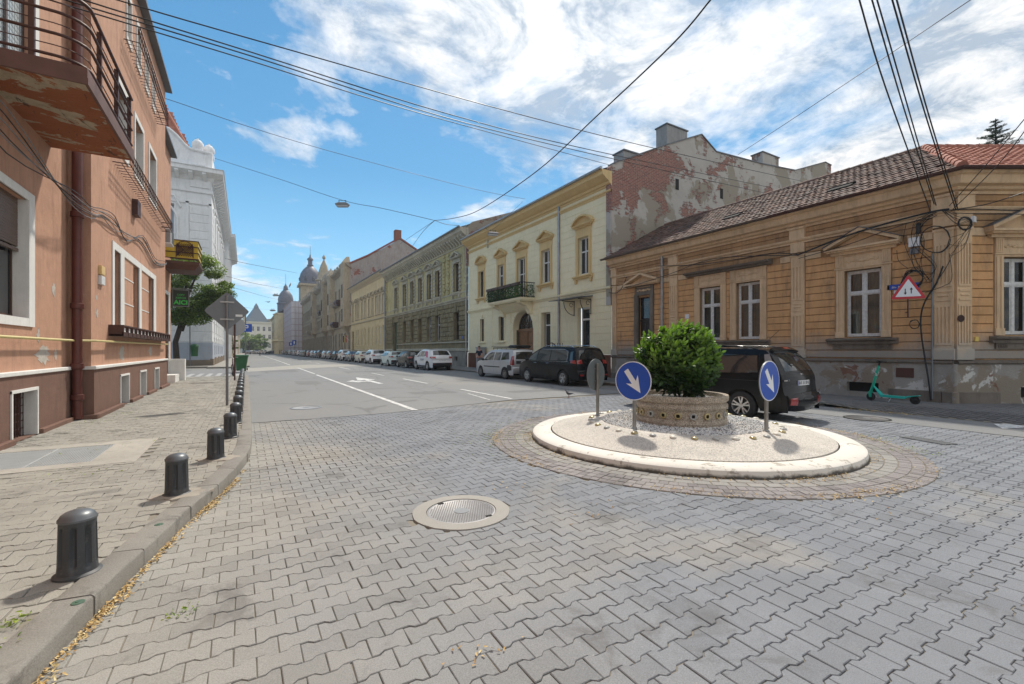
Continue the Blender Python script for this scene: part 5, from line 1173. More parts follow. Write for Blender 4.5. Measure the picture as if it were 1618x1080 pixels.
a,b,c,d=bd; q=MB(); q.box(b,b+.2,RC-.03,RC+.02,c,d+.1).box(a-.2,a,RC-.03,RC+.02,c,d+.1).box(a,b,RC-.03,RC+.02,d,d+.1); q.build('window_trim',WTR,pk)
w=window(pk,a,b,c,d,RC+.1,BROWNW,FROST,2,None,.06,name='balcony_door')
g=MB()
for k in range(26): z=c+.05+k*.09; g.box(a+.06,b-.06,RC+.095,RC+.099,z,z+.004)
for k in range(14): x=a+.06+k*.095; g.box(x,x+.004,RC+.094,RC+.098,c,d)
g.build('glass_wire_grid',GREYMETAL,w,kind='stuff')
for o in (ug[0],ug[2]): shutter_window(o,RC,.2,.14)
# little yellow balcony, air conditioner, cables
yb=put('small_balcony',None,pk)
q=MB(); q.loftrings([[(25.9,-.8,5.35),(27.6,-.8,5.35),(27.6,.35,5.35),(25.9,.35,5.35)],[(25.75,-.98,5.6),(27.7,-.98,5.6),(27.7,.35,5.6),(25.75,.35,5.6)],[(25.75,-.98,5.72),(27.7,-.98,5.72),(27.7,.35,5.72),(25.75,.35,5.72)]]); q.build('slab',simple('brown_slab',(.11,.05,.035),.7,var=.3),yb)
q=MB(); 
for k in range(4): z=5.85+k*.28; q.tube([(25.78,.35,z),(25.78,-.94,z),(27.68,-.94,z),(27.68,.35,z)],.022,5)
q.build('rail_tube',RUST,yb)
YF=simple('yellow_translucent_sheet',(.62,.44,.03),.45,var=.25,scale=5)
q=MB(); q.box(25.80,25.82,-.9,.33,5.85,6.70).box(25.82,27.6,-.92,-.90,5.85,6.70); q.build('yellow_panel',YF,yb)
q=MB()
for k in range(-6,12): 
    for s_ in (1,-1):
        u0=-.75+.09*k
        q.tube([(25.76,max(-.72,min(-.12,u0)),5.95+max(0,(-.72-u0) if s_>0 else 0)),(25.76,max(-.72,min(-.12,u0+.55*1)),6.55)] if s_>0 else [(25.755,max(-.72,min(-.12,u0+.55)),5.95),(25.755,max(-.72,min(-.12,u0)),6.55)],.010,4)
q.tube([(25.75,-.74,5.9),(25.75,-.74,6.45),(25.75,-.6,6.6),(25.75,-.42,6.66),(25.75,-.24,6.6),(25.75,-.1,6.45),(25.75,-.1,5.9)],.018,5); q.build('lattice_screen',RUST,yb)
ac=put('air_conditioner',None,pk)
q=MB(); q.cbox(24.3,25.15,-.08,.3,6.2,6.85,.02); q.build('casing',WHITEP,ac)
q=MB(); 
for k in range(9): q.box(24.28,24.30,.0+.03*k-.04,.015+.03*k-.04,6.26,6.8)
for k in range(11): q.box(24.4+.06*k,24.42+.06*k,-.095,-.08,6.26,6.8)
q.build('vent_grille',GREYMETAL,ac)
cbl=put('wall_cable',None,pk)
rg=random.Random(21)
for k in range(6):
    P=[(7.4+.15*k,RC-.06,5.2-.05*k),(9.2,RC-.25,5.0-.12*k),(11.2,RC-.35-.02*k,4.35+.03*k),(12.6,RC-.4,4.35+.05*k),(13.3,-.07,4.55+.04*k),(14.6,-.05,4.6+.05*k),(16,-.04,4.75-.04*k),(18,-.05,4.9+.06*k),(20.2,-.05,4.62+.05*k),(22,-.04,4.85+.03*k),(B1,-.05,5.2)]
    P=[(p[0]+rg.uniform(-.1,.1),p[1]-rg.uniform(0,.03),p[2]+rg.uniform(-.05,.05)) for p in P]
    # smooth
    S=[]
    for i in range(len(P)-1):
        p0,p1,p2,p3=[Vector(P[max(0,min(len(P)-1,i+j))]) for j in (-1,0,1,2)]
        for t in (0,.25,.5,.75): S.append(tuple(.5*((2*p1)+(p2-p0)*t+(2*p0-5*p1+4*p2-p3)*t*t+(3*p1-3*p2+p3-p0)*t**3)))
    q=MB(); q.tube(S,.009,5); q.build('cable_strand',CABLE if k%2 else GREYMETAL,cbl)
for k in range(3): q=MB(); q.tube([(7.9+.05*k,RC-.05-.03*math.cos(t),4.6+.24*math.sin(t)+.02*k) if False else (7.9+.24*math.cos(t+k),RC-.07-.02*k,4.65+.26*math.sin(t+k)) for t in [i*.45 for i in range(14)]],.016,5); q.build('cable_coil',CABLE,cbl)
# peeled paint patches: thin remnants of plaster standing proud at the foot of the wall
for x,y,z,sx,sz in ((11.45,RC,1.5,.30,.16),(11.2,RC,1.85,.06,.12),(12.05,RC,1.5,.07,.1),(11.95,RC,2.75,.09,.12),(15.7,0,1.5,.28,.20),(19.9,0,1.55,.30,.16),(13.3,0,2.75,.07,.05),(13.35,0,2.4,.08,.1)):
    mb=MB(); n=18; mb.prism([(x+sx*(1+.35*math.sin(i*2.7+x*3)+.2*math.sin(i*5.1))*math.cos(2*math.pi*i/n),z+sz*(1+.3*math.sin(i*3.3+x))*math.sin(2*math.pi*i/n)) for i in range(n)],'y',y-.004,y+.001); mb.build('bare_plaster_patch',simple('bare_plaster',(.55,.50,.44),.95,var=.35,scale=9),pk)
# shop sign on the wing
sg=thing('hanging_shop_sign','black framed sign with green lettering hanging from the terracotta house','sign',(-3.1,27.85,3.8))
q=MB(); q.box(0,.62,0,.05,0,.78); q.build('board',simple('sign_black',(.02,.03,.025),.5),sg)
q=MB(); 
for a,b,c,d in ((-.02,.64,.78,.81),(-.02,.64,-.03,0),(-.03,-.0,-.03,.81),(.62,.65,-.03,.81)): q.box(a,b,-.012,.055,c,d)
q.tube([(-.1,.02,.86),(.75,.02,.86),(.78,.02,.7)],.02,5); q.build('frame',GREYMETAL,sg)
GREENL=simple('green_letters',(.05,.62,.08),.5)
def text(s,size,parent,loc,rot,mat,name='lettering',ext=.004,align='CENTER',bold=0):
    cu=bpy.data.curves.new(name,'FONT'); cu.body=s; cu.size=size; cu.extrude=ext; cu.align_x=align; cu.align_y='CENTER'; cu.resolution_u=3; cu.offset=bold
    o=bpy.data.objects.new(name,cu); COL.objects.link(o); dg=bpy.context.evaluated_depsgraph_get(); me=bpy.data.meshes.new_from_object(o.evaluated_get(dg)); bpy.data.objects.remove(o)
    me.materials.clear(); me.materials.append(mat); p=put(name,me,parent,loc); p.rotation_euler=rot; return p
text('AICI',.30,sg,(.31,-.006,.17),(R(90),0,0),GREENL,bold=.008); text('XEROX',.13,sg,(.31,-.006,.40),(R(90),0,0),GREENL); text('COPY',.12,sg,(.31,-.006,.55),(R(90),0,0),GREENL)
# ================================================================= big white building across the side street
WB=plaster('pale_white_stucco',(.80,.81,.82),.08,(.40,.41,.42),.25,bump=.3); WBB=plaster('blue_grey_base',(.42,.46,.53),.08,(.3,.3,.3),.2); STB=plaster('brown_stone_base',(.25,.20,.15),.2,(.12,.10,.08),.4)
wb=building('white_palace','tall white stucco palace with bracketed cornice, curved parapet and red tiled roof',-2.8,51.8,0)
# local: x along Y via matrices. FA faces the camera (normal -Y), FB faces the street (+X)
FA=Matrix.Identity(4); FB=Matrix.Rotation(R(90),4,'Z')
WX=16
q=MB(); q.M=FA; wallgrid(q,-WX,0,2.3,19,[(-6.6,-4.2,2.9,5),(-5.6,-2.9,7.5,15.2),(-12,-9.5,7.5,15.4)],0,.5)
q.M=FB; so=[(x,x+1.3,z0,z1) for x in (3.2,6.8,10.4,14,17.6,21.2,24.2) for z0,z1 in ((3.1,5.2),(7.4,11),(12.6,15.6))]; wallgrid(q,0,27,2.3,19,so,0,.4); q.build('wall',WB,wb)
q=MB(); q.M=FA; q.box(-WX,.06,-.08,.1,.65,2.3); q.M=FB; wallgrid(q,-.06,27,.65,2.3,[(x,x+1.0,1.1,2.1) for x in (3.3,6.9,10.5,14.1,17.7,21.3)],-.08,.3); q.build('base_course',WBB,wb)
q=MB(); q.M=FA; q.box(-WX,.12,-.16,.1,0,.65); q.build('stone_foot',STB,wb)
for k in range(8): q=MB(); q.M=FB; q.box(k*3.4-.1 if k else -.14,k*3.4+2.6,-.15,.1,0,.75+.1*(k%2)); q.build('stone_foot',STB,wb)
for a,b,c,d in so: quick=MB()
for a,b,c,d in so:
    w=quick_window(wb,a,b,c,d,.25,WHITE); w.matrix_local=FB
for a,b,c,d in ((-6.6,-4.2,2.9,5),(-5.6,-2.9,7.5,15.2),(-12,-9.5,7.5,15.4)): quick_window(wb,a,b,c,d,.45,WHITE,simple('pale_blue_glass',(.30,.36,.42),.15))
q=MB(); q.M=FA
# rusticated courses and panels on the camera side
def bandrow(M,x0,x1,z0,z1,h,opens,y=-.05):
    q.M=M; n=round((z1-z0)/h); hh=(z1-z0)/n
    for i in range(n):
        a,b=z0+hh*i,z0+hh*(i+1); cuts=sorted((o[0]-.3,o[1]+.3) for o in opens if o[2]-.2<b and o[3]+.2>a); x=x0
        for u,v in cuts+[(x1,x1)]:
            if u-x>.1: q.cbox(x,u,y,0,a+.03,b-.03,.03)
            x=max(x,v)
bandrow(FA,-WX,0,2.35,6.3,.9,[(-6.6,-4.2,2.9,5)]); bandrow(FA,-1.75,-.15,7.4,15.2,.78,[]); bandrow(FB,0,27,2.35,6.3,.9,so[::3]); bandrow(FB,.1,2.5,7.4,15.2,.78,[])
q.build('rusticated_courses',WB,wb,kind='stuff')
q=MB(); q.M=FA
for x in (-1.9,-.1): q.box(x-.12,x+.12,-.1,0,6.9,15.6)
q.box(-WX,0,-.1,0,15.4,15.55).box(-WX,.12,-.12,0,16.5,16.7); 
n=16; P=[(-4.25+1.6*math.cos(math.pi*i/n),13.6+1.75*math.sin(math.pi*i/n)) for i in range(n+1)]; q.tube([(p[0],-.06,p[1]) for p in [(-2.65,7.4)]+P+[(-5.85,7.4)]],.11,5)
for x in (-8.6,-1.0): q.box(x-.7,x+.9,-.1,-.0,17.0,18.0)
q.tube([(-2.7,-.05,15.7),(-2.4,-.05,14.9),(-2.9,-.05,15.9),(-3.4,-.05,16.0)],.12,5)
q.M=FB
for x in (2.6,6.0,9.6,13.2,16.8,20.4,24): q.box(x-.22,x+.22,-.1,0,6.9,15.8)
q.box(0,27,-.12,0,16.5,16.7).box(0,27,-.2,0,6.35,6.75)
for a,b,c,d in so: q.box(a-.2,b+.2,-.18,0,d+.1,d+.35); q.box(a-.2,b+.2,-.15,0,c-.3,c-.1)
q.build('wall_mouldings',WB,wb,kind='stuff')
q=MB(); cp=[(0,17.6),(.1,17.7),(.2,18.0),(.7,18.2),(.95,18.3),(.95,18.62),(1.05,18.7),(0,18.8)]
q.loftrings([[(-WX,-o,z) for o,z in cp],[(o,-o,z) for o,z in cp],[(o,27,z) for o,z in cp]]); q.build('cornice',WB,wb,auto=30)
q=MB(); q.M=FA
for k in range(13): x=-.4-k*1.05; q.prism([(-.02,17.6),(-.3,17.7),(-.85,18.1),(-.85,18.25),(-.02,18.25)],'x',x-.3,x)
q.M=FB
for k in range(30): x=.5+k*.9; q.prism([(-.02,17.6),(-.3,17.7),(-.85,18.1),(-.85,18.25),(-.02,18.25)],'x',x,x+.3)
q.build('cornice_brackets',WB,wb,kind='stuff')
q=MB(); q.M=FA; top=[(0,20.4),(-1.7,20.5),(-2.1,20.8),(-2.7,21.5),(-3.3,22.0),(-4.0,22.1),(-16,22.1)]
q.prism([(0,18.7)]+top+[(-16,18.7)],'y',-.05,.35); q.M=FB; q.prism([(0,18.7),(27,18.7),(27,20.3),(0,20.4)],'y',-.05,.35); pr=q.build('parapet',WB,wb)
q=MB(); q.tube([(p[0]+.05,-.1,p[1]) for p in top],.12,6); q.M=FA; q.box(-1.5,-.5,-.12,-.05,19.1,20.1).box(-.3,-0.02,-.12,-.05,18.8,20.3); q.build('parapet_moulding',WB,wb)
for x,y in ((-1.12,.45),(-.28,1.3)):
    q=MB(); q.box(x-.42,x+.42,y-.4,y+.4,20.3,20.75); q.lathe([(.38,20.75),(.5,21.0),(.46,21.35),(.28,21.6),(.1,21.66),(.1,21.78),(.01,21.8)],(x,y,0),14); q.build('parapet_shell',WB,wb,auto=40)
q=MB(); RB=NT_[0]; q.loftrings([[(-16,.9,19.5),(-1.2,.9,19.5),(-1.2,26,19.5),(-16,26,19.5)],[(-16,3,25.6),(-4.2,3,25.6),(-4.2,24,25.6),(-16,24,25.6)]]); rf_=q.build('roof',simple('red_roof_tiles',(.50,.16,.075),.8,var=.2,scale=5),wb)
T=tile_arrays(None,None,None,None,60,17,.25,.38,random.Random(8),lambda u,v:u<14.8-.47*v*.93 and v<6.3,.5)
roof_tiles('roof_tile',Vector((-16,.86,19.6)),Vector((1,0,0)),Vector((0,2.1,6.1)).normalized(),T,.25,.38,NT_[0],NT_[1],wb,0,tile_base(.245,.38))
q=MB(); q.tube([(-1.25,.85,19.6),(-4.25,2.95,25.7)],.14,6); q.build('hip_tile',NT_[1],wb); q=MB(); q.box(-16,-4.1,2.9,24,25.6,25.95); q.build('roof_flashing',FLASH,wb)
# second wing further along
w2=building('white_palace_wing','projecting white wing with heavy cornice and small pink dome further along the left side',-2.35,79,R(90))
q=MB(); so2=[(x,x+1.3,z0,z1) for x in (2,6,10,14,18) for z0,z1 in ((2.5,5.2),(7.4,11),(12.6,15.6))]; wallgrid(q,0,23,0,18.5,so2,0,.4); q.box(-.01,0,0,12,0,18.5); q.build('wall',WB,w2)
for a,b,c,d in so2: quick_window(w2,a,b,c,d,.25,WHITE)
q=MB(); q.loftrings([[(-.0,6,z) if False else (-o,6,z) for o,z in cp],[(-o,-o,z) for o,z in cp],[(23,-o,z) for o,z in cp]]); q.build('cornice',WB,w2,auto=30)
q=MB(); q.box(0,23,.0,.3,18.8,20.6); q.build('parapet',WB,w2)
turret(w2,2.2,1.6,20.2,[(1.5,0),(1.6,1.2),(1.3,1.4),(1.4,2.4),(1.1,3.3),(.6,3.9),(.2,4.3),(.25,4.6),(.01,5.1)],plaster('pink_dome',(.62,.48,.44),.1),12)
for k in range(4): q=MB(); q.box(k*6+.5,k*6+1.1,-.15,0,.0,17.6); q.build('pilaster',WB,w2)
# smaller houses closing the left side
for i,(y0,y1,h,c) in enumerate(((103,122,12.5,(.50,.46,.42)),(122.2,150,10.5,(.60,.50,.36)),(150.2,190,13,(.55,.52,.48)),(190.2,260,12,(.50,.42,.33)))):
    lab=['grey two-storey house with dark steep roof beyond the white wing','ochre street house behind the blue parking sign','tall pale house in the middle distance on the left side','long tan house at the far left end of the street'][i]
    o=building('street_house',lab,-2.7+.15*i,y0,R(90)); L=y1-y0; ops=[(x,x+1.2,z,z+2.1) for x in np.arange(1.2,L-2,3.1) for z in (1.8,6.4)]
    q=MB(); wallgrid(q,0,L,0,h-2,ops,0,.3); q.box(-.01,0,0,10,0,h-2); q.build('wall',plaster('house_stucco',c,.15),o)
    for a,b,c_,d in ops: quick_window(o,a,b,c_,d,.2,BROWNW)
    q=MB(); q.prism([(-.7,h-2.1),(5,h+1.9),(10.5,h-2.1)],'x',-.3,L); q.build('roof',FLASH if i%2==0 else OT[1],o)
    q=MB(); cornice(q,0,L,h-2.7,h-2.1,.5); q.build('cornice',WB,o,auto=30)
# pavement beyond the side street
lsw2=poly_sheet('pavement',[(-2.9,47),(0,47),(.2,49),(.3,300),(-2.9,300)],.12,simple('far_pavement',(.33,.31,.28),.9,var=.2,scale=3),kind='structure')
poly_sheet('pavement',[(-19,49),(-2.5,49),(-2.5,51.9),(-19,51.9)],.115,simple('far_pavement_side',(.33,.31,.28),.9,var=.2,scale=3),kind='structure')
kb2=put('kerb',None,kind='structure')
for k in range(17): q=MB(); q.cbox(-19+k,-18.02+k,48.84,49,-.05,.125,.012); q.build('kerbstone',KERB,kb2)
for k in range(3): q=MB(); q.cbox(-2.9+k,-1.92+k,46.84,47,-.05,.128,.012); q.build('kerbstone',KERB,kb2)
for k in range(60): y=49+k*2.0; kerbstone((.35,y),(.35,y+2.0),0,0,kb2,wd=.18)
# right-hand pavement with its kerb, dropped near the junction
def rz(x,y):
    if y>6.6: return .12
    f=min(1,max(0,(6.6-y)/1.5)); return .12-f*max(0,min(.105,(15.2-x)*.075))
rb=MB(); xs=[13.9+.24*i for i in range(14)]; ys=[-7+.6*i for i in range(60)]
for a,b in zip(xs,xs[1:]):
    for c,d in zip(ys,ys[1:]): rb.face([(a,c,rz(a,c)-.012),(b,c,rz(b,c)-.012),(b,d,rz(b,d)-.012),(a,d,rz(a,d)-.012)])
rb.face([(13.9,28.4,.108),(17.02,28.4,.108),(17.02,300,.108),(13.9,300,.108)])
rsw=rb.build('pavement',JOINT,kind='structure')
q=MB(); q.face([(14.14,24.8,.118),(17.0,24.8,.118),(17.0,300,.118),(14.14,300,.118)]); q.build('pavement_surface',simple('far_sidewalk_concrete',(.22,.215,.21),.9,var=.3,scale=2),rsw)
pave(13.95,19.2,-4,24.9,lambda x,y:x>14.02 and (x<16.72 or y<4.3) and visible(x,y,.3),rz,RWP,rsw,0,.8,seed=11)
kb3=put('kerb',None,kind='structure'); y=6.4
while y<70: kerbstone((13.98,y+1.0),(13.98,y),0,0,kb3,wd=.16,h=.135); y+=1.0
# ================================================================= traffic island
ix,iy=ISL
AGG=Mt('white_washed_aggregate'); n_=AGG.N('ShaderNodeTexVoronoi'); n_.inputs['Scale'].default_value=85; AGG.L(AGG.pos(),n_.inputs['Vector'])
c=AGG.mix(AGG.noise(1.3,6),(.50,.45,.385),(.66,.62,.56)); c=AGG.mix(1.0,c,AGG.ramp(n_.outputs['Color'],[(.15,.55),(.45,1.0),(.9,1.1)]),'MULTIPLY'); c=AGG.mix(AGG.math('MULTIPLY',AGG.ramp(AGG.noise(1.1,6,.65,off=(3,9,1)),[(.56,0),(.70,1)]),.5),c,(.33,.31,.28))
AGG.col(c).rough(.85).bump(n_.outputs['Distance'],.6,.006)
AG2=Mt('brown_aggregate_concrete'); n_=AG2.N('ShaderNodeTexVoronoi'); n_.inputs['Scale'].default_value=110; AG2.L(AG2.pos(),n_.inputs['Vector']); c=AG2.mix(AG2.ramp(n_.outputs['Color'],[(.2,0),(.8,1)]),(.20,.15,.11),(.64,.56,.45)); c=AG2.mix(AG2.ramp(AG2.noise(3,6,.7),[(.45,0),(.7,.5)]),c,(.14,.12,.10)); AG2.col(c).rough(.85).bump(n_.outputs['Distance'],.8,.006)
WKB=Mt('white_kerb_paint'); n_=WKB.noise(4,9,.75,.4); c=WKB.mix(WKB.ramp(n_,[(.56,0),(.62,1)]),WKB.mix(WKB.noise(1.5,5),(.62,.57,.49),(.78,.75,.69)),(.33,.29,.24))
sp=WKB.N('ShaderNodeSeparateXYZ'); WKB.L(WKB.pos(),sp.inputs[0]); c=WKB.mix(WKB.ramp(WKB.math('ADD',WKB.math('MULTIPLY',sp.outputs[2],-6.0),WKB.noise(3,8,.75,.3)),[(.12,0),(.34,1)]),c,(.10,.09,.075)); WKB.col(c).rough(.75).bump(WKB.noise(30,6,.7),.4,.006)
isl=thing('traffic_island','round white washed traffic island with domed aggregate top and stone kerb','traffic island',(ix,iy,0))
q=MB(); q.lathe([(ISR+.01,-.03),(ISR+.01,.0),(ISR,.065),(ISR-.012,.10),(ISR-.05,.125),(ISR-.32,.135),(ISR-.34,.125)],(0,0,0),96); q.build('rim_kerb',WKB.m,isl,auto=35)
q=MB(); q.lathe([(ISR-.355,.10),(ISR-.36,.14),(2.0,.195),(1.75,.25),(1.55,.292),(1.42,.305),(1.40,.295),(1.0,.30),(.6,.30)],(0,0,0),96); q.build('domed_top',AGG.m,isl,auto=35)
rg=random.Random(31)
GLS=[simple('gold_glass_stud',(.50,.42,.22),.25,.3,var=.3),simple('grey_stone_stud',(.46,.46,.43),.4,var=.3),simple('cream_stone_stud',(.72,.68,.58),.5,var=.2)]
for k in range(34):
    a=2*math.pi*k/34+.06; r=1.60; q=MB(); q.ellip((0,0,0),(.062,.052,.030),10,6); o=q.build('stud',GLS[(k*7)%3],isl,smooth=True); o.location=(r*math.cos(a),r*math.sin(a),.285); o.rotation_euler=(0,0,rg.uniform(0,3))
# white and grey gravel ring
def scatter(name,base,T,mat,parent,**k): return None
GRV=Mt('marble_gravel'); r=GRV.N('ShaderNodeAttribute',attribute_name='rnd').outputs['Fac']; GRV.col(GRV.ramp(r,[(0,(.06,.06,.065)),(.16,(.25,.26,.28)),(.3,(.66,.66,.65)),(1,(.85,.84,.82))])).rough(.7)
def pebble(s):
    v=[(-1,-.6,0),(1,-.7,0),(.8,.7,0),(-.9,.6,0),(-.55,-.35,.8),(.5,-.3,.7),(.45,.4,.85),(-.5,.3,.6)]; return [(a*s,b*s,c*s) for a,b,c in v],[(0,1,5,4),(1,2,6,5),(2,3,7,6),(3,0,4,7),(4,5,6,7)]
T=[]
for k in range(9000):
    a=rg.uniform(0,2*math.pi); r=math.sqrt(rg.uniform(.76**2,1.40**2)); T.append((r*math.cos(a),r*math.sin(a),.295+rg.uniform(-.004,.016),rg.uniform(-.5,.5),rg.uniform(-.5,.5),rg.uniform(0,6.3),rg.random()))
gv=joined('gravel',pebble(.012),T,GRV.m,None); gv.location=(ix,iy,0); gv['label']='white and grey marble gravel ringing the round planter'; gv['category']='gravel'
pz=.30
pt_=thing('round_planter','round brown aggregate planter with square-holed discs on the traffic island','planter',(ix,iy,pz))
q=MB(); q.lathe([(.75,-.02),(.775,.0),(.785,.05),(.765,.10),(.745,.115),(.745,.255),(.765,.27),(.785,.30),(.785,.335),(.765,.36),(.75,.375),(.765,.39),(.79,.41),(.80,.47),(.79,.50),(.74,.505),(.70,.50),(.68,.42),(.0,.40)],(0,0,0),72); q.build('bowl',AG2.m,pt_,auto=30)
for k in range(20):
    a=2*math.pi*k/20; M_=Matrix.Rotation(a,4,'Z')@Matrix.Translation((.745,0,.185)); q=MB(); q.M=M_
    n=16; ro,ri=.058,.028; sq=[(ri*(1 if abs(math.cos(t))>=abs(math.sin(t)) else abs(math.cos(t)/math.sin(t)))*(1 if math.cos(t)>0 else -1),ri*(1 if abs(math.sin(t))>=abs(math.cos(t)) else abs(math.sin(t)/math.cos(t)))*(1 if math.sin(t)>0 else -1)) for t in [2*math.pi*(i+.5)/n for i in range(n)]]
    out=[(ro*math.cos(2*math.pi*(i+.5)/n),ro*math.sin(2*math.pi*(i+.5)/n)) for i in range(n)]
    q.loftrings([[(-.01,y,z) for y,z in out],[(.022,y,z) for y,z in out],[(.030,y*.85,z*.85) for y,z in out],[(.028,y,z) for y,z in sq],[(.004,y,z) for y,z in sq]],False,False); d_=q.build('disc_ornament',GLS[0] if k%3!=1 else GLS[1],pt_,auto=40)
    q=MB(); q.M=M_; q.box(.002,.006,-.03,.03,-.03,.03); q.build('square_hole',DARK,d_)
T=[]
for k in range(2600): a=rg.uniform(0,6.3); r=math.sqrt(rg.uniform(0,.69**2)); T.append((r*math.cos(a),r*math.sin(a),.40+rg.uniform(0,.02),rg.uniform(-.5,.5),rg.uniform(-.5,.5),rg.uniform(0,6.3),rg.random()*.7))
joined('gravel_fill',pebble(.014),T,GRV.m,pt_)
# laurel bush: leafy shoots, leaf colour lighter towards tips and top, darkest inside
bu=thing('laurel_bush','glossy green laurel bush growing in the round planter','bush',(ix,iy,.70))
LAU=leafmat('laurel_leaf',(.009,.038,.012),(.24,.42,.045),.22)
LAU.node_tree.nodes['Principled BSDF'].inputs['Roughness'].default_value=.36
pts=[]; stems=MB()
for k in range(760):
    u=rg.uniform(-.92,1); a=rg.uniform(0,2*math.pi); s_=math.sqrt(1-u*u)
    lump=1+.10*math.sin(3*a+1)+.08*math.sin(5*a+u*4)+.07*math.sin(7*u+2*a)
    Rr=.62*lump*rg.uniform(.86,1.06); d=Vector((s_*math.cos(a),s_*math.sin(a),u)); tip=Vector((d.x*Rr,d.y*Rr,.60+d.z*(.60 if u>0 else .52)*lump*rg.uniform(.92,1.07)+(0 if u>-.2 else .06)))
    g_=(d*.85+Vector((0,0,.38+rg.uniform(0,.25)))+Vector((rg.gauss(0,.2),rg.gauss(0,.2),0))).normalized()
    L_=rg.uniform(.10,.17)
    if k%3==0: stems.tube([tuple(Vector((0,0,.1))+(tip-Vector((0,0,.1)))*.35),tuple(tip-g_*.1),tuple(tip+g_*L_*.8)],[.006,.004,.002],4)
    for j in range(9):
        t=j/8; p=tip+g_*L_*(t-.5); ph=j*2.4; sd=Vector((math.cos(ph),math.sin(ph),0)); sd=(sd-g_*sd.dot(g_)).normalized(); dr_=(sd*(1-.55*t)+g_*(.12+.5*t)).normalized()
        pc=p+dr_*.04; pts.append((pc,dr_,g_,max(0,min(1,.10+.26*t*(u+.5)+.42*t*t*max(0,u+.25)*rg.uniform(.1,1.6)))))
for k in range(1500):
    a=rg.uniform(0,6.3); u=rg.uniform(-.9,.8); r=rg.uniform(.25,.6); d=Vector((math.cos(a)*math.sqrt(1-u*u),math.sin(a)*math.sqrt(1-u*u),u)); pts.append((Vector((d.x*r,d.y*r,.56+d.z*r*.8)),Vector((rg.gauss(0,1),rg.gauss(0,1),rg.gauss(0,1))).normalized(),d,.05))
def dir_leaves(name,pts,mat,parent,L0,asp):
    V=[];F=[];A=[]
    for p,dr,g,tone in pts:
        n=(g-dr*g.dot(dr)); n=n.normalized() if n.length>1e-3 else Vector((0,0,1)); sd=dr.cross(n); L=L0*rg.uniform(.7,1.2); w=L*asp; b=len(V); dn=-n*L*.12
        for (u,v_,h) in ((-.5,0,0),(-.22,.8,.12),(-.22,-.8,.12),(.1,1,.14),(.1,-1,.14),(.36,.6,.06),(.36,-.6,.06),(.55,0,-.12),(-.2,0,0),(.12,0,-.01),(.36,0,-.05)): V.append(tuple(p+dr*u*L+sd*v_*w*.5+n*h*w*1.2+dn*max(0,u)))
        F+=[(b,b+8,b+1),(b,b+2,b+8),(b+8,b+9,b+3,b+1),(b+2,b+4,b+9,b+8),(b+9,b+10,b+5,b+3),(b+4,b+6,b+10,b+9),(b+10,b+7,b+5),(b+6,b+7,b+10)]; A+=[max(0,min(1,tone+rg.gauss(0,.05)))]*11
    me=bpy.data.meshes.new(name); me.from_pydata(V,[],F); at=me.attributes.new('rnd','FLOAT','POINT'); at.data.foreach_set('value',A); me.materials.append(mat); return put(name,me,parent,kind='stuff')
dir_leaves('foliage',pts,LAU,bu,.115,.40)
for k in range(7): a=k*.9; stems.tube([(.05*math.cos(a),.05*math.sin(a),-.03),(.16*math.cos(a),.16*math.sin(a),.2),(.3*math.cos(a+.3),.3*math.sin(a+.3),.55)],[.022,.015,.008],6)
stems.build('stems',simple('laurel_stem',(.11,.10,.05),.8),bu,kind='stuff')
# round blue keep-right signs
BLUE=simple('blue_reflective',(.012,.075,.42),.35,var=.05); WREF=simple('white_reflective',(.75,.77,.80),.35,var=.05)
def round_sign(label,x,y,face,z0,zc=.80,r=.30,pole_top=.9,arrow=True,seg=40):
    t=thing('round_sign',label,'traffic sign',(x,y,z0),face,group=None)
    q=MB(); q.tube([(0,.045,-.03),(0,.045,zc+.22)],.030,12); q.lathe([(.0301,0),(.045,0),(.05,.03),(.0301,.05)],(0,.045,-.02),12); q.build('pole',simple('sign_pole_steel',(.33,.32,.30),.4,.7,var=.35,scale=5),t,auto=50)
    P=[(r*math.cos(2*math.pi*i/seg),zc+r*math.sin(2*math.pi*i/seg)) for i in range(seg)]
    q=MB(); q.loftrings([[(a,.012,b) for a,b in P],[(a,-.002,b) for a,b in P],[(a*.985,-.004,zc+(b-zc)*.985) for a,b in P]]); q.build('plate',simple('sign_back_grey',(.17,.19,.20),.5,.3,var=.15),t)
    q=MB(); 
    for z in (zc-.12,zc+.12): q.box(-.07,.07,.012,.03,z-.015,z+.015)
    q.build('clamp',GREYMETAL,t,kind='stuff')
    if arrow:
        P1=[(.955*a,zc+.955*(b-zc)) for a,b in P]; q=MB(); q.loftrings([[(a,-.0045,b) for a,b in P],[(a,-.0065,b) for a,b in P]]); q.build('white_border',WREF,t)
        q=MB(); q.loftrings([[(a,-.006,b) for a,b in P1],[(a,-.0085,b) for a,b in P1]]); q.build('blue_face',BLUE,t)
        A=[(-.042,.21),(.042,.21),(.042,-.03),(.125,.03),(0,-.23),(-.125,.03),(-.042,-.03)]; c_,s_=math.cos(R(35)),math.sin(R(35)); q=MB(); q.prism([((a*c_-b*s_)*1.0,zc+(a*s_+b*c_)) for a,b in A],'y',-.0115,-.008); q.build('arrow',WREF,t)
    return t
yaw=R(-YAW)
round_sign('round blue sign with white arrow, nearest and left of the planter',5.39,5.25,yaw+R(-42),.30,.785,.315)
round_sign('round blue sign with white arrow seen at an angle right of the planter',7.06,4.0,yaw+R(35),.30,.80,.315)
round_sign('grey back of a round sign on its pole behind the left side of the island',5.93,6.77,R(196),.30,.80,.31,arrow=False)
round_sign('grey back of a round sign half hidden by the bush',8.0,6.35,R(150),.30,.80,.31,arrow=False)
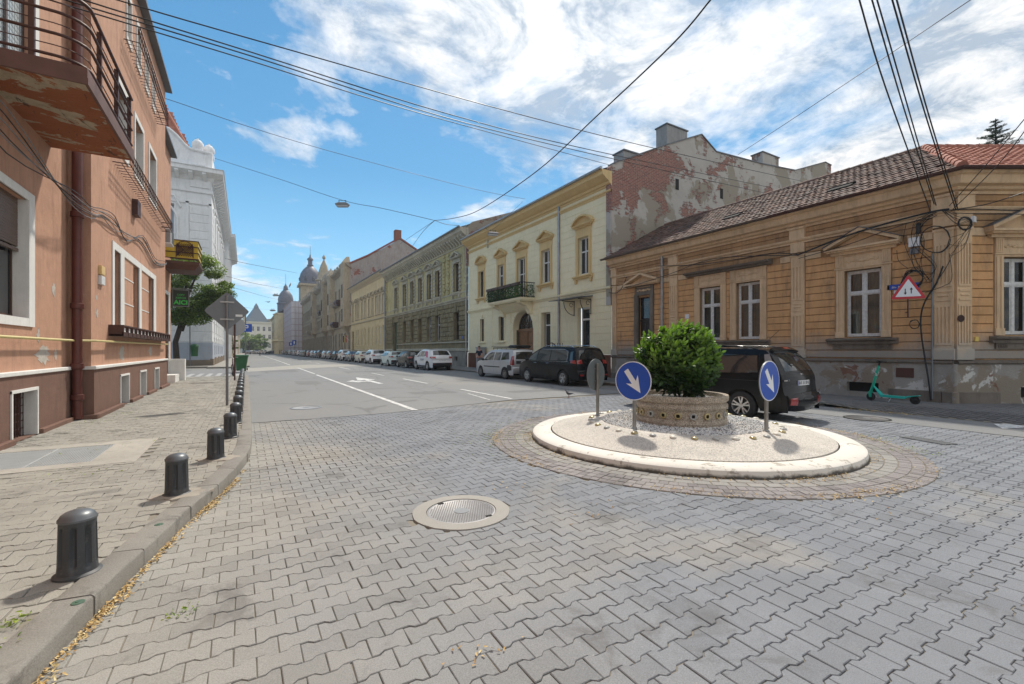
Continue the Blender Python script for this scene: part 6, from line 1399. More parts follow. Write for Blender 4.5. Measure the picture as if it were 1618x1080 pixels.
# rings of radial setts round the island
SETR=[paver_mat('red_sett',a,(.325,.298,.292),(.375,.342,.325),(.46,.41,.36),.3) for a in ('attr','obj')]; SETG=[paver_mat('grey_sett',a,(.36,.345,.32),(.40,.375,.34),(.48,.43,.37),.25) for a in ('attr','obj')]
ring=put('sett_ring',None,kind='structure')
q=MB(); q.lathe([(RING+.005,-.02),(RING,.004),(ISR-.02,.004)],(ix,iy,0),90); q.build('sett_bed',JOINT,ring)
r=ISR+.02; rings=[]; 
for j,(wd,mt) in enumerate(((.15,1),(.15,1),(.14,0),(.14,0),(.12,0))):
    n=int(2*math.pi*(r+wd/2)/.105) if mt==0 else int(2*math.pi*(r+wd/2)/.20)
    v=[];f=[];A=[]
    cnt=0
    for k in range(n):
        a0=2*math.pi*(k+.04)/n; a1=2*math.pi*(k+.96)/n; q=[]
        jr=rg.uniform(-.003,.003); z=.008+rg.uniform(0,.006)
        O=[(r+.006+jr,a0),(r+wd-.006+jr,a0),(r+wd-.006+jr,a1),(r+.006+jr,a1)]
        pts_=[(ix+p*math.cos(t),iy+p*math.sin(t)) for p,t in O]; cx=sum(p[0] for p in pts_)/4; cy=sum(p[1] for p in pts_)/4
        vv=[(x,y,-.01) for x,y in pts_]+[(x,y,z-.003) for x,y in pts_]+[(cx+(x-cx)*.93,cy+(y-cy)*.93,z) for x,y in pts_]; ff=[(i,(i+1)%4,(i+1)%4+4,i+4) for i in range(4)]+[(4+i,4+(i+1)%4,8+(i+1)%4,8+i) for i in range(4)]+[(8,9,10,11)]
        dd=cx*cx+cy*cy
        if dd<36 and cnt<60 and mt==1 or dd<20:
            cnt+=1; me=bpy.data.meshes.new('sett'); me.from_pydata(vv,[],ff); me.materials.append((SETR if mt==0 else SETG)[1]); put('sett',me,ring); continue
        b=len(v); v+=vv; f+=[tuple(b+i for i in x) for x in ff]; A+=[rg.random()]*12
    me=bpy.data.meshes.new('small_setts'); me.from_pydata(v,[],f); at=me.attributes.new('rnd','FLOAT','POINT'); at.data.foreach_set('value',A); me.materials.append((SETR if mt==0 else SETG)[0]); put('small_setts',me,ring,kind='stuff'); r+=wd
# yellow seed chaff along the kerb and round the island; small weeds
CHAFF=Mt('dry_yellow_seeds'); r_=CHAFF.N('ShaderNodeAttribute',attribute_name='rnd').outputs['Fac']; CHAFF.col(CHAFF.ramp(r_,[(0,(.36,.20,.07)),(.5,(.55,.38,.16)),(1,(.70,.58,.32))])).rough(.9)
T=[]
def flake(x,y,z): T.append((x,y,z+rg.uniform(0,.006),rg.uniform(-.7,.7),rg.uniform(-.7,.7),rg.uniform(0,6.3),rg.random()))
for k in range(2700):
    y=rg.uniform(1.3,6.9)**1.0; wgt=.5+.5*math.sin(y*2.1)*math.sin(y*5.3+1)
    if y<3.0: wgt+=.35
    if rg.random()>wgt: continue
    flake(kerbx(y)+.01+abs(rg.gauss(0,.022+.02*wgt)),y,.001)
for k in range(5200):
    a=rg.uniform(0,2*math.pi); g=.5+.5*math.sin(a*3+.5)*math.sin(a*7+2)
    if rg.random()>g**2*1.3: continue
    r=ISR+(abs(rg.gauss(0,.10)) if rg.random()<.45 else .66+rg.gauss(0,.07)+(.0)); flake(ix+r*math.cos(a),iy+r*math.sin(a),.014)
for k in range(700): flake(rg.gauss(14.0,.25),rg.uniform(4.4,6.0),.02)
T2=[]
for cx,cy,sp in ((2.55,4.55,.16),(2.9,3.4,.2),(4.1,5.2,.25),(1.0,2.1,.1),(5.5,2.2,.3)):
    for k in range(14): flake(rg.gauss(cx,sp),rg.gauss(cy,sp*.6),.003)
ch=joined('seed_chaff',([(-.011,-.004,.002),(.011,-.004,.004),(.011,.004,.002),(-.011,.004,.006)],[(0,1,2,3)]),T,CHAFF.m,None); ch['label']='dry yellow seed litter lying along the kerb and island'; ch['category']='litter'
GRS=leafmat('small_weed_leaf',(.08,.15,.02),(.32,.38,.06),.3)
P=[]
for cx,cy,z,n,sp in ((-1.07,3.45,.12,34,.05),(-1.05,3.15,.12,12,.04),(-.60,2.75,.0,0,.05),(-.35,3.35,0,26,.05),(-1.2,2.6,.12,40,.06),(3.75,6.6,.01,160,.5),(4.2,7.3,.01,170,.4),(5.2,8.2,.01,120,.4),(-2.6,12.2,.12,40,.2),(-2.55,13.4,.12,40,.25),(-1.8,7.2,.12,20,.2),(9.6,3.6,.01,90,.25),(8.9,2.9,.01,70,.2),(-1.85,8.9,.12,20,.3)):
    for k in range(n):
        x,y=rg.gauss(cx,sp),rg.gauss(cy,sp)
        if cyl(x,y,ISL,ISR+.02): continue
        P.append((x,y,z+rg.uniform(.003,.02),rg.gauss(0,.4),rg.gauss(0,.4),1,rg.random()))
wd=leaves('weeds',P,GRS,None,.028,.35,seed=4); wd['label']='small green weeds growing in the paving joints'; wd['category']='weeds'
# ================================================================= manhole covers and grates
CAST=Mt('worn_cast_iron'); c=CAST.mix(CAST.noise(5,6,.7),(.215,.205,.20),(.33,.33,.335)); CAST.col(c).rough(.55).set(Metallic=.35)
def manhole(label,x,y,r,z,ringw=.13,mat=None,cover=None):
    t=thing('manhole_cover',label,'manhole cover',(x,y,z))
    n=40; rg2=random.Random(int(x*100)); 
    q=MB(); O=[((r+.0)*(1+rg2.uniform(-.012,.012))*math.cos(2*math.pi*i/n),r*(1+rg2.uniform(-.012,.012))*math.sin(2*math.pi*i/n)) for i in range(n)]; I=[((r-ringw)*math.cos(2*math.pi*i/n),(r-ringw)*math.sin(2*math.pi*i/n)) for i in range(n)]
    q.loftrings([[(a,b,-.03) for a,b in O],[(a,b,.006) for a,b in O],[(a,b,.009) for a,b in I],[(a,b,-.01) for a,b in I]],False,False); q.build('concrete_collar',mat or CONC,t,auto=40)
    q=MB(); rr=r-ringw-.006; q.lathe([(rr,-.02),(rr,.004),(rr-.015,.006),(rr-.02,.002),(0,.002)],(0,0,0),40); cv_=q.build('lid',cover or CAST.m,t,auto=40)
    q=MB(); q.lathe([(.075,.002),(.075,.006),(0,.006)],(0,0,0),20); q.build('lid_centre',GREYMETAL,cv_)
    if ringw>.1:
        V=MB(); s=.026
        for i in range(-13,14):
            for j in range(-13,14):
                a,b=i*s+(s/2 if j%2 else 0),j*s*.9; d=math.hypot(a,b)
                if .085<d<rr-.03: V.loftrings([[(a-.009,b,.002),(a,b-.009,.002),(a+.009,b,.002),(a,b+.009,.002)],[(a-.005,b,.006),(a,b-.005,.006),(a+.005,b,.006),(a,b+.005,.006)]],False)
        V.build('lid_studs',CAST.m,cv_,kind='stuff')
        q=MB()
        for a in (1.9,-1.0): q.box(rr*math.cos(a)*.93-.03,rr*math.cos(a)*.93+.03,rr*math.sin(a)*.93-.02,rr*math.sin(a)*.93+.02,.003,.0075)
        q.build('key_hole',DARK,cv_)
    return t
manhole('large studded manhole cover in a pale concrete collar in the near paving',1.82,4.04,.47,.004)
manhole('grey manhole cover in the asphalt of the left lane',1.42,13.45,.40,.008,.05,GREYMETAL,simple('pale_lid',(.30,.31,.32),.6))
manhole('dark round cover in the paving behind the black people carrier',12.35,4.75,.45,.006,.04,DARK,simple('dark_lid',(.07,.07,.075),.6,var=.3))
dg=thing('drain_grate','slotted metal drain grate in the paving to the right of the island','drain grate',(10.25,3.05,.004),R(-18))
q=MB(); q.box(-.02,.02,-.36,.36,-.02,.006)
for k in range(22): q.box(-.12,.12,-.34+k*.031,-.325+k*.031,0,.008)
q.box(-.14,-.12,-.36,.36,-.02,.009).box(.12,.14,-.36,.36,-.02,.009); q.build('bars',GREYMETAL,dg,kind='stuff'); q=MB(); q.box(-.13,.13,-.35,.35,-.012,-.002); q.build('pit',DARK,dg)
sg2=thing('pavement_grating','wide galvanised mesh grating set in a concrete frame on the left pavement','grating',(GR[0],GR[2],.112))
gx,gy=1.28,1.27
q=MB(); 
for a,b,c,d in ((-.1,gx+.5,-.28,0),(-.1,gx+.5,gy,gy+.3),(gx,gx+.5,0,gy)): q.box(a,b,c,d,-.05,.012)
q.build('concrete_frame',plaster('pale_frame_concrete',(.42,.395,.35),.15,st=.3),sg2)
q=MB(); q.box(0,gx,0,gy,-.03,-.022); q.build('pit',simple('pit_dust',(.15,.145,.13),.9),sg2)
for p in range(2):
    g=MB(); x0=p*gx/2+.01; x1=x0+gx/2-.02
    for k in range(21): x=x0+(x1-x0)*k/20; g.box(x-.0025,x+.0025,.01,gy-.01,-.02,.010)
    for k in range(41): y=.012+(gy-.024)*k/40; g.box(x0,x1,y-.003,y+.003,-.01,.0085)
    g.box(x0-.004,x0+.004,.005,gy-.005,-.02,.013).box(x1-.004,x1+.004,.005,gy-.005,-.02,.013); g.build('mesh_panel',simple('galvanised_mesh',(.60,.62,.62),.5,.2,var=.15),sg2,kind='stuff')
# ================================================================= bollards
m=Mt('dark_grey_bollard_paint'); c=m.mix(m.noise(6,7,.7),(.035,.038,.042),(.065,.07,.076)); c=m.mix(m.math('MULTIPLY',m.ramp(m.noise(22,8,.75,.4),[(.60,0),(.64,1)]),.6),c,(.17,.16,.145)); c=m.mix(m.math('MULTIPLY',m.ramp(m.noise(3,7,.7,off=(4,4,4)),[(.5,0),(.7,1)]),.45),c,(.15,.14,.12)); m.col(c).rough(.55).bump(m.noise(60,4),.25,.003); BOL=m.m
bo=thing('bollard','dark grey ribbed bollard nearest the camera','bollard',(-.947,3.99,.12),group='bollards along the left kerb')
q=MB(); q.lathe([(.123,-.02),(.123,.008),(.112,.014),(.104,.02)],(0,0,0),32); q.build('base_flange',BOL,bo,auto=40)
N=64; rings=[]
for z,r,fl_ in ((.015,.103,0),(.05,.100,0),(.065,.099,.5),(.075,.099,1),(.300,.0945,1),(.315,.094,.5),(.325,.094,0),(.350,.094,0)):
    rings.append([((r-fl_*.024*max(0,math.cos(8*2*math.pi*i/N))**.5 if math.cos(8*2*math.pi*i/N)>0 else r)*math.cos(2*math.pi*i/N),(r-fl_*.024*max(0,math.cos(8*2*math.pi*i/N))**.5 if math.cos(8*2*math.pi*i/N)>0 else r)*math.sin(2*math.pi*i/N),z) for i in range(N)])
q=MB(); q.loftrings(rings,False,False); q.build('ribbed_post',BOL,bo,auto=50)
q=MB(); q.lathe([(.097,.348),(.100,.352),(.099,.364),(.093,.372),(.084,.388),(.064,.403),(.035,.413),(.0,.416)],(0,0,0),32); q.build('domed_cap',simple('pale_bollard_cap',(.14,.15,.16),.4,.3,var=.3),bo,auto=30)  # cap in a paler grey than the ribbed post
pad=plaster('concrete_footing',(.36,.32,.27),.15,st=.4)
labs=['second nearest dark grey bollard, on a pale cement pad','third bollard along the left kerb, on a cement pad','fourth bollard along the left kerb, beside the bend in the kerb','fifth bollard along the left kerb']
BP=[(-.60,5.66),(-.345,7.25),(-.22,8.9),(-.17,10.6)]+[(-.15,12.25+1.6*k) for k in range(12)]
names=['sixth','seventh','eighth','ninth','tenth','eleventh','twelfth','thirteenth','fourteenth','fifteenth','sixteenth','seventeenth']
for i,(x,y) in enumerate(BP): dup(bo,None,(x,y,.12),rot=i*.7,label=labs[i] if i<4 else names[i-4]+' bollard along the left kerb counted from the camera').rotation_euler=(random.uniform(-.02,.02),random.uniform(-.02,.02),i*.39)
def blob(name,label,x,y,z,r,mat,h=.006,sd=1,cat='cement patch'):
    rr=random.Random(sd); n=26; O=[(r*(1+.18*math.sin(i*.9+sd)+.1*math.sin(i*2.3))*math.cos(2*math.pi*i/n),r*.8*(1+.15*math.sin(i*1.7+sd)+rr.uniform(-.05,.05))*math.sin(2*math.pi*i/n)) for i in range(n)]
    q=MB(); q.loftrings([[(a,b,-.01) for a,b in O],[(a*.96,b*.96,h*.7) for a,b in O],[(a*.6,b*.6,h) for a,b in O]]); o=q.build(name,mat); o.location=(x,y,z); o['kind']='structure'; return o
for i,(x,y) in enumerate(BP[:2]): blob('cement_pad','',x+.05,y-.02,.118,.24,pad,.012,i+2)
for x,y in ((-.83,3.50),(-.62,4.72)):
    t=thing('kerb_stud','small green survey stud in the kerb '+('beside the nearest bollard' if y<4 else 'between the first two bollards'),'stud',(x,y,.128)); q=MB(); q.lathe([(.032,0),(.030,.003),(.012,.004),(.010,.007),(0,.007)],(0,0,0),16); q.build('disc',simple('green_grey_stud',(.10,.17,.12),.5,.3),t)
# ================================================================= left pavement signs, bike, bins, tree
sb=thing('diamond_sign','grey back of a large diamond road sign on a steel pole on the left pavement','traffic sign',(-.42,14.1,.12),R(0))
q=MB(); q.tube([(0,0,0),(0,0,2.92)],.032,12); q.build('pole',GREYMETAL,sb,auto=50)
q=MB(); Q=[]; hd=.50
for i,(a,b) in enumerate(((0,-1),(1,0),(0,1),(-1,0))):
    na,nb=((1,0),(0,1),(-1,0),(0,-1))[i]; pa=((-1,0),(0,-1),(1,0),(0,1))[i]
    for t in (.12,.05,0): Q.append((a*hd*(1-t*.6)+pa[0]*hd*t*.9,2.5+b*hd*(1-t*.6)+pa[1]*hd*t*.9))
    for t in (.05,.12): Q.append((a*hd*(1-t*.6)+na*hd*t*.9,2.5+b*hd*(1-t*.6)+nb*hd*t*.9))
q.prism(Q,'y',.045,.06); q.build('plate',simple('sign_back_aluminium',(.19,.205,.22),.5,.3,var=.12),sb)
q=MB(); 
for z in (2.28,2.74): q.box(-.16,.16,.02,.046,z-.02,z+.02).box(-.045,.045,-.045,.02,z-.018,z+.018)
q.build('clamp',STEEL,sb,kind='stuff'); q=MB(); q.box(.19,.35,.043,.0448,2.36,2.42); q.build('sticker',WHITEP,sb)
rs=thing('round_sign','grey back of a round sign standing behind the diamond sign','traffic sign',(-.45,25.6,.12)); q=MB(); q.tube([(0,0,0),(0,0,3.0)],.035,8); q.build('pole',RUST,rs); q=MB(); q.lathe([(.46,.05),(.46,.07),(0,.07)],(0,0,2.62),28,'y'); q.lathe([(.46,.05),(0,.05)],(0,0,2.62),28,'y'); q.build('plate',simple('sign_back_b',(.36,.39,.42),.5,.2),rs)
ps=thing('parking_sign','small square blue parking sign at the far left kerb','traffic sign',(-.0,42.5,.12)); q=MB(); q.tube([(0,0,0),(0,0,4.3)],.05,8); q.build('pole',GREYMETAL,ps); q=MB(); q.box(-.3,.45,-.05,-.03,2.95,3.6); q.build('plate',BLUE,ps); q=MB(); q.box(-.06,.0,-.06,-.05,3.05,3.5).box(.0,.16,-.06,-.05,3.43,3.5).box(.0,.16,-.06,-.05,3.25,3.32).box(.13,.2,-.06,-.05,3.27,3.48); q.build('letter',WREF,ps)
GB=simple('green_bin_plastic',(.02,.115,.035),.45,var=.25)
def bin_(label,x,y,rot,s=1):
    t=thing('wheelie_bin',label,'rubbish bin',(x,y,.12),rot,group='green rubbish bins')
    q=MB(); q.loftrings([[(-.24*s,-.28*s,.06),(.24*s,-.28*s,.06),(.24*s,.22*s,.06),(-.24*s,.22*s,.06)],[(-.36*s,-.38*s,.98*s),(.36*s,-.38*s,.98*s),(.36*s,.34*s,.98*s),(-.36*s,.34*s,.98*s)],[(-.40*s,-.42*s,1.0*s),(.40*s,-.42*s,1.0*s),(.40*s,.36*s,1.0*s),(-.40*s,.36*s,1.0*s)]]); q.build('body',GB,t)
    q=MB(); q.loftrings([[(-.41*s,-.44*s,1.01*s),(.41*s,-.44*s,1.01*s),(.41*s,.38*s,1.01*s),(-.41*s,.38*s,1.01*s)],[(-.38*s,-.40*s,1.10*s),(.38*s,-.40*s,1.10*s),(.38*s,.36*s,1.12*s),(-.38*s,.36*s,1.12*s)]]); q.build('lid',GB,t)
    for sx in (-1,1): q=MB(); q.lathe([(.01,-.03),(.1*s,-.03),(.1*s,.03),(.01,.03)],(sx*.3*s,.25*s,.1),10,'x'); q.build('wheel',BLACK,t)
    q=MB(); q.tube([(-.25,.42*s,1.0*s),(.25,.42*s,1.0*s)],.02,5); q.build('handle',GB,t); return t
bin_('large green wheeled rubbish bin beside the parked bicycle',-.28,36.2,.1,1.02); bin_('second green rubbish bin just behind the first',-.22,37.7,-.1,1.0)
lb=thing('litter_bin','small green litter bin on a post by the white palace corner','litter bin',(-4.05,50.6,.12)); q=MB(); q.lathe([(.0,.9),(.26,.9),(.31,1.75),(.34,1.8),(.25,2.0),(.0,2.05)],(0,0,0),14); q.build('bin',GB,lb,auto=40); q=MB(); q.tube([(-.35,.1,0),(-.35,.1,4.2)],.045,6); q.build('post',GREYMETAL,lb)
q=MB(); q.box(-1.6,-.2,.08,.12,3.75,3.95); q.build('street_name_board',GREYMETAL,lb)
bk=thing('bicycle','dark bicycle parked upright at the end of the left pavement','bicycle',(-.62,30.0,.12),R(94))
def wheel_b(x): q=MB(); q.tube([(x+.33*math.cos(t),0,.34+.33*math.sin(t)) for t in [2*math.pi*i/28 for i in range(28)]],.02,6,close=True); w=q.build('wheel',BLACK,bk,auto=50); q=MB(); [q.tube([(x,0,.34),(x+.32*math.cos(t),0,.34+.32*math.sin(t))],.0025,3) for t in [2*math.pi*i/18 for i in range(18)]]; q.lathe([(.02,-.04),(.02,.04)],(x,0,.34),8,'y'); q.build('spokes',STEEL,w,kind='stuff')
wheel_b(-.52); wheel_b(.52)
q=MB(); 
for a,b in (((-.52,0,.34),(-.12,0,.30)),((-.12,0,.30),(-.24,0,.86)),((-.52,0,.34),(-.22,0,.78)),((-.12,0,.30),(.36,0,.72)),((-.22,0,.76),(.34,0,.84)),((.32,0,.9),(.40,0,.62)),((.40,.04,.62),(.52,.04,.34)),((.40,-.04,.62),(.52,-.04,.34)),((.32,0,.9),(.30,0,1.02))): q.tube([a,b],.018,6)
q.build('frame',simple('maroon_frame_paint',(.10,.02,.03),.4),bk)
q=MB(); q.tube([(.42,-.28,1.04),(.32,-.18,1.06),(.30,0,1.02),(.32,.18,1.06),(.42,.28,1.04)],.014,6); q.build('handlebar',STEEL,bk); q=MB(); q.loftrings([[(-.40,-.07,.90),(-.40,.07,.90),(-.38,.07,.94),(-.38,-.07,.94)],[(-.12,-.02,.90),(-.12,.02,.90),(-.12,.02,.94),(-.12,-.02,.94)]]); q.build('saddle',BLACK,bk); q=MB(); q.lathe([(.09,-.01),(.09,.01),(0,.01)],(-.12,.03,.30),12,'y'); q.tube([(-.12,.05,.30),(-.02,.06,.18),(-.02,.12,.18)],.01,5); q.tube([(-.12,-.05,.30),(-.22,-.06,.42),(-.22,-.12,.42)],.01,5); q.build('crank',STEEL,bk)
# trees
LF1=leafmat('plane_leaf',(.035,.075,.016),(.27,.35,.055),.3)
BARK=simple('dark_bark',(.055,.042,.032),.95,var=.4,scale=14,bump=.5)
def tree(label,x,y,z,h,rad,zc,nl,ls,seed,trunk=True,ry=None,name='street_tree',lean=(0,0),mat=None,clumps=46,group=None):
    t=thing(name,label,'tree',(x,y,z),group=group); rr=random.Random(seed); ry=ry or (h-zc); pts=[]; cl=[]
    for k in range(clumps):
        a=rr.uniform(0,6.3); u=rr.uniform(-.75,1); s_=math.sqrt(1-u*u)*rr.uniform(.45,1); cl.append((lean[0]+rad*s_*math.cos(a),lean[1]+rad*s_*math.sin(a),zc+u*ry*.92,rr.uniform(.22,.42)*rad))
    per=nl//clumps
    for cx,cy,cz,cr_ in cl:
        for j in range(per):
            d=Vector((rr.gauss(0,1),rr.gauss(0,1),rr.gauss(0,1))).normalized(); q_=cr_*rr.uniform(.55,1.08); zz=cz+d.z*q_*.6
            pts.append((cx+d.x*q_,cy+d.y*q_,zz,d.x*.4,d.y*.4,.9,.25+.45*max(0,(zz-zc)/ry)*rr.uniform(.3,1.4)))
    leaves('crown',pts,mat or LF1,t,ls,.62,seed=seed)
    if trunk:
        q=MB(); q.tube([(0,0,-.1),(.05,0,.6),(-.03,.03,zc*.35),(lean[0]*.2,lean[1]*.2,zc*.55),(lean[0]*.6,lean[1]*.6,zc),(lean[0],lean[1],zc+ry*.5)],[rad*.11,rad*.085,rad*.072,rad*.066,rad*.045,rad*.015],9)
        q.build('trunk',BARK,t,auto=60)
        for i,(cx,cy,cz,cr_) in enumerate(cl[:11]): q=MB(); b=Vector((lean[0]*.3,lean[1]*.3,zc*(.5+.04*i))); e_=Vector((cx,cy,cz)); q.tube([tuple(b),tuple(b.lerp(e_,.5)+Vector((0,0,.12*rad))),tuple(e_)],[rad*.045,rad*.026,rad*.01],6); q.build('limb',BARK,t)
    return t
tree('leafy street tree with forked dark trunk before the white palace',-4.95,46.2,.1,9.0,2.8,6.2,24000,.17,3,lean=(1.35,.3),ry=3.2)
sp_=thing('spruce','top of a dark blue-green spruce behind the red tiled roof','tree',(36,7.8,0))
SPN=leafmat('spruce_needles',(.012,.035,.025),(.05,.10,.06),.1); pts=[]; q=MB(); q.tube([(0,0,0),(0,0,8),(0,0,14.5)],[.3,.16,.02],8); q.build('trunk',BARK,sp_)
rr=random.Random(5); Vp=[]; st=MB()
for k in range(110):
    z=14.4-6.0*(k/110)**.9; L_=.15+(14.4-z)*.66*rr.uniform(.75,1.1); a=k*2.4; d=Vector((math.cos(a),math.sin(a),0)); P_=[Vector((0,0,z))+d*L_*t+Vector((0,0,-.25*L_*t+.35*L_*t*t)) for t in (0,.5,1)]; st.tube([tuple(p) for p in P_],[.03,.02,.008],4)
    for j in range(int(22+L_*60)):
        t=rr.uniform(.1,1); p=P_[0].lerp(P_[2],t); s_=rr.uniform(-1,1)*(1-t)*.35*L_; side=Vector((-d.y,d.x,0)); pp=p+side*s_+Vector((0,0,rr.uniform(-.03,.05))); Vp.append((pp,(d*.6+side*(1 if s_>0 else -1)*rr.uniform(.3,1)+Vector((0,0,rr.uniform(-.2,.4)))).normalized(),Vector((0,0,1)),rr.random()))
dir_leaves('needles',Vp,SPN,sp_,.20,.16); st.build('branches',BARK,sp_,kind='stuff')
for i,(x,y,rad) in enumerate(((1.2,262,4.6),(4.6,270,4.0),(7.2,282,3.6),(-1.0,274,5))): tree(['dark round tree at the left end of the street','second dark tree at the far end of the street','small dark tree before the far palace','tall dark tree at the far left end'][i],x,y,0,9+i%2*2,rad,5.2,2200,.6,20+i,name='distant_tree',clumps=22,group='trees at the end of the street')
tree('narrow green shrub against the left house row',-2.0,100,.1,5,.9,3,1200,.2,44,name='shrub',clumps=12)
# ================================================================= vehicles
def paintm(name,c,rough=.25,metal=0.0):
    m=Mt(name); m.col(m.mix(m.ramp(m.noise(2.2,5),[(.3,0),(.75,.5)]),c,tuple(min(1,v*.85) for v in c))).rough(rough); dk=max(c)<.03; m.set(Metallic=metal,Coat_Weight=.06 if dk else .7,Coat_Roughness=.06,Specular_IOR_Level=.2 if dk else .5); return m.m
RUB=simple('tyre_rubber',(.022,.022,.023),.8); RIMM=simple('alloy_rim',(.52,.53,.54),.3,.8,var=.15); TRIM=simple('black_plastic_trim',(.028,.028,.03),.55)
CGL=simple('tinted_car_glass',(.018,.024,.026),.04,var=.2,scale=1,Specular_IOR_Level=.9); CGL2=simple('light_car_glass',(.07,.10,.11),.04,var=.3,scale=2,Specular_IOR_Level=.9)
TAIL=simple('red_tail_light',(.36,.012,.012),.15,var=.4,scale=12,Coat_Weight=1.0); LAMP=simple('clear_lamp',(.55,.57,.6),.1,.3,var=.2); PLATE=simple('white_plate',(.72,.73,.72),.4,var=.03); CHROME=simple('chrome',(.6,.61,.62),.15,.9,var=.05)
class Car:
    def __init__(s,name,label,prof,W,wb,rr,belt,paint,loc,rot,group='cars parked along the right kerb',axc=0.0,tum=.20,sill=.24,arch=.06,cat='car'):
        s.P=prof; s.W=W/2; s.belt=belt; s.H=max(z for y,z in prof); s.y0=min(y for y,z in prof); s.y1=max(y for y,z in prof); s.tum=tum
        s.ax=[axc-wb/2,axc+wb/2]; s.rr=rr; s.sill=sill; s.ar=rr+arch; s.paint=paint
        s.t=thing(name,label,cat,loc,rot,group)
        # dense profile
        s.S=[]
        for i in range(len(prof)-1):
            p0=prof[max(0,i-1)];p1=prof[i];p2=prof[i+1];p3=prof[min(len(prof)-1,i+2)]; L=math.hypot(p2[0]-p1[0],p2[1]-p1[1]); n=max(2,int(L/.05))
            for k in range(n):
                t=k/n; a=.35
                h=[ (2*t**3-3*t*t+1),(t**3-2*t*t+t),(-2*t**3+3*t*t),(t**3-t*t) ]
                q=tuple(h[0]*p1[j]+h[1]*a*(p2[j]-p0[j])+h[2]*p2[j]+h[3]*a*(p3[j]-p1[j]) for j in (0,1)); s.S.append(q)
        s.S.append(prof[-1])
    def plan(s,y):
        u=(y-(s.y0+s.y1)/2)/((s.y1-s.y0)/2); return 1-.13*abs(u)**4.0-.03*max(0,u)**2
    def w(s,y,z):
        b=s.belt; f=1.0
        if z>b: q=(z-b)/(s.H-b); f=1-s.tum*q-.05*q**4
        else: q=(b-z)/b; f=1-.035*q*q-.05*max(0,(q-.55))
        return s.W*s.plan(y)*f
    def low(s,y):
        z=s.sill
        for a in s.ax:
            d=abs(y-a)
            if d<s.ar: z=max(z,s.rr+math.sqrt(s.ar**2-d*d))
        return z
    def body(s):
        q=MB(); S=s.S; nv=14; n=len(S); cols=[]
        for y,z in S:
            lo=min(s.low(y),z-.01) if z>s.low(y)+.01 else z-.01
            cols.append((y,z,lo))
        # insert extra columns inside the long straight parts is not needed: the profile is dense
        for sg in (-1,1):
            b=len(q.v)
            for y,z,lo in cols:
                for k in range(nv+1):
                    zz=lo+(z-lo)*k/nv; q.v.append((sg*s.w(y,zz),y,zz))
            for i in range(n-1):
                for k in range(nv):
                    a=b+i*(nv+1)+k; f=(a,a+1,a+nv+2,a+nv+1); q.f.append(f if sg<0 else f[::-1])
        b=len(q.v); m=12
        for i,(y,z) in enumerate(S):
            for j in range(m+1): q.v.append(s.back(i,-1+2*j/m))
        for i in range(n-1):
            for j in range(m): a=b+i*(m+1)+j; q.f.append((a,a+1,a+m+2,a+m+1))
        me=q.mesh('body',s.paint); bm=__import__('bmesh').new(); bm.from_mesh(me); __import__('bmesh').ops.remove_doubles(bm,verts=bm.verts,dist=.0008); bm.to_mesh(me); bm.free(); me.shade_smooth(); me.set_sharp_from_angle(angle=R(32)); put('body',me,s.t)
        q=MB(); q.box(-s.W*.62,s.W*.62,s.ax[0]+.05,s.ax[1]+.1,.2,s.belt-.25); q.box(-s.W*.84,s.W*.84,s.y0+.25,s.y1-.3,.40,s.belt-.25); q.build('underbody',BLACK,s.t)
    def nrm(s,i):
        a=s.S[max(0,i-1)]; b=s.S[min(len(s.S)-1,i+1)]; d=math.hypot(b[0]-a[0],b[1]-a[1]) or 1; return (-(b[1]-a[1])/d,(b[0]-a[0])/d)
    def back(s,i,c,off=0):
        y,z=s.S[i]; n=s.nrm(i); w=s.w(y,z); vert=abs(n[0]); b=(.03+.05*vert); d=b*(1-c*c)+off; return (c*w,y+n[0]*d,z+n[1]*d)
    def side(s,poly,off,name,mat,parent=None,both=True,sides=(-1,1)):
        out=[]
        P=[]
        for i,a in enumerate(poly):
            b=poly[(i+1)%len(poly)]; n=max(1,int(math.hypot(a[0]-b[0],a[1]-b[1])/.12))
            for k in range(n): P.append((a[0]+(b[0]-a[0])*k/n,a[1]+(b[1]-a[1])*k/n))
        cy=sum(p[0] for p in P)/len(P); cz=sum(p[1] for p in P)/len(P)
        for sg in sides:
            q=MB(); f=lambda y,z,o:(sg*(s.w(y,z)+o),y,z)
            r=[[f(cy+(y-cy)*t,cz+(z-cz)*t,off) for y,z in P] for t in (.001,.35,.7,1)]
            r.append([f(y,z,-.01) for y,z in P]); q.loftrings(r[::-1] if sg>0 else r,False,False); out.append(q.build(name,mat,parent or s.t,auto=40))
        return out
    def idx(s,z,front=False):
        top=max(range(len(s.S)),key=lambda i:s.S[i][1]); rng=range(0,top) if not front else range(len(s.S)-1,top,-1)
        for i in rng:
            if s.S[i][1]>=z: return i
        return top
    def rear(s,poly,off,name,mat,parent=None,front=False):
        """poly in (x/w, z) on the tail (or nose)"""
        P=[]
        for i,a in enumerate(poly):
            b=poly[(i+1)%len(poly)]; n=max(1,int(max(abs(a[0]-b[0])/.1,abs(a[1]-b[1])/.06)))
            for k in range(n): P.append((a[0]+(b[0]-a[0])*k/n,a[1]+(b[1]-a[1])*k/n))
        cx=sum(p[0] for p in P)/len(P); cz=sum(p[1] for p in P)/len(P); top=max(range(len(s.S)),key=lambda i:s.S[i][1])
        def f(c,z,o):
            i=s.idx(z,front); j=i-1 if not front else min(len(s.S)-1,i+1); j=max(0,j); z0,z1=s.S[j][1],s.S[i][1]; t=0 if z1==z0 else max(0,min(1,(z-z0)/(z1-z0))); a=Vector(s.back(j,c,o)); b=Vector(s.back(i,c,o)); return tuple(a.lerp(b,t))
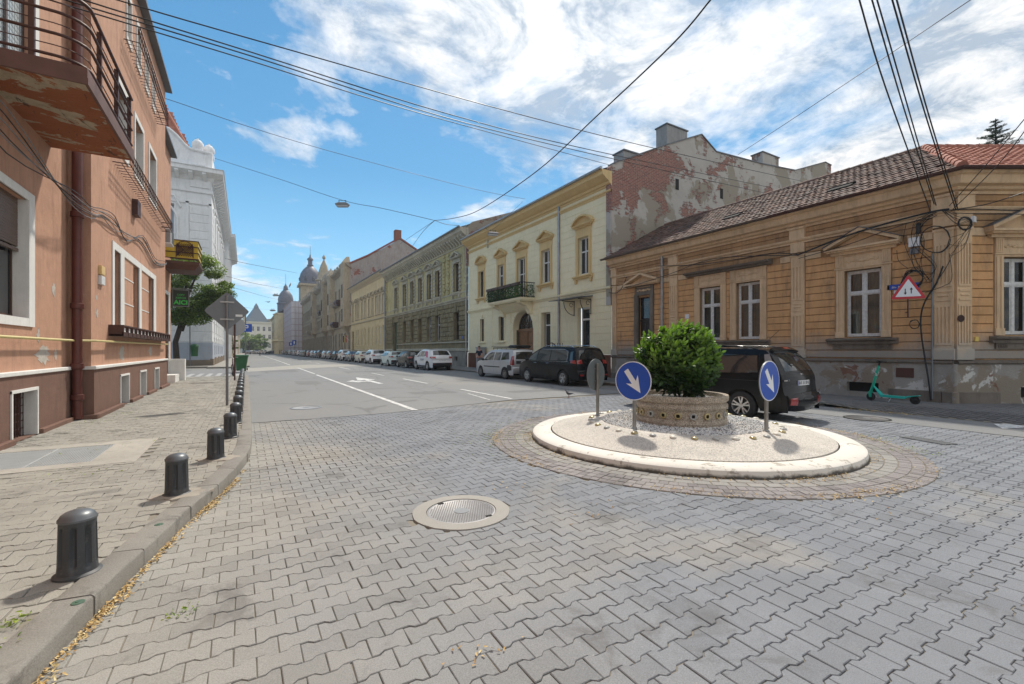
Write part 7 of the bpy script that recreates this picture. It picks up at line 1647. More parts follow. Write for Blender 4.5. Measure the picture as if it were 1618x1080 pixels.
        q=MB(); r=[[f(cx+(c-cx)*t,cz+(z-cz)*t,off) for c,z in P] for t in (.001,.35,.7,1)]; r.append([f(c,z,-.012) for c,z in P]); q.loftrings(r,False,False); return q.build(name,mat,parent or s.t,auto=40)
    def wheels(s,spokes=5,rim=RIMM,rimr=.66):
        for a in s.ax:
            for sg in (-1,1):
                q=MB(); r=s.rr; w_=.105; X=sg*(s.W*.985-w_)
                q.lathe([(r*rimr,-w_),(r*.93,-w_),(r,-w_+.02),(r,w_-.02),(r*.93,w_),(r*rimr,w_),(r*rimr,-w_)],(0,0,0),32,'x'); wo=q.build('wheel',RUB,s.t,auto=35); wo.location=(X,a,r)
                q=MB(); ri=r*rimr+.002; o=sg*w_
                q.lathe([(ri,o*.98),(ri-.014,o*1.0),(ri-.022,o*.7),(ri-.03,o*.1)],(0,0,0),30,'x')
                for k in range(spokes):
                    t=2*math.pi*k/spokes+.3
                    for dt in ((-.13,.13) if spokes==5 else (0,)):
                        c,s_=math.cos(t+dt*.6),math.sin(t+dt*.6); c2,s2=math.cos(t+dt*1.7),math.sin(t+dt*1.7); n_=(-s_,c_) if False else (-s_,c); wd_=.016
                        q.loftrings([[(o*.80,c*.03+n_[0]*wd_,s_*.03+n_[1]*wd_),(o*.80,c*.03-n_[0]*wd_,s_*.03-n_[1]*wd_),(o*.5,c*.03-n_[0]*wd_,s_*.03-n_[1]*wd_),(o*.5,c*.03+n_[0]*wd_,s_*.03+n_[1]*wd_)],[(o*.96,c2*(ri-.01)+n_[0]*wd_*1.1,s2*(ri-.01)+n_[1]*wd_*1.1),(o*.96,c2*(ri-.01)-n_[0]*wd_*1.1,s2*(ri-.01)-n_[1]*wd_*1.1),(o*.6,c2*(ri-.01)-n_[0]*wd_,s2*(ri-.01)-n_[1]*wd_),(o*.6,c2*(ri-.01)+n_[0]*wd_,s2*(ri-.01)+n_[1]*wd_)]])
                q.lathe([(.055,o*.5),(.055,o*.82),(.03,o*.86),(0,o*.86)],(0,0,0),14,'x'); q.build('rim',rim,wo,auto=40)
                q=MB(); q.lathe([(ri-.02,o*.12),(0,o*.12)],(0,0,0),20,'x'); q.build('brake_disc',TRIM,wo)
    def seam(s,pts,wd=.006):
        for sg in (-1,1):
            q=MB()
            for (y0,z0),(y1,z1) in zip(pts,pts[1:]):
                n=max(1,int(math.hypot(y1-y0,z1-z0)/.12))
                for k in range(n):
                    a=(y0+(y1-y0)*k/n,z0+(z1-z0)*k/n); b=(y0+(y1-y0)*(k+1)/n,z0+(z1-z0)*(k+1)/n); L=math.hypot(b[0]-a[0],b[1]-a[1]); nx,nz=-(b[1]-a[1])/L*wd/2,(b[0]-a[0])/L*wd/2
                    V=[(a[0]+nx,a[1]+nz),(b[0]+nx,b[1]+nz),(b[0]-nx,b[1]-nz),(a[0]-nx,a[1]-nz)]; q.face([(sg*(s.w(*v)+.0022),*v) for v in V])
            q.build('door_seam',BLACK,s.t)
    def plate(s,z,txt=None,front=False,w_=.26,mat=PLATE):
        i=s.idx(z,front); y=s.back(i,0)[1]; d=1 if front else -1; q=MB(); q.box(-w_,w_,y+(d*.012 if d<0 else 0),y+(0 if d<0 else .012),z-.055,z+.055); p=q.build('number_plate',mat,s.t)
        q=MB(); q.box(-w_+.005,-w_+.04,y+d*.0135-.0005,y+d*.0135+.0005,z-.05,z+.05); q.build('plate_band',BLUE,p)
        if txt: text(txt,.105,p,(.02,y+d*.0135,z),(R(90),0,0),BLACK,'plate_text',.001)
    def mirrors(s,y,z,mat=None):
        for sg in (-1,1): q=MB(); q.ellip((sg*(s.w(y,z)+.13),y,z+.03),(.11,.07,.075),10,7); q.box(min(sg*(s.w(y,z)-.02),sg*(s.w(y,z)+.08)),max(sg*(s.w(y,z)-.02),sg*(s.w(y,z)+.08)),y-.03,y+.03,z-.03,z); q.build('wing_mirror',mat or s.paint,s.t,auto=50)
    def handles(s,pts,mat=None):
        for sg in (-1,1):
            for y,z in pts: x=sg*(s.w(y,z)+.014); q=MB(); q.tube([(x-sg*.02,y-.10,z),(x,y-.08,z),(x,y+.08,z),(x-sg*.02,y+.10,z)],.013,6); q.build('door_handle',mat or s.paint,s.t)
    def rails(s,y0,y1,mat=None):
        for sg in (-1,1):
            P=[]
            for k in range(9):
                y=y0+(y1-y0)*k/8; z=float(np.interp(y,[p[0] for p in s.S if p[1]>s.H-.35],[p[1] for p in s.S if p[1]>s.H-.35])); P.append((sg*s.w(y,z)*.93,y,z+(.06 if 0<k<8 else .0)))
            q=MB(); q.tube(P,.016,6); q.build('roof_rail',mat or TRIM,s.t,auto=60)
    def roofz(s,y):
        pts=[p for p in s.S if p[1]>s.belt]; return float(np.interp(y,[p[0] for p in pts],[p[1] for p in pts]))
def win(c,ya,yb,za,zb,la=0,lb=0): return [(ya,za),(yb,zb if False else za),(yb+lb,min(zb,c.roofz(yb+lb)-.10)),(ya+la,min(zb,c.roofz(ya+la)-.10))]
# --- black people carrier with open rear wheel towards the island
BLK=paintm('black_car_paint',(.006,.007,.009),.18)
pm=[(-2.22,.30),(-2.30,.40),(-2.31,.55),(-2.25,.63),(-2.22,.80),(-2.20,1.0),(-2.10,1.22),(-1.95,1.45),(-1.80,1.57),(-1.55,1.60),(-.6,1.62),(.2,1.60),(.55,1.53),(1.05,1.28),(1.55,1.02),(1.75,.98),(2.05,.88),(2.22,.72),(2.25,.5),(2.20,.28)]
hd=R(3.5); wb=2.75; W_=1.76
cxm=9.67+math.cos(hd)*W_/2-(-math.sin(hd))*(-wb/2)*1; 
def car_at(rlx,rly,hd,W,wb): return (rlx+math.cos(hd)*W/2-math.sin(hd)*wb/2, rly+math.sin(hd)*W/2+math.cos(hd)*wb/2, .004)
c=Car('people_carrier','black people carrier with rear bumper to the camera behind the traffic island',pm,W_,wb,.318,1.02,BLK,car_at(9.67,6.12,hd,W_,wb),hd,group=None,axc=.02)
c.body(); c.wheels()
c.side([(-.62,1.04),(.28,1.03),(.34,1.48),(-.58,1.50)],.004,'side_window',CGL); c.side([(-1.72,1.08),(-.74,1.05),(-.70,1.50),(-1.66,1.46)],.004,'side_window',CGL); c.side([(.38,1.03),(1.12,1.01),(.62,1.42),(.42,1.48)],.004,'side_window',CGL)
c.rear([(-.80,1.10),(.80,1.10),(.76,1.50),(-.76,1.50)],.005,'rear_window',CGL); c.rear([(-.84,1.50),(.84,1.50),(.80,1.56),(-.80,1.56)],.06,'roof_spoiler',BLK); c.rear([(-.18,1.515),(.18,1.515),(.18,1.545),(-.18,1.545)],.066,'brake_light',TAIL)
for s_ in (-1,1):
    c.rear([(s_*.62,.42),(s_*.93,.42),(s_*.93,.54),(s_*.62,.54)],.036,'rear_reflector',TAIL)
    c.side([(-2.12,1.08),(-1.90,1.08),(-1.80,1.48),(-1.90,1.50)],.006,'tail_light',simple('smoked_tail_light',(.30,.29,.30),.12,.2,var=.3),sides=(s_,))
c.rear([(-.97,.30),(.97,.30),(.97,.60),(-.97,.60)],.028,'rear_bumper',BLK); c.plate(.86,'AR 55 BNL'); c.mirrors(.95,1.02)
c.side([(-2.2,.36),(-1.85,.36),(-1.85,.60),(-2.2,.62)],.01,'bumper_corner',BLK)
c.seam([(.33,.30),(.33,1.02),(.37,1.5)]); c.seam([(-.68,.30),(-.68,1.0),(-.64,1.52)]); c.seam([(-1.80,.90),(.30,.92)],.010); c.seam([(-1.75,1.0),(-1.7,1.52)])
c.handles([(-.45,.86),(.5,.86)]); c.rails(-1.6,.3,BLK); c.rear([(-.30,.52),(.30,.52),(.3,.60),(-.3,.60)],.034,'bumper_step',TRIM)
q=MB(); i=c.idx(1.02); y=c.back(i,0)[1]; q.tube([(.0+.055*math.cos(t),y-.012,1.02+.042*math.sin(t)) for t in [2*math.pi*k/16 for k in range(16)]],.006,5,close=True); q.tube([(-.045,y-.014,1.035),(-.015,y-.014,1.035),(0,y-.014,1.0),(.015,y-.014,1.035),(.045,y-.014,1.035)],.005,5); q.build('badge',CHROME,c.t)
text('5',.06,c.t,(-.60,c.back(c.idx(.92),-.6)[1]-.012,.93),(R(90),0,0),CHROME,'model_number'); q=MB(); q.box(-.78,-.64,c.back(c.idx(.93),-.7)[1]-.012,c.back(c.idx(.93),-.7)[1]-.004,.91,.94); q.build('model_script',CHROME,c.t)
q=MB(); q.tube([(-.35,-1.5,1.60),(-.35,-1.95,2.02)],.005,5); q.build('aerial',BLACK,c.t); q=MB(); q.tube([(.1,y+.03,1.08),(.3,y+.10,1.16),(.5,y+.03,1.12)],.012,5); q.build('rear_wiper',TRIM,c.t); q=MB(); q.tube([(.35,-2.15,.33),(.35,-2.30,.26),(.38,-2.32,.29)],.012,5); q.build('tow_eye',STEEL,c.t)
# --- black van-like MPV
ps_=[(-2.34,.32),(-2.42,.42),(-2.43,.60),(-2.36,.68),(-2.35,.98),(-2.30,1.15),(-2.17,1.48),(-2.05,1.64),(-1.82,1.70),(-1,1.73),(0,1.73),(.45,1.69),(.95,1.48),(1.55,1.12),(1.75,1.05),(2.15,.93),(2.36,.78),(2.43,.58),(2.42,.4),(2.36,.26)]
c=Car('family_van','long black family van with alloy wheels parked nearest on the right kerb',ps_,1.90,2.92,.335,1.06,BLK,(13.0,17.42,.008),0,axc=.02)
c.body(); c.wheels(); 
c.side([(-.45,1.10),(.55,1.10),(.52,1.58),(-.42,1.60)],.004,'side_window',CGL); c.side([(-1.78,1.14),(-.52,1.10),(-.48,1.60),(-1.40,1.58),(-1.72,1.50)],.004,'side_window',CGL); c.side([(.62,1.10),(1.42,1.08),(.86,1.46),(.60,1.57)],.004,'side_window',CGL2)
c.side([(-2.08,1.12),(-1.90,1.10),(-1.86,1.50),(-2.0,1.52)],.004,'side_window',CGL2)
c.rear([(-.86,1.16),(.86,1.16),(.80,1.54),(-.80,1.54)],.005,'rear_window',CGL); c.plate(.90,'AR 47 WLN'); 
for s_ in (-1,1): c.rear([(s_*.70,.98),(s_*.999,.98),(s_*.999,1.13),(s_*.70,1.15)],.010,'tail_light',TAIL); c.side([(-2.30,.98),(-1.95,1.02),(-1.98,1.14),(-2.25,1.14)],.010,'tail_light',TAIL,sides=(s_,)); c.rear([(s_*.72,.47),(s_*.93,.47),(s_*.93,.53),(s_*.72,.53)],.032,'rear_reflector',TAIL)
c.rear([(-.97,.33),(.97,.33),(.97,.62),(-.97,.62)],.025,'rear_bumper',BLK); c.mirrors(1.28,1.10); c.handles([(-.30,.98),(.72,.98)],CHROME); c.rails(-1.9,.5,CHROME); c.seam([(.58,.3),(.58,1.1)]); c.seam([(-.5,.3),(-.5,1.1)]); c.seam([(1.35,.4),(1.45,1.05)]); c.seam([(-1.8,.95),(-.5,.97)],.01)
for P in ([(-1.80,1.075),(1.45,1.055)],[(-1.74,1.10),(-1.68,1.52),(-1.40,1.61),(.4,1.62)]):
    for sg in (-1,1):
        q=MB(); q.tube([(sg*(c.w(a,b)+.004),a,b) for a,b in [(P[i][0]+(P[i+1][0]-P[i][0])*k/6,P[i][1]+(P[i+1][1]-P[i][1])*k/6) for i in range(len(P)-1) for k in range(7)]],.007,5); q.build('chrome_strip',CHROME,c.t)
q=MB(); y=c.back(c.idx(1.08),0)[1]; q.tube([(.05*math.cos(t),y-.01,1.06+.05*math.sin(t)) for t in [2*math.pi*k/16 for k in range(16)]],.006,5,close=True); q.tube([(-.03,y-.01,1.09),(-.012,y-.01,1.03),(0,y-.01,1.065),(.012,y-.01,1.03),(.03,y-.01,1.09)],.005,5); q.build('badge',CHROME,c.t)
q=MB(); q.tube([(0,-2.3,.36),(0,-2.55,.36),(0,-2.57,.44)],.018,6); q.ellip((0,-2.57,.46),(.028,.028,.028),8,6); q.build('tow_bar',STEEL,c.t)
for sg in (-1,1): q=MB(); q.box(min(sg*.62,sg*.90),max(sg*.62,sg*.90),-1.92,-1.90,.14,.42); q.build('mud_flap',TRIM,c.t)
# --- silver estate with roof rack
SIL=paintm('silver_car_paint',(.46,.48,.50),.32,.3)
pd=[(-2.15,.34),(-2.22,.45),(-2.22,.60),(-2.15,.66),(-2.15,1.0),(-2.10,1.35),(-2.02,1.54),(-1.88,1.59),(-.6,1.61),(.2,1.58),(.55,1.50),(1.05,1.15),(1.25,1.02),(1.85,.90),(2.10,.76),(2.20,.55),(2.18,.3)]
c=Car('estate_car','silver estate car with black roof rack parked in front of the black van',pd,1.74,2.90,.31,1.0,SIL,(12.93,22.65,.008),0,axc=-.02)
c.body(); c.wheels(8,simple('steel_hubcap',(.30,.29,.27),.5,.5,var=.3)); 
c.side([(-1.0,1.02),(-.28,1.02),(-.30,1.46),(-.98,1.46)],.004,'side_window',CGL); c.side([(-1.88,1.08),(-1.10,1.03),(-1.10,1.46),(-1.72,1.46)],.004,'side_window',CGL); c.side([(-.20,1.02),(.95,1.0),(.52,1.36),(.22,1.46),(-.20,1.46)],.004,'side_window',CGL)
c.rear([(-.74,1.08),(.84,1.08),(.82,1.46),(-.74,1.46)],.005,'rear_window',CGL); c.rear([(-.74,.66),(.74,.66),(.74,.68),(-.74,.68)],.003,'tailgate_seam',BLACK); c.rear([(-.70,.84),(.40,.84),(.40,1.0),(-.70,1.0)],.004,'plate_recess',TRIM); c.plate(.93,'AR 08 LAE')
for s_ in (-1,1): c.rear([(s_*.84,.78),(s_*.998,.78),(s_*.998,1.26),(s_*.88,1.26)],.008,'tail_light',TAIL); c.side([(-2.15,.78),(-2.0,.78),(-2.0,1.0),(-2.04,1.26),(-2.12,1.26)],.008,'tail_light',TAIL,sides=(s_,)); c.side([(-2.1,.50),(-1.80,.46),(-1.68,.62),(-1.75,.78),(-2.0,.78),(-2.1,.70)],.005,'rear_corner_trim',TRIM,sides=(s_,)); c.side([(-.95,.62),(.95,.62),(.95,.68),(-.95,.68)],.008,'door_moulding',TRIM,sides=(s_,))
c.mirrors(.85,1.02,TRIM); c.handles([(-.75,.92),(.05,.92)]); c.seam([(-.24,.3),(-.24,1.0)]); c.seam([(-1.04,.34),(-1.04,1.0)]); c.seam([(.92,.32),(1.0,1.0)])
q=MB()
for sx in (-.55,.55): q.tube([(sx,-1.85,1.72),(sx,.35,1.72)],.018,5)
for y_ in (-1.7,-1.2,-.7,-.2,.25): q.tube([(-.62,y_,1.69),(.62,y_,1.69)],.014,5); q.tube([(-.58,y_,1.58),(-.58,y_,1.70)],.012,5); q.tube([(.58,y_,1.58),(.58,y_,1.70)],.012,5)
q.tube([(-.6,.4,1.72),(-.6,.45,1.80),(.6,.45,1.80),(.6,.4,1.72)],.014,5); q.build('roof_rack',TRIM,c.t)
q=MB(); q.loftrings([[(-.35,-1.9,1.71),(.55,-1.9,1.71),(.55,-1.1,1.71),(-.35,-1.1,1.71)],[(-.38,-1.92,1.80),(.58,-1.92,1.80),(.58,-1.08,1.80),(-.38,-1.08,1.80)],[(-.3,-1.85,1.86),(.5,-1.85,1.86),(.5,-1.15,1.86),(-.3,-1.15,1.86)]]); q.build('roof_box',BLACK,c.t)
# --- white crossover, dark hatch, pale hatch, white crossover 2
WHT=paintm('white_car_paint',(.74,.75,.76),.25)
pk_=[(-2.12,.38),(-2.24,.48),(-2.26,.66),(-2.20,.78),(-2.22,.98),(-2.05,1.16),(-1.75,1.46),(-1.60,1.56),(-1.1,1.62),(-.2,1.64),(.3,1.60),(.8,1.40),(1.20,1.12),(1.45,1.05),(1.95,.97),(2.18,.82),(2.25,.6),(2.20,.32)]
def crossover(name,label,paint,loc,pr=pk_,W=1.86,wb=2.68,det=True,rot=0,rr=.35,belt=1.04,txt=None):
    c=Car(name,label,pr,W,wb,rr,belt,paint,loc,rot,axc=0); y0,y1=c.y0,c.y1; H=c.H
    c.body(); c.wheels(5,RIMM if det else simple('dark_rim',(.12,.12,.13),.4,.5))
    b=belt
    c.side([(-.55,b+.03),(.30,b+.02),(.26,H-.14),(-.52,H-.13)],.004,'side_window',CGL); c.side([(-1.45*W/1.86,b+.12),(-.63,b+.04),(-.60,H-.14),(-1.25*W/1.86,H-.20)],.004,'side_window',CGL); c.side([(.38,b+.02),(1.08,b+.0),(.72,H-.30),(.34,H-.14)],.004,'side_window',CGL2)
    zt=H-.13; c.rear([(-.84,b+.12),(.84,b+.12),(.78,zt),(-.78,zt)],.005,'rear_window',CGL); c.plate(.74 if H>1.55 else .70,txt)
    for s_ in (-1,1): c.rear([(s_*.66,b-.10),(s_*.999,b-.10),(s_*.999,b+.04),(s_*.66,b+.02)],.010,'tail_light',TAIL); c.side([(y0+.10,b-.12),(y0+.45,b-.06),(y0+.40,b+.05),(y0+.15,b+.03)],.008,'tail_light',TAIL,sides=(s_,)); c.rear([(s_*.7,.5),(s_*.92,.5),(s_*.92,.54),(s_*.7,.54)],.02,'rear_reflector',TAIL)
    c.rear([(-.96,.39),(.96,.39),(.96,.60),(-.96,.60)],.014,'rear_bumper_trim',TRIM)
    if H>1.55: c.side([(c.ax[0]+c.ar,.26),(c.ax[1]-c.ar,.26),(c.ax[1]-c.ar,.38),(c.ax[0]+c.ar,.38)],.006,'sill_trim',TRIM)
    c.mirrors(.95,b+.02); c.handles([(-.42,b-.12),(.45,b-.12)]); c.seam([(.34,.34),(.34,b)]); c.seam([(-.6,.34),(-.6,b)]); return c
c=crossover('crossover_car','white crossover car with pink and black lettering stuck on its side',WHT,(13.05,34.75,.008),txt='AR 18 KDL')
c.side([(-1.55,1.02),(-1.15,1.02),(-.75,1.50),(-1.05,1.50)],.007,'pink_sticker',simple('pink_sticker',(.55,.06,.18),.4)); 
for k in range(4):
    for (a,b_) in ((.1-.0,.86),): c.side([(-.55+.2*k,.80),(-.42+.2*k,.80),(-.42+.2*k,.90),(-.55+.2*k,.90)],.006,'side_lettering',simple('dark_blue_sticker',(.03,.04,.12),.4))
c.side([(-.5,.72),(.15,.72),(.15,.745),(-.5,.745)],.006,'side_lettering',TRIM)
ph=[(-1.95,.34),(-2.04,.44),(-2.04,.62),(-1.98,.72),(-1.98,.95),(-1.86,1.12),(-1.62,1.36),(-1.42,1.44),(-.6,1.48),(.1,1.47),(.45,1.40),(.95,1.10),(1.20,.97),(1.70,.88),(1.92,.74),(2.0,.55),(1.97,.28)]
DG=paintm('dark_green_black_paint',(.012,.018,.018),.2); PG=paintm('pale_mint_paint',(.55,.66,.64),.25)
hb=crossover('hatchback','dark hatchback with pink-red lamps parked behind the lettered white crossover',DG,(12.95,40.0,.008),ph,1.72,2.55,rr=.31,belt=.97)
h2=crossover('hatchback','pale mint hatchback parked behind the dark hatchback',PG,(12.95,45.8,.008),ph,1.72,2.50,rr=.31,belt=.97)
cs=crossover('crossover_car','white crossover with red corner lamps parked beyond the mint hatchback',WHT,(13.0,53.2,.008),[(a*.95,b) for a,b in pk_],1.80,2.56)
psd=[(-2.25,.34),(-2.34,.5),(-2.32,.75),(-2.25,.98),(-1.75,1.04),(-1.55,1.10),(-1.05,1.38),(-.7,1.44),(0,1.46),(.35,1.40),(.95,1.08),(1.15,.98),(1.8,.88),(2.15,.75),(2.28,.55),(2.25,.3)]
def sedan(label,paint,loc,rot=0):
    c=Car('saloon_car',label,psd,1.78,2.7,.32,.96,paint,loc,rot); c.body(); c.wheels(5)
    c.side([(-1.0,.99),(-.1,.98),(-.1,1.33),(-.85,1.30)],.004,'side_window',CGL); c.side([(0,.98),(.95,.97),(.42,1.28),(0,1.33)],.004,'side_window',CGL)
    c.rear([(-.8,1.08),(.8,1.08),(.75,1.36),(-.75,1.36)],.005,'rear_window',CGL2); c.rear([(-.8,1.02),(.8,1.02),(.75,1.35),(-.75,1.35)],.005,'windscreen',CGL2,front=True); c.plate(.72)
    for s_ in (-1,1): c.rear([(s_*.6,.80),(s_*.97,.80),(s_*.97,.93),(s_*.6,.93)],.008,'tail_light',TAIL); c.rear([(s_*.6,.64),(s_*.97,.64),(s_*.97,.76),(s_*.6,.76)],.008,'headlight',LAMP,front=True)
    c.mirrors(.85,.98); return c
bg_=crossover('hatchback','small cream hatchback parked beyond the second white crossover',paintm('cream_car_paint',(.62,.58,.46),.3),(12.9,58.9,.008),ph,1.66,2.45,rr=.30,belt=.97)
sd1=sedan('dark grey saloon parked beyond the cream hatchback',paintm('dark_grey_paint',(.05,.055,.065),.2),(12.95,65.2,.008))
def recolor(o,pm):
    for ch in o.children:
        if ch.name.startswith(('body','wing_mirror','door_handle')) and ch.type=='MESH': ch.material_slots[0].link='OBJECT'; ch.material_slots[0].material=pm
cols=[('white',(.70,.70,.70)),('black',(.012,.012,.014)),('dark blue',(.02,.04,.10)),('silver',(.42,.43,.45)),('dark red',(.18,.02,.02)),('grey',(.13,.135,.14)),('pale blue',(.25,.35,.45))]
CP=[(n,paintm(n.replace(' ','_')+'_far_paint',c_,.3)) for n,c_ in cols]
src=[sd1,cs,h2,bg_]; seq=[0,1,5,3,1,2,3,4,1,5,6,0,4,3,2,5,0,1,3,5,4,0]
kinds=['saloon','crossover','hatchback','hatchback']
places=['before the yellow house gate','below the flags','before the first tall oriel','under the round balcony','by the tall tan house door','before the tall tan house','at the end of the tall tan house','before the blackened block','below the blackened block windows','in the middle of the long parked row','past the middle of the parked row','below the second oriel','far along the parked row','farther along the parked row','near the pointed turret','under the attic urns','at the far part of the row','near the scaffolded house','beside the scaffold netting','at the foot of the scaffold','past the scaffold corner','last in the parked row']
for k,ci in enumerate(seq):
    y=71+5.9*k+random.uniform(-.3,.3); j=(k*7+1)%4; n,pm_=CP[ci]
    o=dup(src[j].t,None,(12.95+random.uniform(-.1,.1),y,.008),label='%s %s parked %s'%(n,kinds[j],places[k])); recolor(o,pm_)
for k,(x,y,rt,j,ci) in enumerate(((6.0,222,.9,1,0),(3.4,232,.7,0,3),(9.6,218,1.2,3,1),(1.6,243,.5,2,0),(5.0,246,.8,1,6),(.9,205,.1,0,5),(11.0,232,1.0,2,4),(-.2,258,.3,3,2))):
    o=dup(src[j].t,None,(x,y,.008),rot=R(180)*0+rt,label='distant %s %s at the end of the street, %s'%(CP[ci][0],kinds[j],['turning mid-road','left of the turning white one','near the bowed house','by the left kerb','before the small dark trees','coming along the left lane','rightmost before the bowed house','leftmost and farthest'][k])); recolor(o,CP[ci][1]); o['group']='cars at the far end of the street'
# ================================================================= wires and hanging lamps
def at(px,py,D):
    a=R(YAW); r=(px-809)/FPX*D; return Vector((r*math.cos(a)+D*math.sin(a),-r*math.sin(a)+D*math.cos(a),CAMH+(553-py)/FPX*D))
def cable(label,P,D0,D1,r=.012,cat='overhead cable',group='overhead cables across the street'):
    d=[0]
    for a,b in zip(P,P[1:]): d.append(d[-1]+math.hypot(b[0]-a[0],b[1]-a[1]))
    V=[at(p[0],p[1],1/((1-t/d[-1])/D0+t/d[-1]/D1)) for p,t in zip(P,d)]; S=[]
    for i in range(len(V)-1):
        p0,p1,p2,p3=[V[max(0,min(len(V)-1,i+j))] for j in (-1,0,1,2)]; n=6 if len(V)>2 else 1
        for k in range(n): t=k/n; S.append(.5*((2*p1)+(p2-p0)*t+(2*p0-5*p1+4*p2-p3)*t*t+(3*p1-3*p2+p3-p0)*t**3))
    S.append(V[-1]); m0=S[0].copy(); q=MB(); q.tube([tuple(s_-m0) for s_ in S],r,6); o=q.build('overhead_cable',CABLE,auto=60); o.location=m0; tag(o,label,cat,group); return o
cable('topmost overhead cable running from upper left to the brick firewall',[(120,-22),(187,0),(400,62),(820,180),(1056,239),(1290,291)],7,27,.011)
cable('second overhead cable ending above the tiled roof',[(60,-26),(133,0),(400,83),(706,179),(940,238),(1218,296)],7,26,.012)
cable('third overhead cable, close below the second one',[(30,-26),(105,0),(400,89),(700,184),(940,244),(1224,308)],7,26,.012)
cable('fourth overhead cable ending at the cream house cornice corner',[(0,-25),(80,0),(400,97),(669,180),(966,261)],7,24,.012)
cable('heavy sagging black cable hanging from the top edge down to the palace roof',[(1135,-18),(1122,0),(1060,72),(946,180),(847,271),(758,331),(719,344),(687,348)],9,34,.02)
cable('sagging span wire carrying the street lamp over the left lane',[(687,348),(649,339),(600,328),(541,316),(440,282),(340,250)],34,44,.02)
cable('span wire from the terracotta house to the cream house',[(252,153),(276,160),(400,202),(545,245),(748,298),(830,314)],19,34,.012)
cable('short stay wire from the cable joint down to the palace roof',[(687,348),(668,366),(650,391)],34,58,.02); cable('second thin stay wire beside the short stay wire',[(687,348),(660,366),(632,385)],34,60,.015); cable('short cable from the joint to the cream house gutter',[(687,348),(705,354),(726,356)],34,38,.02)
cable('single wire rising from the firewall to the upper right',[(1166,244),(1264,180),(1540,-5)],27,12,.012)
cb=[((1352,-18),(1358,0),(1400,140),(1470,333)),((1372,-20),(1378,0),(1428,170),(1476,322)),((1378,-20),(1386,0),(1432,160),(1479,324)),((1404,-20),(1410,0),(1462,180),(1510,330)),((1410,-20),(1417,0),(1470,190),(1514,332))]
for k,p in enumerate(cb): cable('%s of the five cables falling steeply to the corner of the ochre house'%['leftmost','second','middle','fourth','rightmost'][k],list(p),7,12.1,.013)
cable('cable from the corner of the ochre house up to the right edge',[(1500,325),(1560,258),(1625,180)],12,9,.010); cable('second cable from the ochre house corner up to the right edge',[(1506,330),(1575,262),(1630,192)],12,9,.010); cable('nearly level cable leaving the ochre house corner to the right',[(1490,333),(1560,322),(1640,296)],12.05,10.5,.012)
for k,(P,D0,D1) in enumerate((([(356,408),(400,418),(470,431)],55,130),([(358,436),(410,449),(462,458)],60,150),([(362,452),(430,471),(452,474)],80,200),([(372,482),(400,487),(430,489)],90,240))): cable('thin far wire over the street, %s from the top'%['first','second','third','lowest'][k],P,D0,D1,.03,group='far wires over the street')
def lamp(label,p,s=1.0,rot=0,arm=None):
    t=thing('street_lamp',label,'street lamp',tuple(p),rot); q=MB(); q.loftrings([[(-.34*s,-.12*s,-.05*s),(.34*s,-.12*s,-.05*s),(.34*s,.12*s,-.05*s),(-.34*s,.12*s,-.05*s)],[(-.36*s,-.15*s,.03*s),(.36*s,-.15*s,.03*s),(.36*s,.15*s,.03*s),(-.36*s,.15*s,.03*s)],[(-.2*s,-.08*s,.12*s),(.2*s,-.08*s,.12*s),(.2*s,.08*s,.12*s),(-.2*s,.08*s,.12*s)]]); q.build('housing',GREYMETAL,t)
    q=MB(); q.loftrings([[(-.28*s,-.10*s,-.13*s),(.28*s,-.10*s,-.13*s),(.28*s,.10*s,-.13*s),(-.28*s,.10*s,-.13*s)],[(-.33*s,-.12*s,-.05*s),(.33*s,-.12*s,-.05*s),(.33*s,.12*s,-.05*s),(-.33*s,.12*s,-.05*s)]]); q.build('glass_cover',simple('lamp_glass',(.45,.47,.48),.2,var=.2),t)
    q=MB(); q.box(-.2*s,-.17*s,-.01,.01,.1*s,.22*s).box(.17*s,.2*s,-.01,.01,.1*s,.22*s).box(-.22*s,.22*s,-.012,.012,.22*s,.24*s); q.build('hanger',CABLE,t); return t
lamp('flat street lamp hanging from the span wire over the left lane',at(541,323,37.3),1.5,R(-YAW)); lamp('street lamp hanging by the cream house gutter',at(779,369,29.5),1.0,R(-YAW+20)); cable('thin wire holding the lamp by the cream house',[(826,318),(779,362),(766,358)],29.5,33,.008)
lamp('distant hanging lamp before the small dome',at(436,466,140),2.4,R(-YAW)); lamp('lower distant hanging lamp near the far palace',at(431,490,180),2.8,R(-YAW))
# ================================================================= cables and boxes on the ochre house
cc=thing('cable_tangle','tangle of black cables and coils on the corner pilaster of the ochre house','cables',(16.8,4.43,4.2))
rg=random.Random(77)
def wallpt(px,py,off=.14): # a point just in front of the long front of the ochre house
    a=R(YAW); x=(px-809)/FPX; rx,ry,rz_=math.sin(a)+math.cos(a)*x,math.cos(a)-math.sin(a)*x,(553-py)/FPX
    if px>1506: D=12.25-off; return at(px,py,D)
    t=(16.8-off)/rx; return Vector((rx*t,ry*t,CAMH+rz_*t))
def wcab(P,r,name='cable',off=.14):
    V=[wallpt(a,b,off+rg.uniform(0,.05)) for a,b in P]; S=[]
    for i in range(len(V)-1):
        p0,p1,p2,p3=[V[max(0,min(len(V)-1,i+j))] for j in (-1,0,1,2)]
        for k in range(5): t=k/5; S.append(.5*((2*p1)+(p2-p0)*t+(2*p0-5*p1+4*p2-p3)*t*t+(3*p1-3*p2+p3-p0)*t**3))
    S.append(V[-1]); q=MB(); o_=Vector((16.8,4.43,4.2)); q.tube([tuple(s_-o_) for s_ in S],r,5); q.build(name,CABLE,cc)
wcab([(1260,403),(1330,375),(1400,353),(1470,335),(1500,330)],.028,off=.3); wcab([(1262,408),(1340,386),(1405,362),(1475,340)],.012,off=.3)
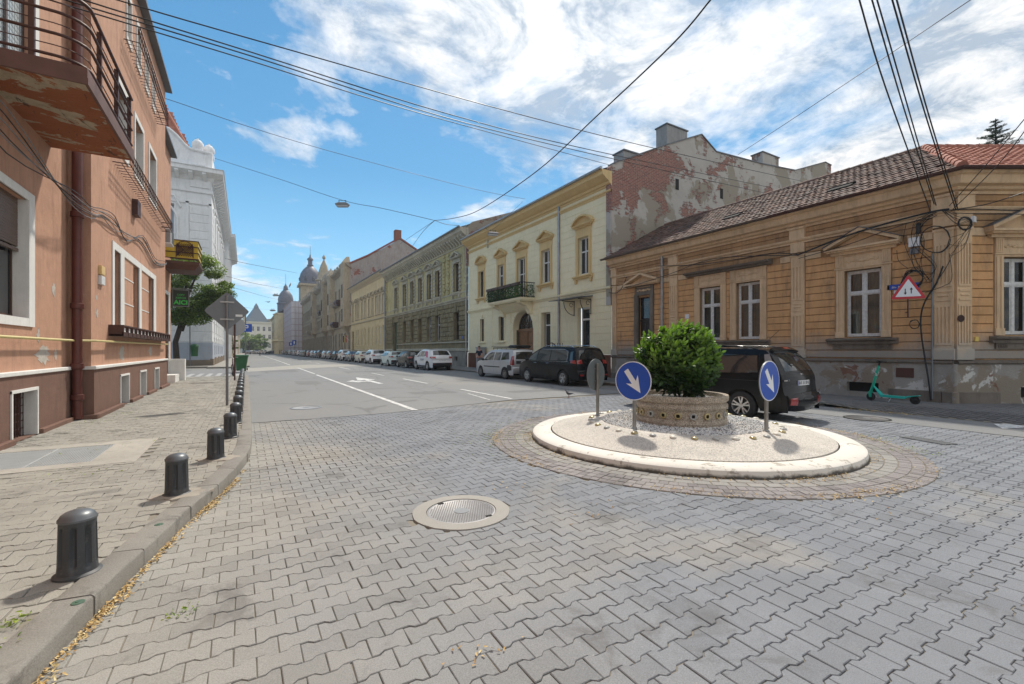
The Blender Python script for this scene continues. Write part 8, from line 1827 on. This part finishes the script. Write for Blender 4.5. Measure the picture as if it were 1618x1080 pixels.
wcab([(1040,420),(1100,418),(1160,410),(1220,400),(1262,402)],.016,off=.3); wcab([(985,455),(1010,448),(1060,432),(1130,408),(1260,403)],.014,off=.3); wcab([(962,462),(975,462),(984,452),(990,437)],.018)
wcab([(1502,332),(1540,330),(1618,333)],.014); wcab([(1505,336),(1560,338),(1625,338)],.010)
wcab([(1490,420),(1478,450),(1462,475),(1455,500),(1456,530),(1462,570),(1467,600),(1471,632)],.020); wcab([(1502,410),(1490,430),(1470,460),(1458,485),(1455,510)],.010,off=.24); wcab([(1500,400),(1504,440),(1490,452),(1462,462)],.008,off=.22)
wcab([(1480,340),(1460,352),(1447,380),(1440,400),(1447,425),(1470,430)],.009); wcab([(1432,352),(1428,380),(1440,412),(1446,425)],.007); wcab([(1417,395),(1420,412),(1435,424)],.008)
for k in range(7): wcab([(1478+rg.uniform(-5,5),335),(1460+rg.uniform(-15,5),355+rg.uniform(-8,10)),(1450+rg.uniform(-10,15),385),(1455+rg.uniform(-5,25),420),(1462+rg.uniform(-12,12),445)],.006)
for k in range(6): wcab([(1490+rg.uniform(-5,5),332),(1512,345+rg.uniform(-5,9)),(1530+rg.uniform(-8,8),348),(1524,370+rg.uniform(-5,20)),(1500,385+rg.uniform(-10,30))],.006)
for k in range(8): wcab([(1425+rg.uniform(-3,3),448),(1432,432+rg.uniform(-5,4)),(1446,426+rg.uniform(-5,5)),(1458,432+rg.uniform(-4,8)),(1455,446+rg.uniform(-3,4)),(1446,452)],.011 if k<3 else .007)
def coil(px,py,rx,n,r): 
    for k in range(n): wcab([(px+rx*(1+rg.uniform(-.06,.06))*math.cos(t),py+rx*.92*math.sin(t)+rg.uniform(-.8,.8)) for t in [i*2*math.pi/11 for i in range(12)]],r,'cable_coil')
coil(1525,353,10.5,3,.020); coil(1478,378,23,3,.010); coil(1445,512,7.5,2,.010)
o_=Vector((16.8,4.43,4.2))
def wbox(px0,py0,px1,py1,dp,mat,name,off=.05):
    a=wallpt(px0,py1,off)-o_; b=wallpt(px1,py0,off)-o_; q=MB(); q.box(min(a.x,b.x)-dp,max(a.x,b.x),min(a.y,b.y),max(a.y,b.y),min(a.z,b.z),max(a.z,b.z)); return q.build(name,mat,cc)
wbox(1438,374,1455,391,.12,WHITEP,'junction_box'); wbox(1439,391,1453,402,.09,GREYMETAL,'junction_box'); wbox(1535,342,1543,351,.06,WHITEP,'junction_box'); 
a=wallpt(1451,369)-o_; q=MB(); q.lathe([(.0,0),(.05,0),(.055,.02),(.05,.30),(0,.33)],tuple(a),10); q.build('splice_closure',CABLE,cc)
q=MB(); a=wallpt(1473,400,.12)-o_; b=wallpt(1473,630,.12)-o_; q.tube([tuple(a),(a.x,a.y,b.z)],.022,6); q.build('conduit',GREYMETAL,cc)
# street name plate and two-way traffic warning sign
stp=thing('street_name_plate','blue street name plate partly hidden behind the red triangle sign','street sign',tuple(wallpt(1427,452,.06))); stp.rotation_euler=(0,0,R(-90))
q=MB(); q.box(-.38,.38,-.01,.01,-.075,.075); q.build('plate',BLUE,stp); text('Blv. Revoluției',.085,stp,(-.02,-.012,-.01),(R(90),0,0),WREF)
q=MB(); q.box(-.22,.30,-.008,.012,-.34,-.10); q.build('white_plate',WHITEP,stp)
tr=thing('warning_sign','red bordered triangle warning sign with two opposite arrows on the ochre wall','traffic sign',tuple(at(1435,459,12.7)),yaw+R(-30))
def tri(s,y0,y1,rc=.06):
    P=[]; V=[(-s/2,-s*.2887),(s/2,-s*.2887),(0,s*.5774)]
    for i,v in enumerate(V):
        a=Vector(V[i-1]); b=Vector(V[(i+1)%3]); v=Vector(v); p=v+(a-v).normalized()*rc; r_=v+(b-v).normalized()*rc
        for t in (0,.5,1): P.append(tuple(p*(1-t)**2+v*2*t*(1-t)+r_*t*t))
    q=MB(); q.prism(P,'y',y0,y1); return q
tri(.80,.0,.01).build('plate',GREYMETAL,tr); tri(.79,-.004,-.001).build('red_border',simple('red_reflective',(.52,.012,.02),.35,var=.05),tr); tri(.57,-.0075,-.0045,.02).build('white_field',WREF,tr)
for x,s_ in ((-.065,-1),(.065,1)): q=MB(); q.prism([(x-.011,-.07*s_-.01),(x+.011,-.07*s_-.01),(x+.011,.04*s_-.01),(x+.035,.04*s_-.01),(x,.10*s_-.01),(x-.035,.04*s_-.01),(x-.011,.04*s_-.01)],'y',-.011,-.008); q.build('arrow',BLACK,tr)
q=MB(); q.tube([(0,.03,-.75),(0,.03,.3)],.018,6); q.tube([(0,.03,-.2),(0,.30,-.2)],.015,5); q.tube([(0,.03,-.6),(0,.30,-.6)],.015,5); q.build('bracket',RUST,tr)
# ================================================================= scooter
scq=thing('kick_scooter','mint green shared kick scooter parked against the ochre house plinth','scooter',(15.6,5.4,.12),R(82))
GRN=simple('mint_green_paint',(.01,.42,.27),.35,var=.12); TEAL=simple('teal_deck_paint',(.02,.50,.42),.35,var=.12)
L2=.53
for x in (-L2,L2): 
    q=MB(); q.lathe([(.06,-.025),(.095,-.028),(.112,-.018),(.112,.018),(.095,.028),(.06,.025)],(0,0,0),22,'y'); w=q.build('wheel',RUB,scq,auto=40); w.location=(x,0,.112); q=MB(); q.lathe([(.062,-.02),(.03,-.03),(0,-.03)],(0,0,0),16,'y'); q.lathe([(.062,.02),(.03,.03),(0,.03)],(0,0,0),16,'y'); q.build('hub',BLACK,w)
q=MB(); q.loftrings([[(-L2-.10,-.05,.235),(-L2-.10,.05,.235),(-L2-.10,.05,.25),(-L2-.10,-.05,.25)],[(-L2+.14,-.07,.18),(-L2+.14,.07,.18),(-L2+.14,.07,.215),(-L2+.14,-.07,.215)],[(-L2+.2,-.085,.13),(-L2+.2,.085,.13),(-L2+.2,.085,.19),(-L2+.2,-.085,.19)],[(L2-.28,-.085,.13),(L2-.28,.085,.13),(L2-.28,.085,.19),(L2-.28,-.085,.19)],[(L2-.10,-.035,.38),(L2-.10,.035,.38),(L2-.06,.035,.45),(L2-.06,-.035,.45)]]); q.build('deck',TEAL,scq,auto=50)
q=MB(); q.tube([(L2+.02,0,.22),(L2-.06,0,.46),(L2-.20,0,1.02)],[.034,.036,.028],10); q.loftrings([[(L2-.03,-.045,.10),(L2+.03,-.045,.10),(L2+.03,-.03,.10),(L2-.03,-.03,.10)],[(L2-.03,-.05,.26),(L2+.05,-.05,.26),(L2+.05,-.03,.26),(L2-.03,-.03,.26)]]); q.loftrings([[(L2-.03,.03,.10),(L2+.03,.03,.10),(L2+.03,.045,.10),(L2-.03,.045,.10)],[(L2-.03,.03,.26),(L2+.05,.03,.26),(L2+.05,.05,.26),(L2-.03,.05,.26)]]); q.tube([(L2-.0,-.045,.25),(L2-.0,.045,.25)],.03,8); q.build('steering_column',GRN,scq,auto=50)
q=MB(); q.tube([(L2-.20,0,1.0),(L2-.22,0,1.12)],.024,8); q.box(L2-.27,L2-.18,-.05,.05,1.10,1.16); q.tube([(L2-.27,-.24,1.13),(L2-.22,-.12,1.13),(L2-.22,.12,1.13),(L2-.27,.24,1.13)],.016,8); q.build('handlebar',BLACK,scq,auto=50)
q=MB(); q.box(L2-.155,L2-.125,-.03,.03,.72,.80); q.build('badge',WHITEP,scq); q=MB(); q.tube([(0,.05,.14),(.02,.14,.01)],.01,5); q.build('kickstand',STEEL,scq)
q=MB(); q.loftrings([[(-L2-.13,-.035,.12),(-L2-.13,.035,.12),(-L2-.12,.035,.12),(-L2-.12,-.035,.12)],[(-L2-.07,-.035,.225),(-L2-.07,.035,.225),(-L2-.06,.035,.215),(-L2-.06,-.035,.215)],[(-L2+.10,-.035,.225),(-L2+.10,.035,.225),(-L2+.10,.035,.215),(-L2+.10,-.035,.215)]]); q.build('mudguard',BLACK,scq,auto=40)
# ================================================================= pigeon
pg=thing('pigeon','grey pigeon standing on the paving left of the round signs','pigeon',(9.3,11.95,.008),R(165))
def loft_e(secs,n=12):
    q=MB(); rings=[]
    for x,z,ry,rz_ in secs: rings.append([(x,ry*math.cos(t),z+rz_*math.sin(t)) for t in [2*math.pi*i/n for i in range(n)]])
    q.loftrings(rings); return q
loft_e([(-.15,.12,.006,.004),(-.11,.115,.022,.012),(-.06,.12,.045,.035),(0,.13,.058,.050),(.05,.145,.056,.055),(.085,.17,.042,.045),(.10,.20,.028,.032),(.108,.225,.024,.026),(.12,.245,.024,.025),(.135,.25,.018,.018),(.147,.248,.008,.008)]).build('body',simple('pigeon_grey',(.10,.11,.13),.6,var=.5,scale=30),pg,smooth=True)
for s_ in (-1,1): q=MB(); q.loftrings([[(.06,s_*.052,.13),(.06,s_*.058,.15),(.06,s_*.052,.175)],[(-.02,s_*.058,.11),(-.02,s_*.066,.14),(-.02,s_*.052,.172)],[(-.10,s_*.035,.12),(-.10,s_*.042,.135),(-.10,s_*.03,.15)],[(-.17,s_*.012,.115),(-.17,s_*.016,.12),(-.17,s_*.012,.125)]]); q.build('wing',simple('pigeon_wing',(.22,.23,.25),.6,var=.6,scale=40),pg,smooth=True)
q=MB(); q.loftrings([[(-.10,-.02,.115),(-.10,.02,.115),(-.10,.02,.125),(-.10,-.02,.125)],[(-.22,-.03,.09),(-.22,.03,.09),(-.22,.03,.096),(-.22,-.03,.096)]]); q.build('tail',simple('pigeon_tail',(.05,.05,.06),.6),pg)
for s_ in (-1,1): q=MB(); q.tube([(.01,s_*.02,.09),(.0,s_*.022,.04),(.01,s_*.022,.004)],.005,5); [q.tube([(.01,s_*.022,.004),(.01+.03*math.cos(t),s_*.022+.03*math.sin(t),.002)],.003,4) for t in (-.5,0,.5,3.14)]; q.build('leg',simple('pigeon_leg',(.35,.08,.06),.6),pg)
q=MB(); q.loftrings([[(.145,-.006,.24),(.145,.006,.24),(.145,0,.252)],[(.168,-.001,.236),(.168,.001,.236),(.168,0,.24)]]); q.build('beak',BLACK,pg)
bd_=thing('flying_bird','small bird flying in the sky above the far palace','bird',tuple(at(424,477,110)),R(40)); loft_e([(-.5,0,.02,.02),(-.3,0,.08,.06),(0,.02,.14,.12),(.25,.05,.08,.08),(.36,.05,.02,.02)],8).build('body',BLACK,bd_,smooth=True)
for s_ in (-1,1): q=MB(); q.loftrings([[(.12,0,.05),(-.12,0,.05),(-.12,0,.03),(.12,0,.03)],[(.10,s_*.5,.22),(-.10,s_*.5,.22),(-.10,s_*.5,.20),(.10,s_*.5,.20)],[(-.10,s_*1.0,.15),(-.2,s_*1.0,.15),(-.2,s_*1.0,.14),(-.10,s_*1.0,.14)]]); q.build('wing',BLACK,bd_)
# ================================================================= people
def skin(name,verts,edges,mat,parent,root=0,sub=2):
    me=bpy.data.meshes.new(name); me.from_pydata([v[0] for v in verts],edges,[]); o=bpy.data.objects.new(name,me); COL.objects.link(o)
    md=o.modifiers.new('s','SKIN'); md.use_smooth_shade=True
    sv=me.skin_vertices[0].data
    for i,v in enumerate(verts): r_=v[1]; sv[i].radius=(r_,r_) if not isinstance(r_,tuple) else r_
    sv[root].use_root=True
    m2=o.modifiers.new('u','SUBSURF'); m2.levels=sub; m2.render_levels=sub
    dg=bpy.context.evaluated_depsgraph_get(); nm=bpy.data.meshes.new_from_object(o.evaluated_get(dg)); bpy.data.objects.remove(o); nm.materials.clear(); nm.materials.append(mat); nm.shade_smooth(); return put(name,nm,parent)
SKINM=simple('skin',(.50,.27,.19),.55,var=.1)
def person(label,loc,rot,shirt,shorts,sc_=1,st=1,long=False,group=None):
    t=thing('person',label,'person',loc,rot,group); t.scale=(sc_,)*3
    # local: x right, y forward (negative y = facing), z up; mid-stride
    H=[((0,0,.95),.115),((0,0,1.12),.12),((0,.01,1.30),.135),((0,.01,1.44),.075),((0,-.005,1.53),.055),((0,-.02,1.62),.088),((0,-.02,1.71),.082)]
    E=[(0,1),(1,2),(2,3),(3,4),(4,5),(5,6)]
    def chain(st_,pts):
        p=st_
        for q_ in pts: H.append(q_); E.append((p,len(H)-1)); p=len(H)-1
        return p
    legs={}
    for s_,f in ((-1,1),(1,-1)):
        f*=st
        a=chain(0,[((s_*.10,0,.88),.095),((s_*.11,-f*.10,.50),.062),((s_*.11,-f*.12+(.06 if f<0 else 0),.30),.055),((s_*.11,-f*.17+(.10 if f<0 else 0),.09),.038),((s_*.115,-f*.19-.03+(.10 if f<0 else 0),.045),.038),((s_*.125,-f*.19-.15+(.10 if f<0 else 0),.035),.032)])
        e=chain(3,[((s_*.17,.01,1.42),.062),((s_*.22,.02+f*.05,1.15),.045),((s_*.23,-.10+f*.04,.97),.034),((s_*.225,-.16+f*.04,.92),.022)])
        hx,hy,hz=H[e][0]
        for k in range(4): chain(e,[((hx+(k-1.5)*.022,hy-.04,hz-.02),.0095),((hx+(k-1.5)*.024,hy-.075-.004*(k%3),hz-.045),.008)])
        chain(e,[((hx-s_*.03,hy-.02,hz+.015),.010),((hx-s_*.045,hy-.05,hz+.01),.009)])
    skin('body',H,E,SKINM,t)
    S=[((0,0,.93),.135),((0,0,1.12),.138),((0,.01,1.30),.152),((0,.01,1.42),.10)]; SE=[(0,1),(1,2),(2,3)]
    for s_,f in ((-1,1*st),(1,-1*st)): S+= [((s_*.17,.01,1.40),.082),((s_*.215,.02+f*.04,1.20),.068)]; SE+=[(3,len(S)-2),(len(S)-2,len(S)-1)]
    skin('t_shirt',S,SE,shirt,t)
    T_=[((0,0,.98),.13)]; TE=[]
    for s_,f in ((-1,1*st),(1,-1*st)):
        P=[((s_*.10,0,.86),.115),((s_*.115,-f*.09,.55),.092)]
        if long: P+=[((s_*.11,-f*.12+(.06 if f<0 else 0),.30),.07),((s_*.11,-f*.17+(.10 if f<0 else 0),.10),.055)]
        p=0
        for q_ in P: T_.append(q_); TE.append((p,len(T_)-1)); p=len(T_)-1
    skin('shorts' if not long else 'trousers',T_,TE,shorts,t)
    for s_,f in ((-1,1*st),(1,-1*st)): y_=-f*.19+(.10 if f<0 else 0); q=MB(); q.loftrings([[(s_*.12-.042,y_+.05,.0),(s_*.12+.042,y_+.05,.0),(s_*.12+.04,y_+.05,.09),(s_*.12-.04,y_+.05,.09)],[(s_*.12-.048,y_-.08,.0),(s_*.12+.048,y_-.08,.0),(s_*.12+.04,y_-.06,.085),(s_*.12-.04,y_-.06,.085)],[(s_*.13-.038,y_-.20,.0),(s_*.13+.038,y_-.20,.0),(s_*.13+.03,y_-.19,.045),(s_*.13-.03,y_-.19,.045)]]); q.build('shoe',simple('dark_shoe',(.03,.03,.035),.6),t)
    q=MB(); q.ellip((0,.005,1.725),(.088,.098,.075),12,8); q.build('hair',simple('brown_hair',(.035,.022,.014),.8),t,smooth=True)
    for s_ in (-1,1): q=MB(); q.ellip((s_*.032,-.105,1.665),(.011,.008,.008),6,4); q.build('eye',BLACK,t); q=MB(); q.ellip((s_*.088,-.015,1.655),(.012,.02,.03),6,5); q.build('ear',SKINM,t)
    q=MB(); q.ellip((0,-.118,1.645),(.013,.02,.022),8,6); q.build('nose',SKINM,t,smooth=True); q=MB(); q.ellip((0,-.105,1.605),(.026,.006,.006),8,4); q.build('mouth',simple('lips',(.30,.09,.07),.6),t)
    return t
NAVY=simple('navy_cloth',(.015,.02,.045),.85,var=.2); GREYC=simple('grey_short_cloth',(.22,.235,.26),.85,var=.2)
person('man in navy T-shirt and grey shorts walking past the cream house','' or (15.45,31.0,.12),R(-25),NAVY,GREYC)
q=MB(); q.M=Matrix.Identity(4); ub=thing('utility_cabinet','pale grey utility cabinet standing by the cream house wall','utility cabinet',(16.4,32.6,.12)); q.cbox(-.25,.25,-.35,.35,0,1.62,.02); q.build('cabinet',simple('cabinet_grey',(.40,.42,.44),.6),ub); q=MB(); q.box(-.29,.29,-.4,.4,1.622,1.72); q.build('cabinet_top',simple('cabinet_cap',(.34,.36,.38),.6),ub)
person('pedestrian in white top and dark trousers crossing the street far away',(3.6,150,.01),R(60),simple('white_cloth',(.55,.53,.5),.8),NAVY,long=True); person('pedestrian in red top walking along the far pavement',(12.2,196,.12),R(0),simple('red_cloth',(.25,.05,.05),.8),NAVY,st=-1,long=True); person('pedestrian in dark clothes beside the red one on the far pavement',(11.6,198,.01),R(20),NAVY,NAVY,long=True)
# small blue signs before the scaffold
for k,(x,y) in enumerate(((12.9,165),(13.3,158))):
    t=thing('blue_sign',['small blue square sign before the scaffold netting','second blue sign to the right before the scaffold netting'][k],'traffic sign',(x,y,.12)); q=MB(); q.tube([(0,0,0),(0,0,4.6)],.06,6); q.build('pole',GREYMETAL,t); q=MB(); q.box(-.6,.6,-.06,-.02,2.9+.3*k,4.1+.6*k); q.build('plate',BLUE,t); q=MB(); q.box(-.2,.2,-.075,-.062,3.2+.3*k,3.9+.4*k); q.build('pictogram',WREF,t)
# thin summer haze over the whole street
q=MB(); q.box(-70,120,-30,420,-1.2,46); hz=q.build('haze',None) if False else None
m=bpy.data.materials.new('haze_air'); m.use_nodes=True; nt=m.node_tree; nt.nodes.clear(); pv=nt.nodes.new('ShaderNodeVolumePrincipled'); pv.inputs['Color'].default_value=(.80,.88,.97,1); pv.inputs['Density'].default_value=.0005; pv.inputs['Anisotropy'].default_value=.2
o=nt.nodes.new('ShaderNodeOutputMaterial'); nt.links.new(pv.outputs[0],o.inputs['Volume'])
hz=q.build('haze',m,kind='stuff'); hz['label']='thin summer haze hanging in the air of the street'; hz['category']='haze'
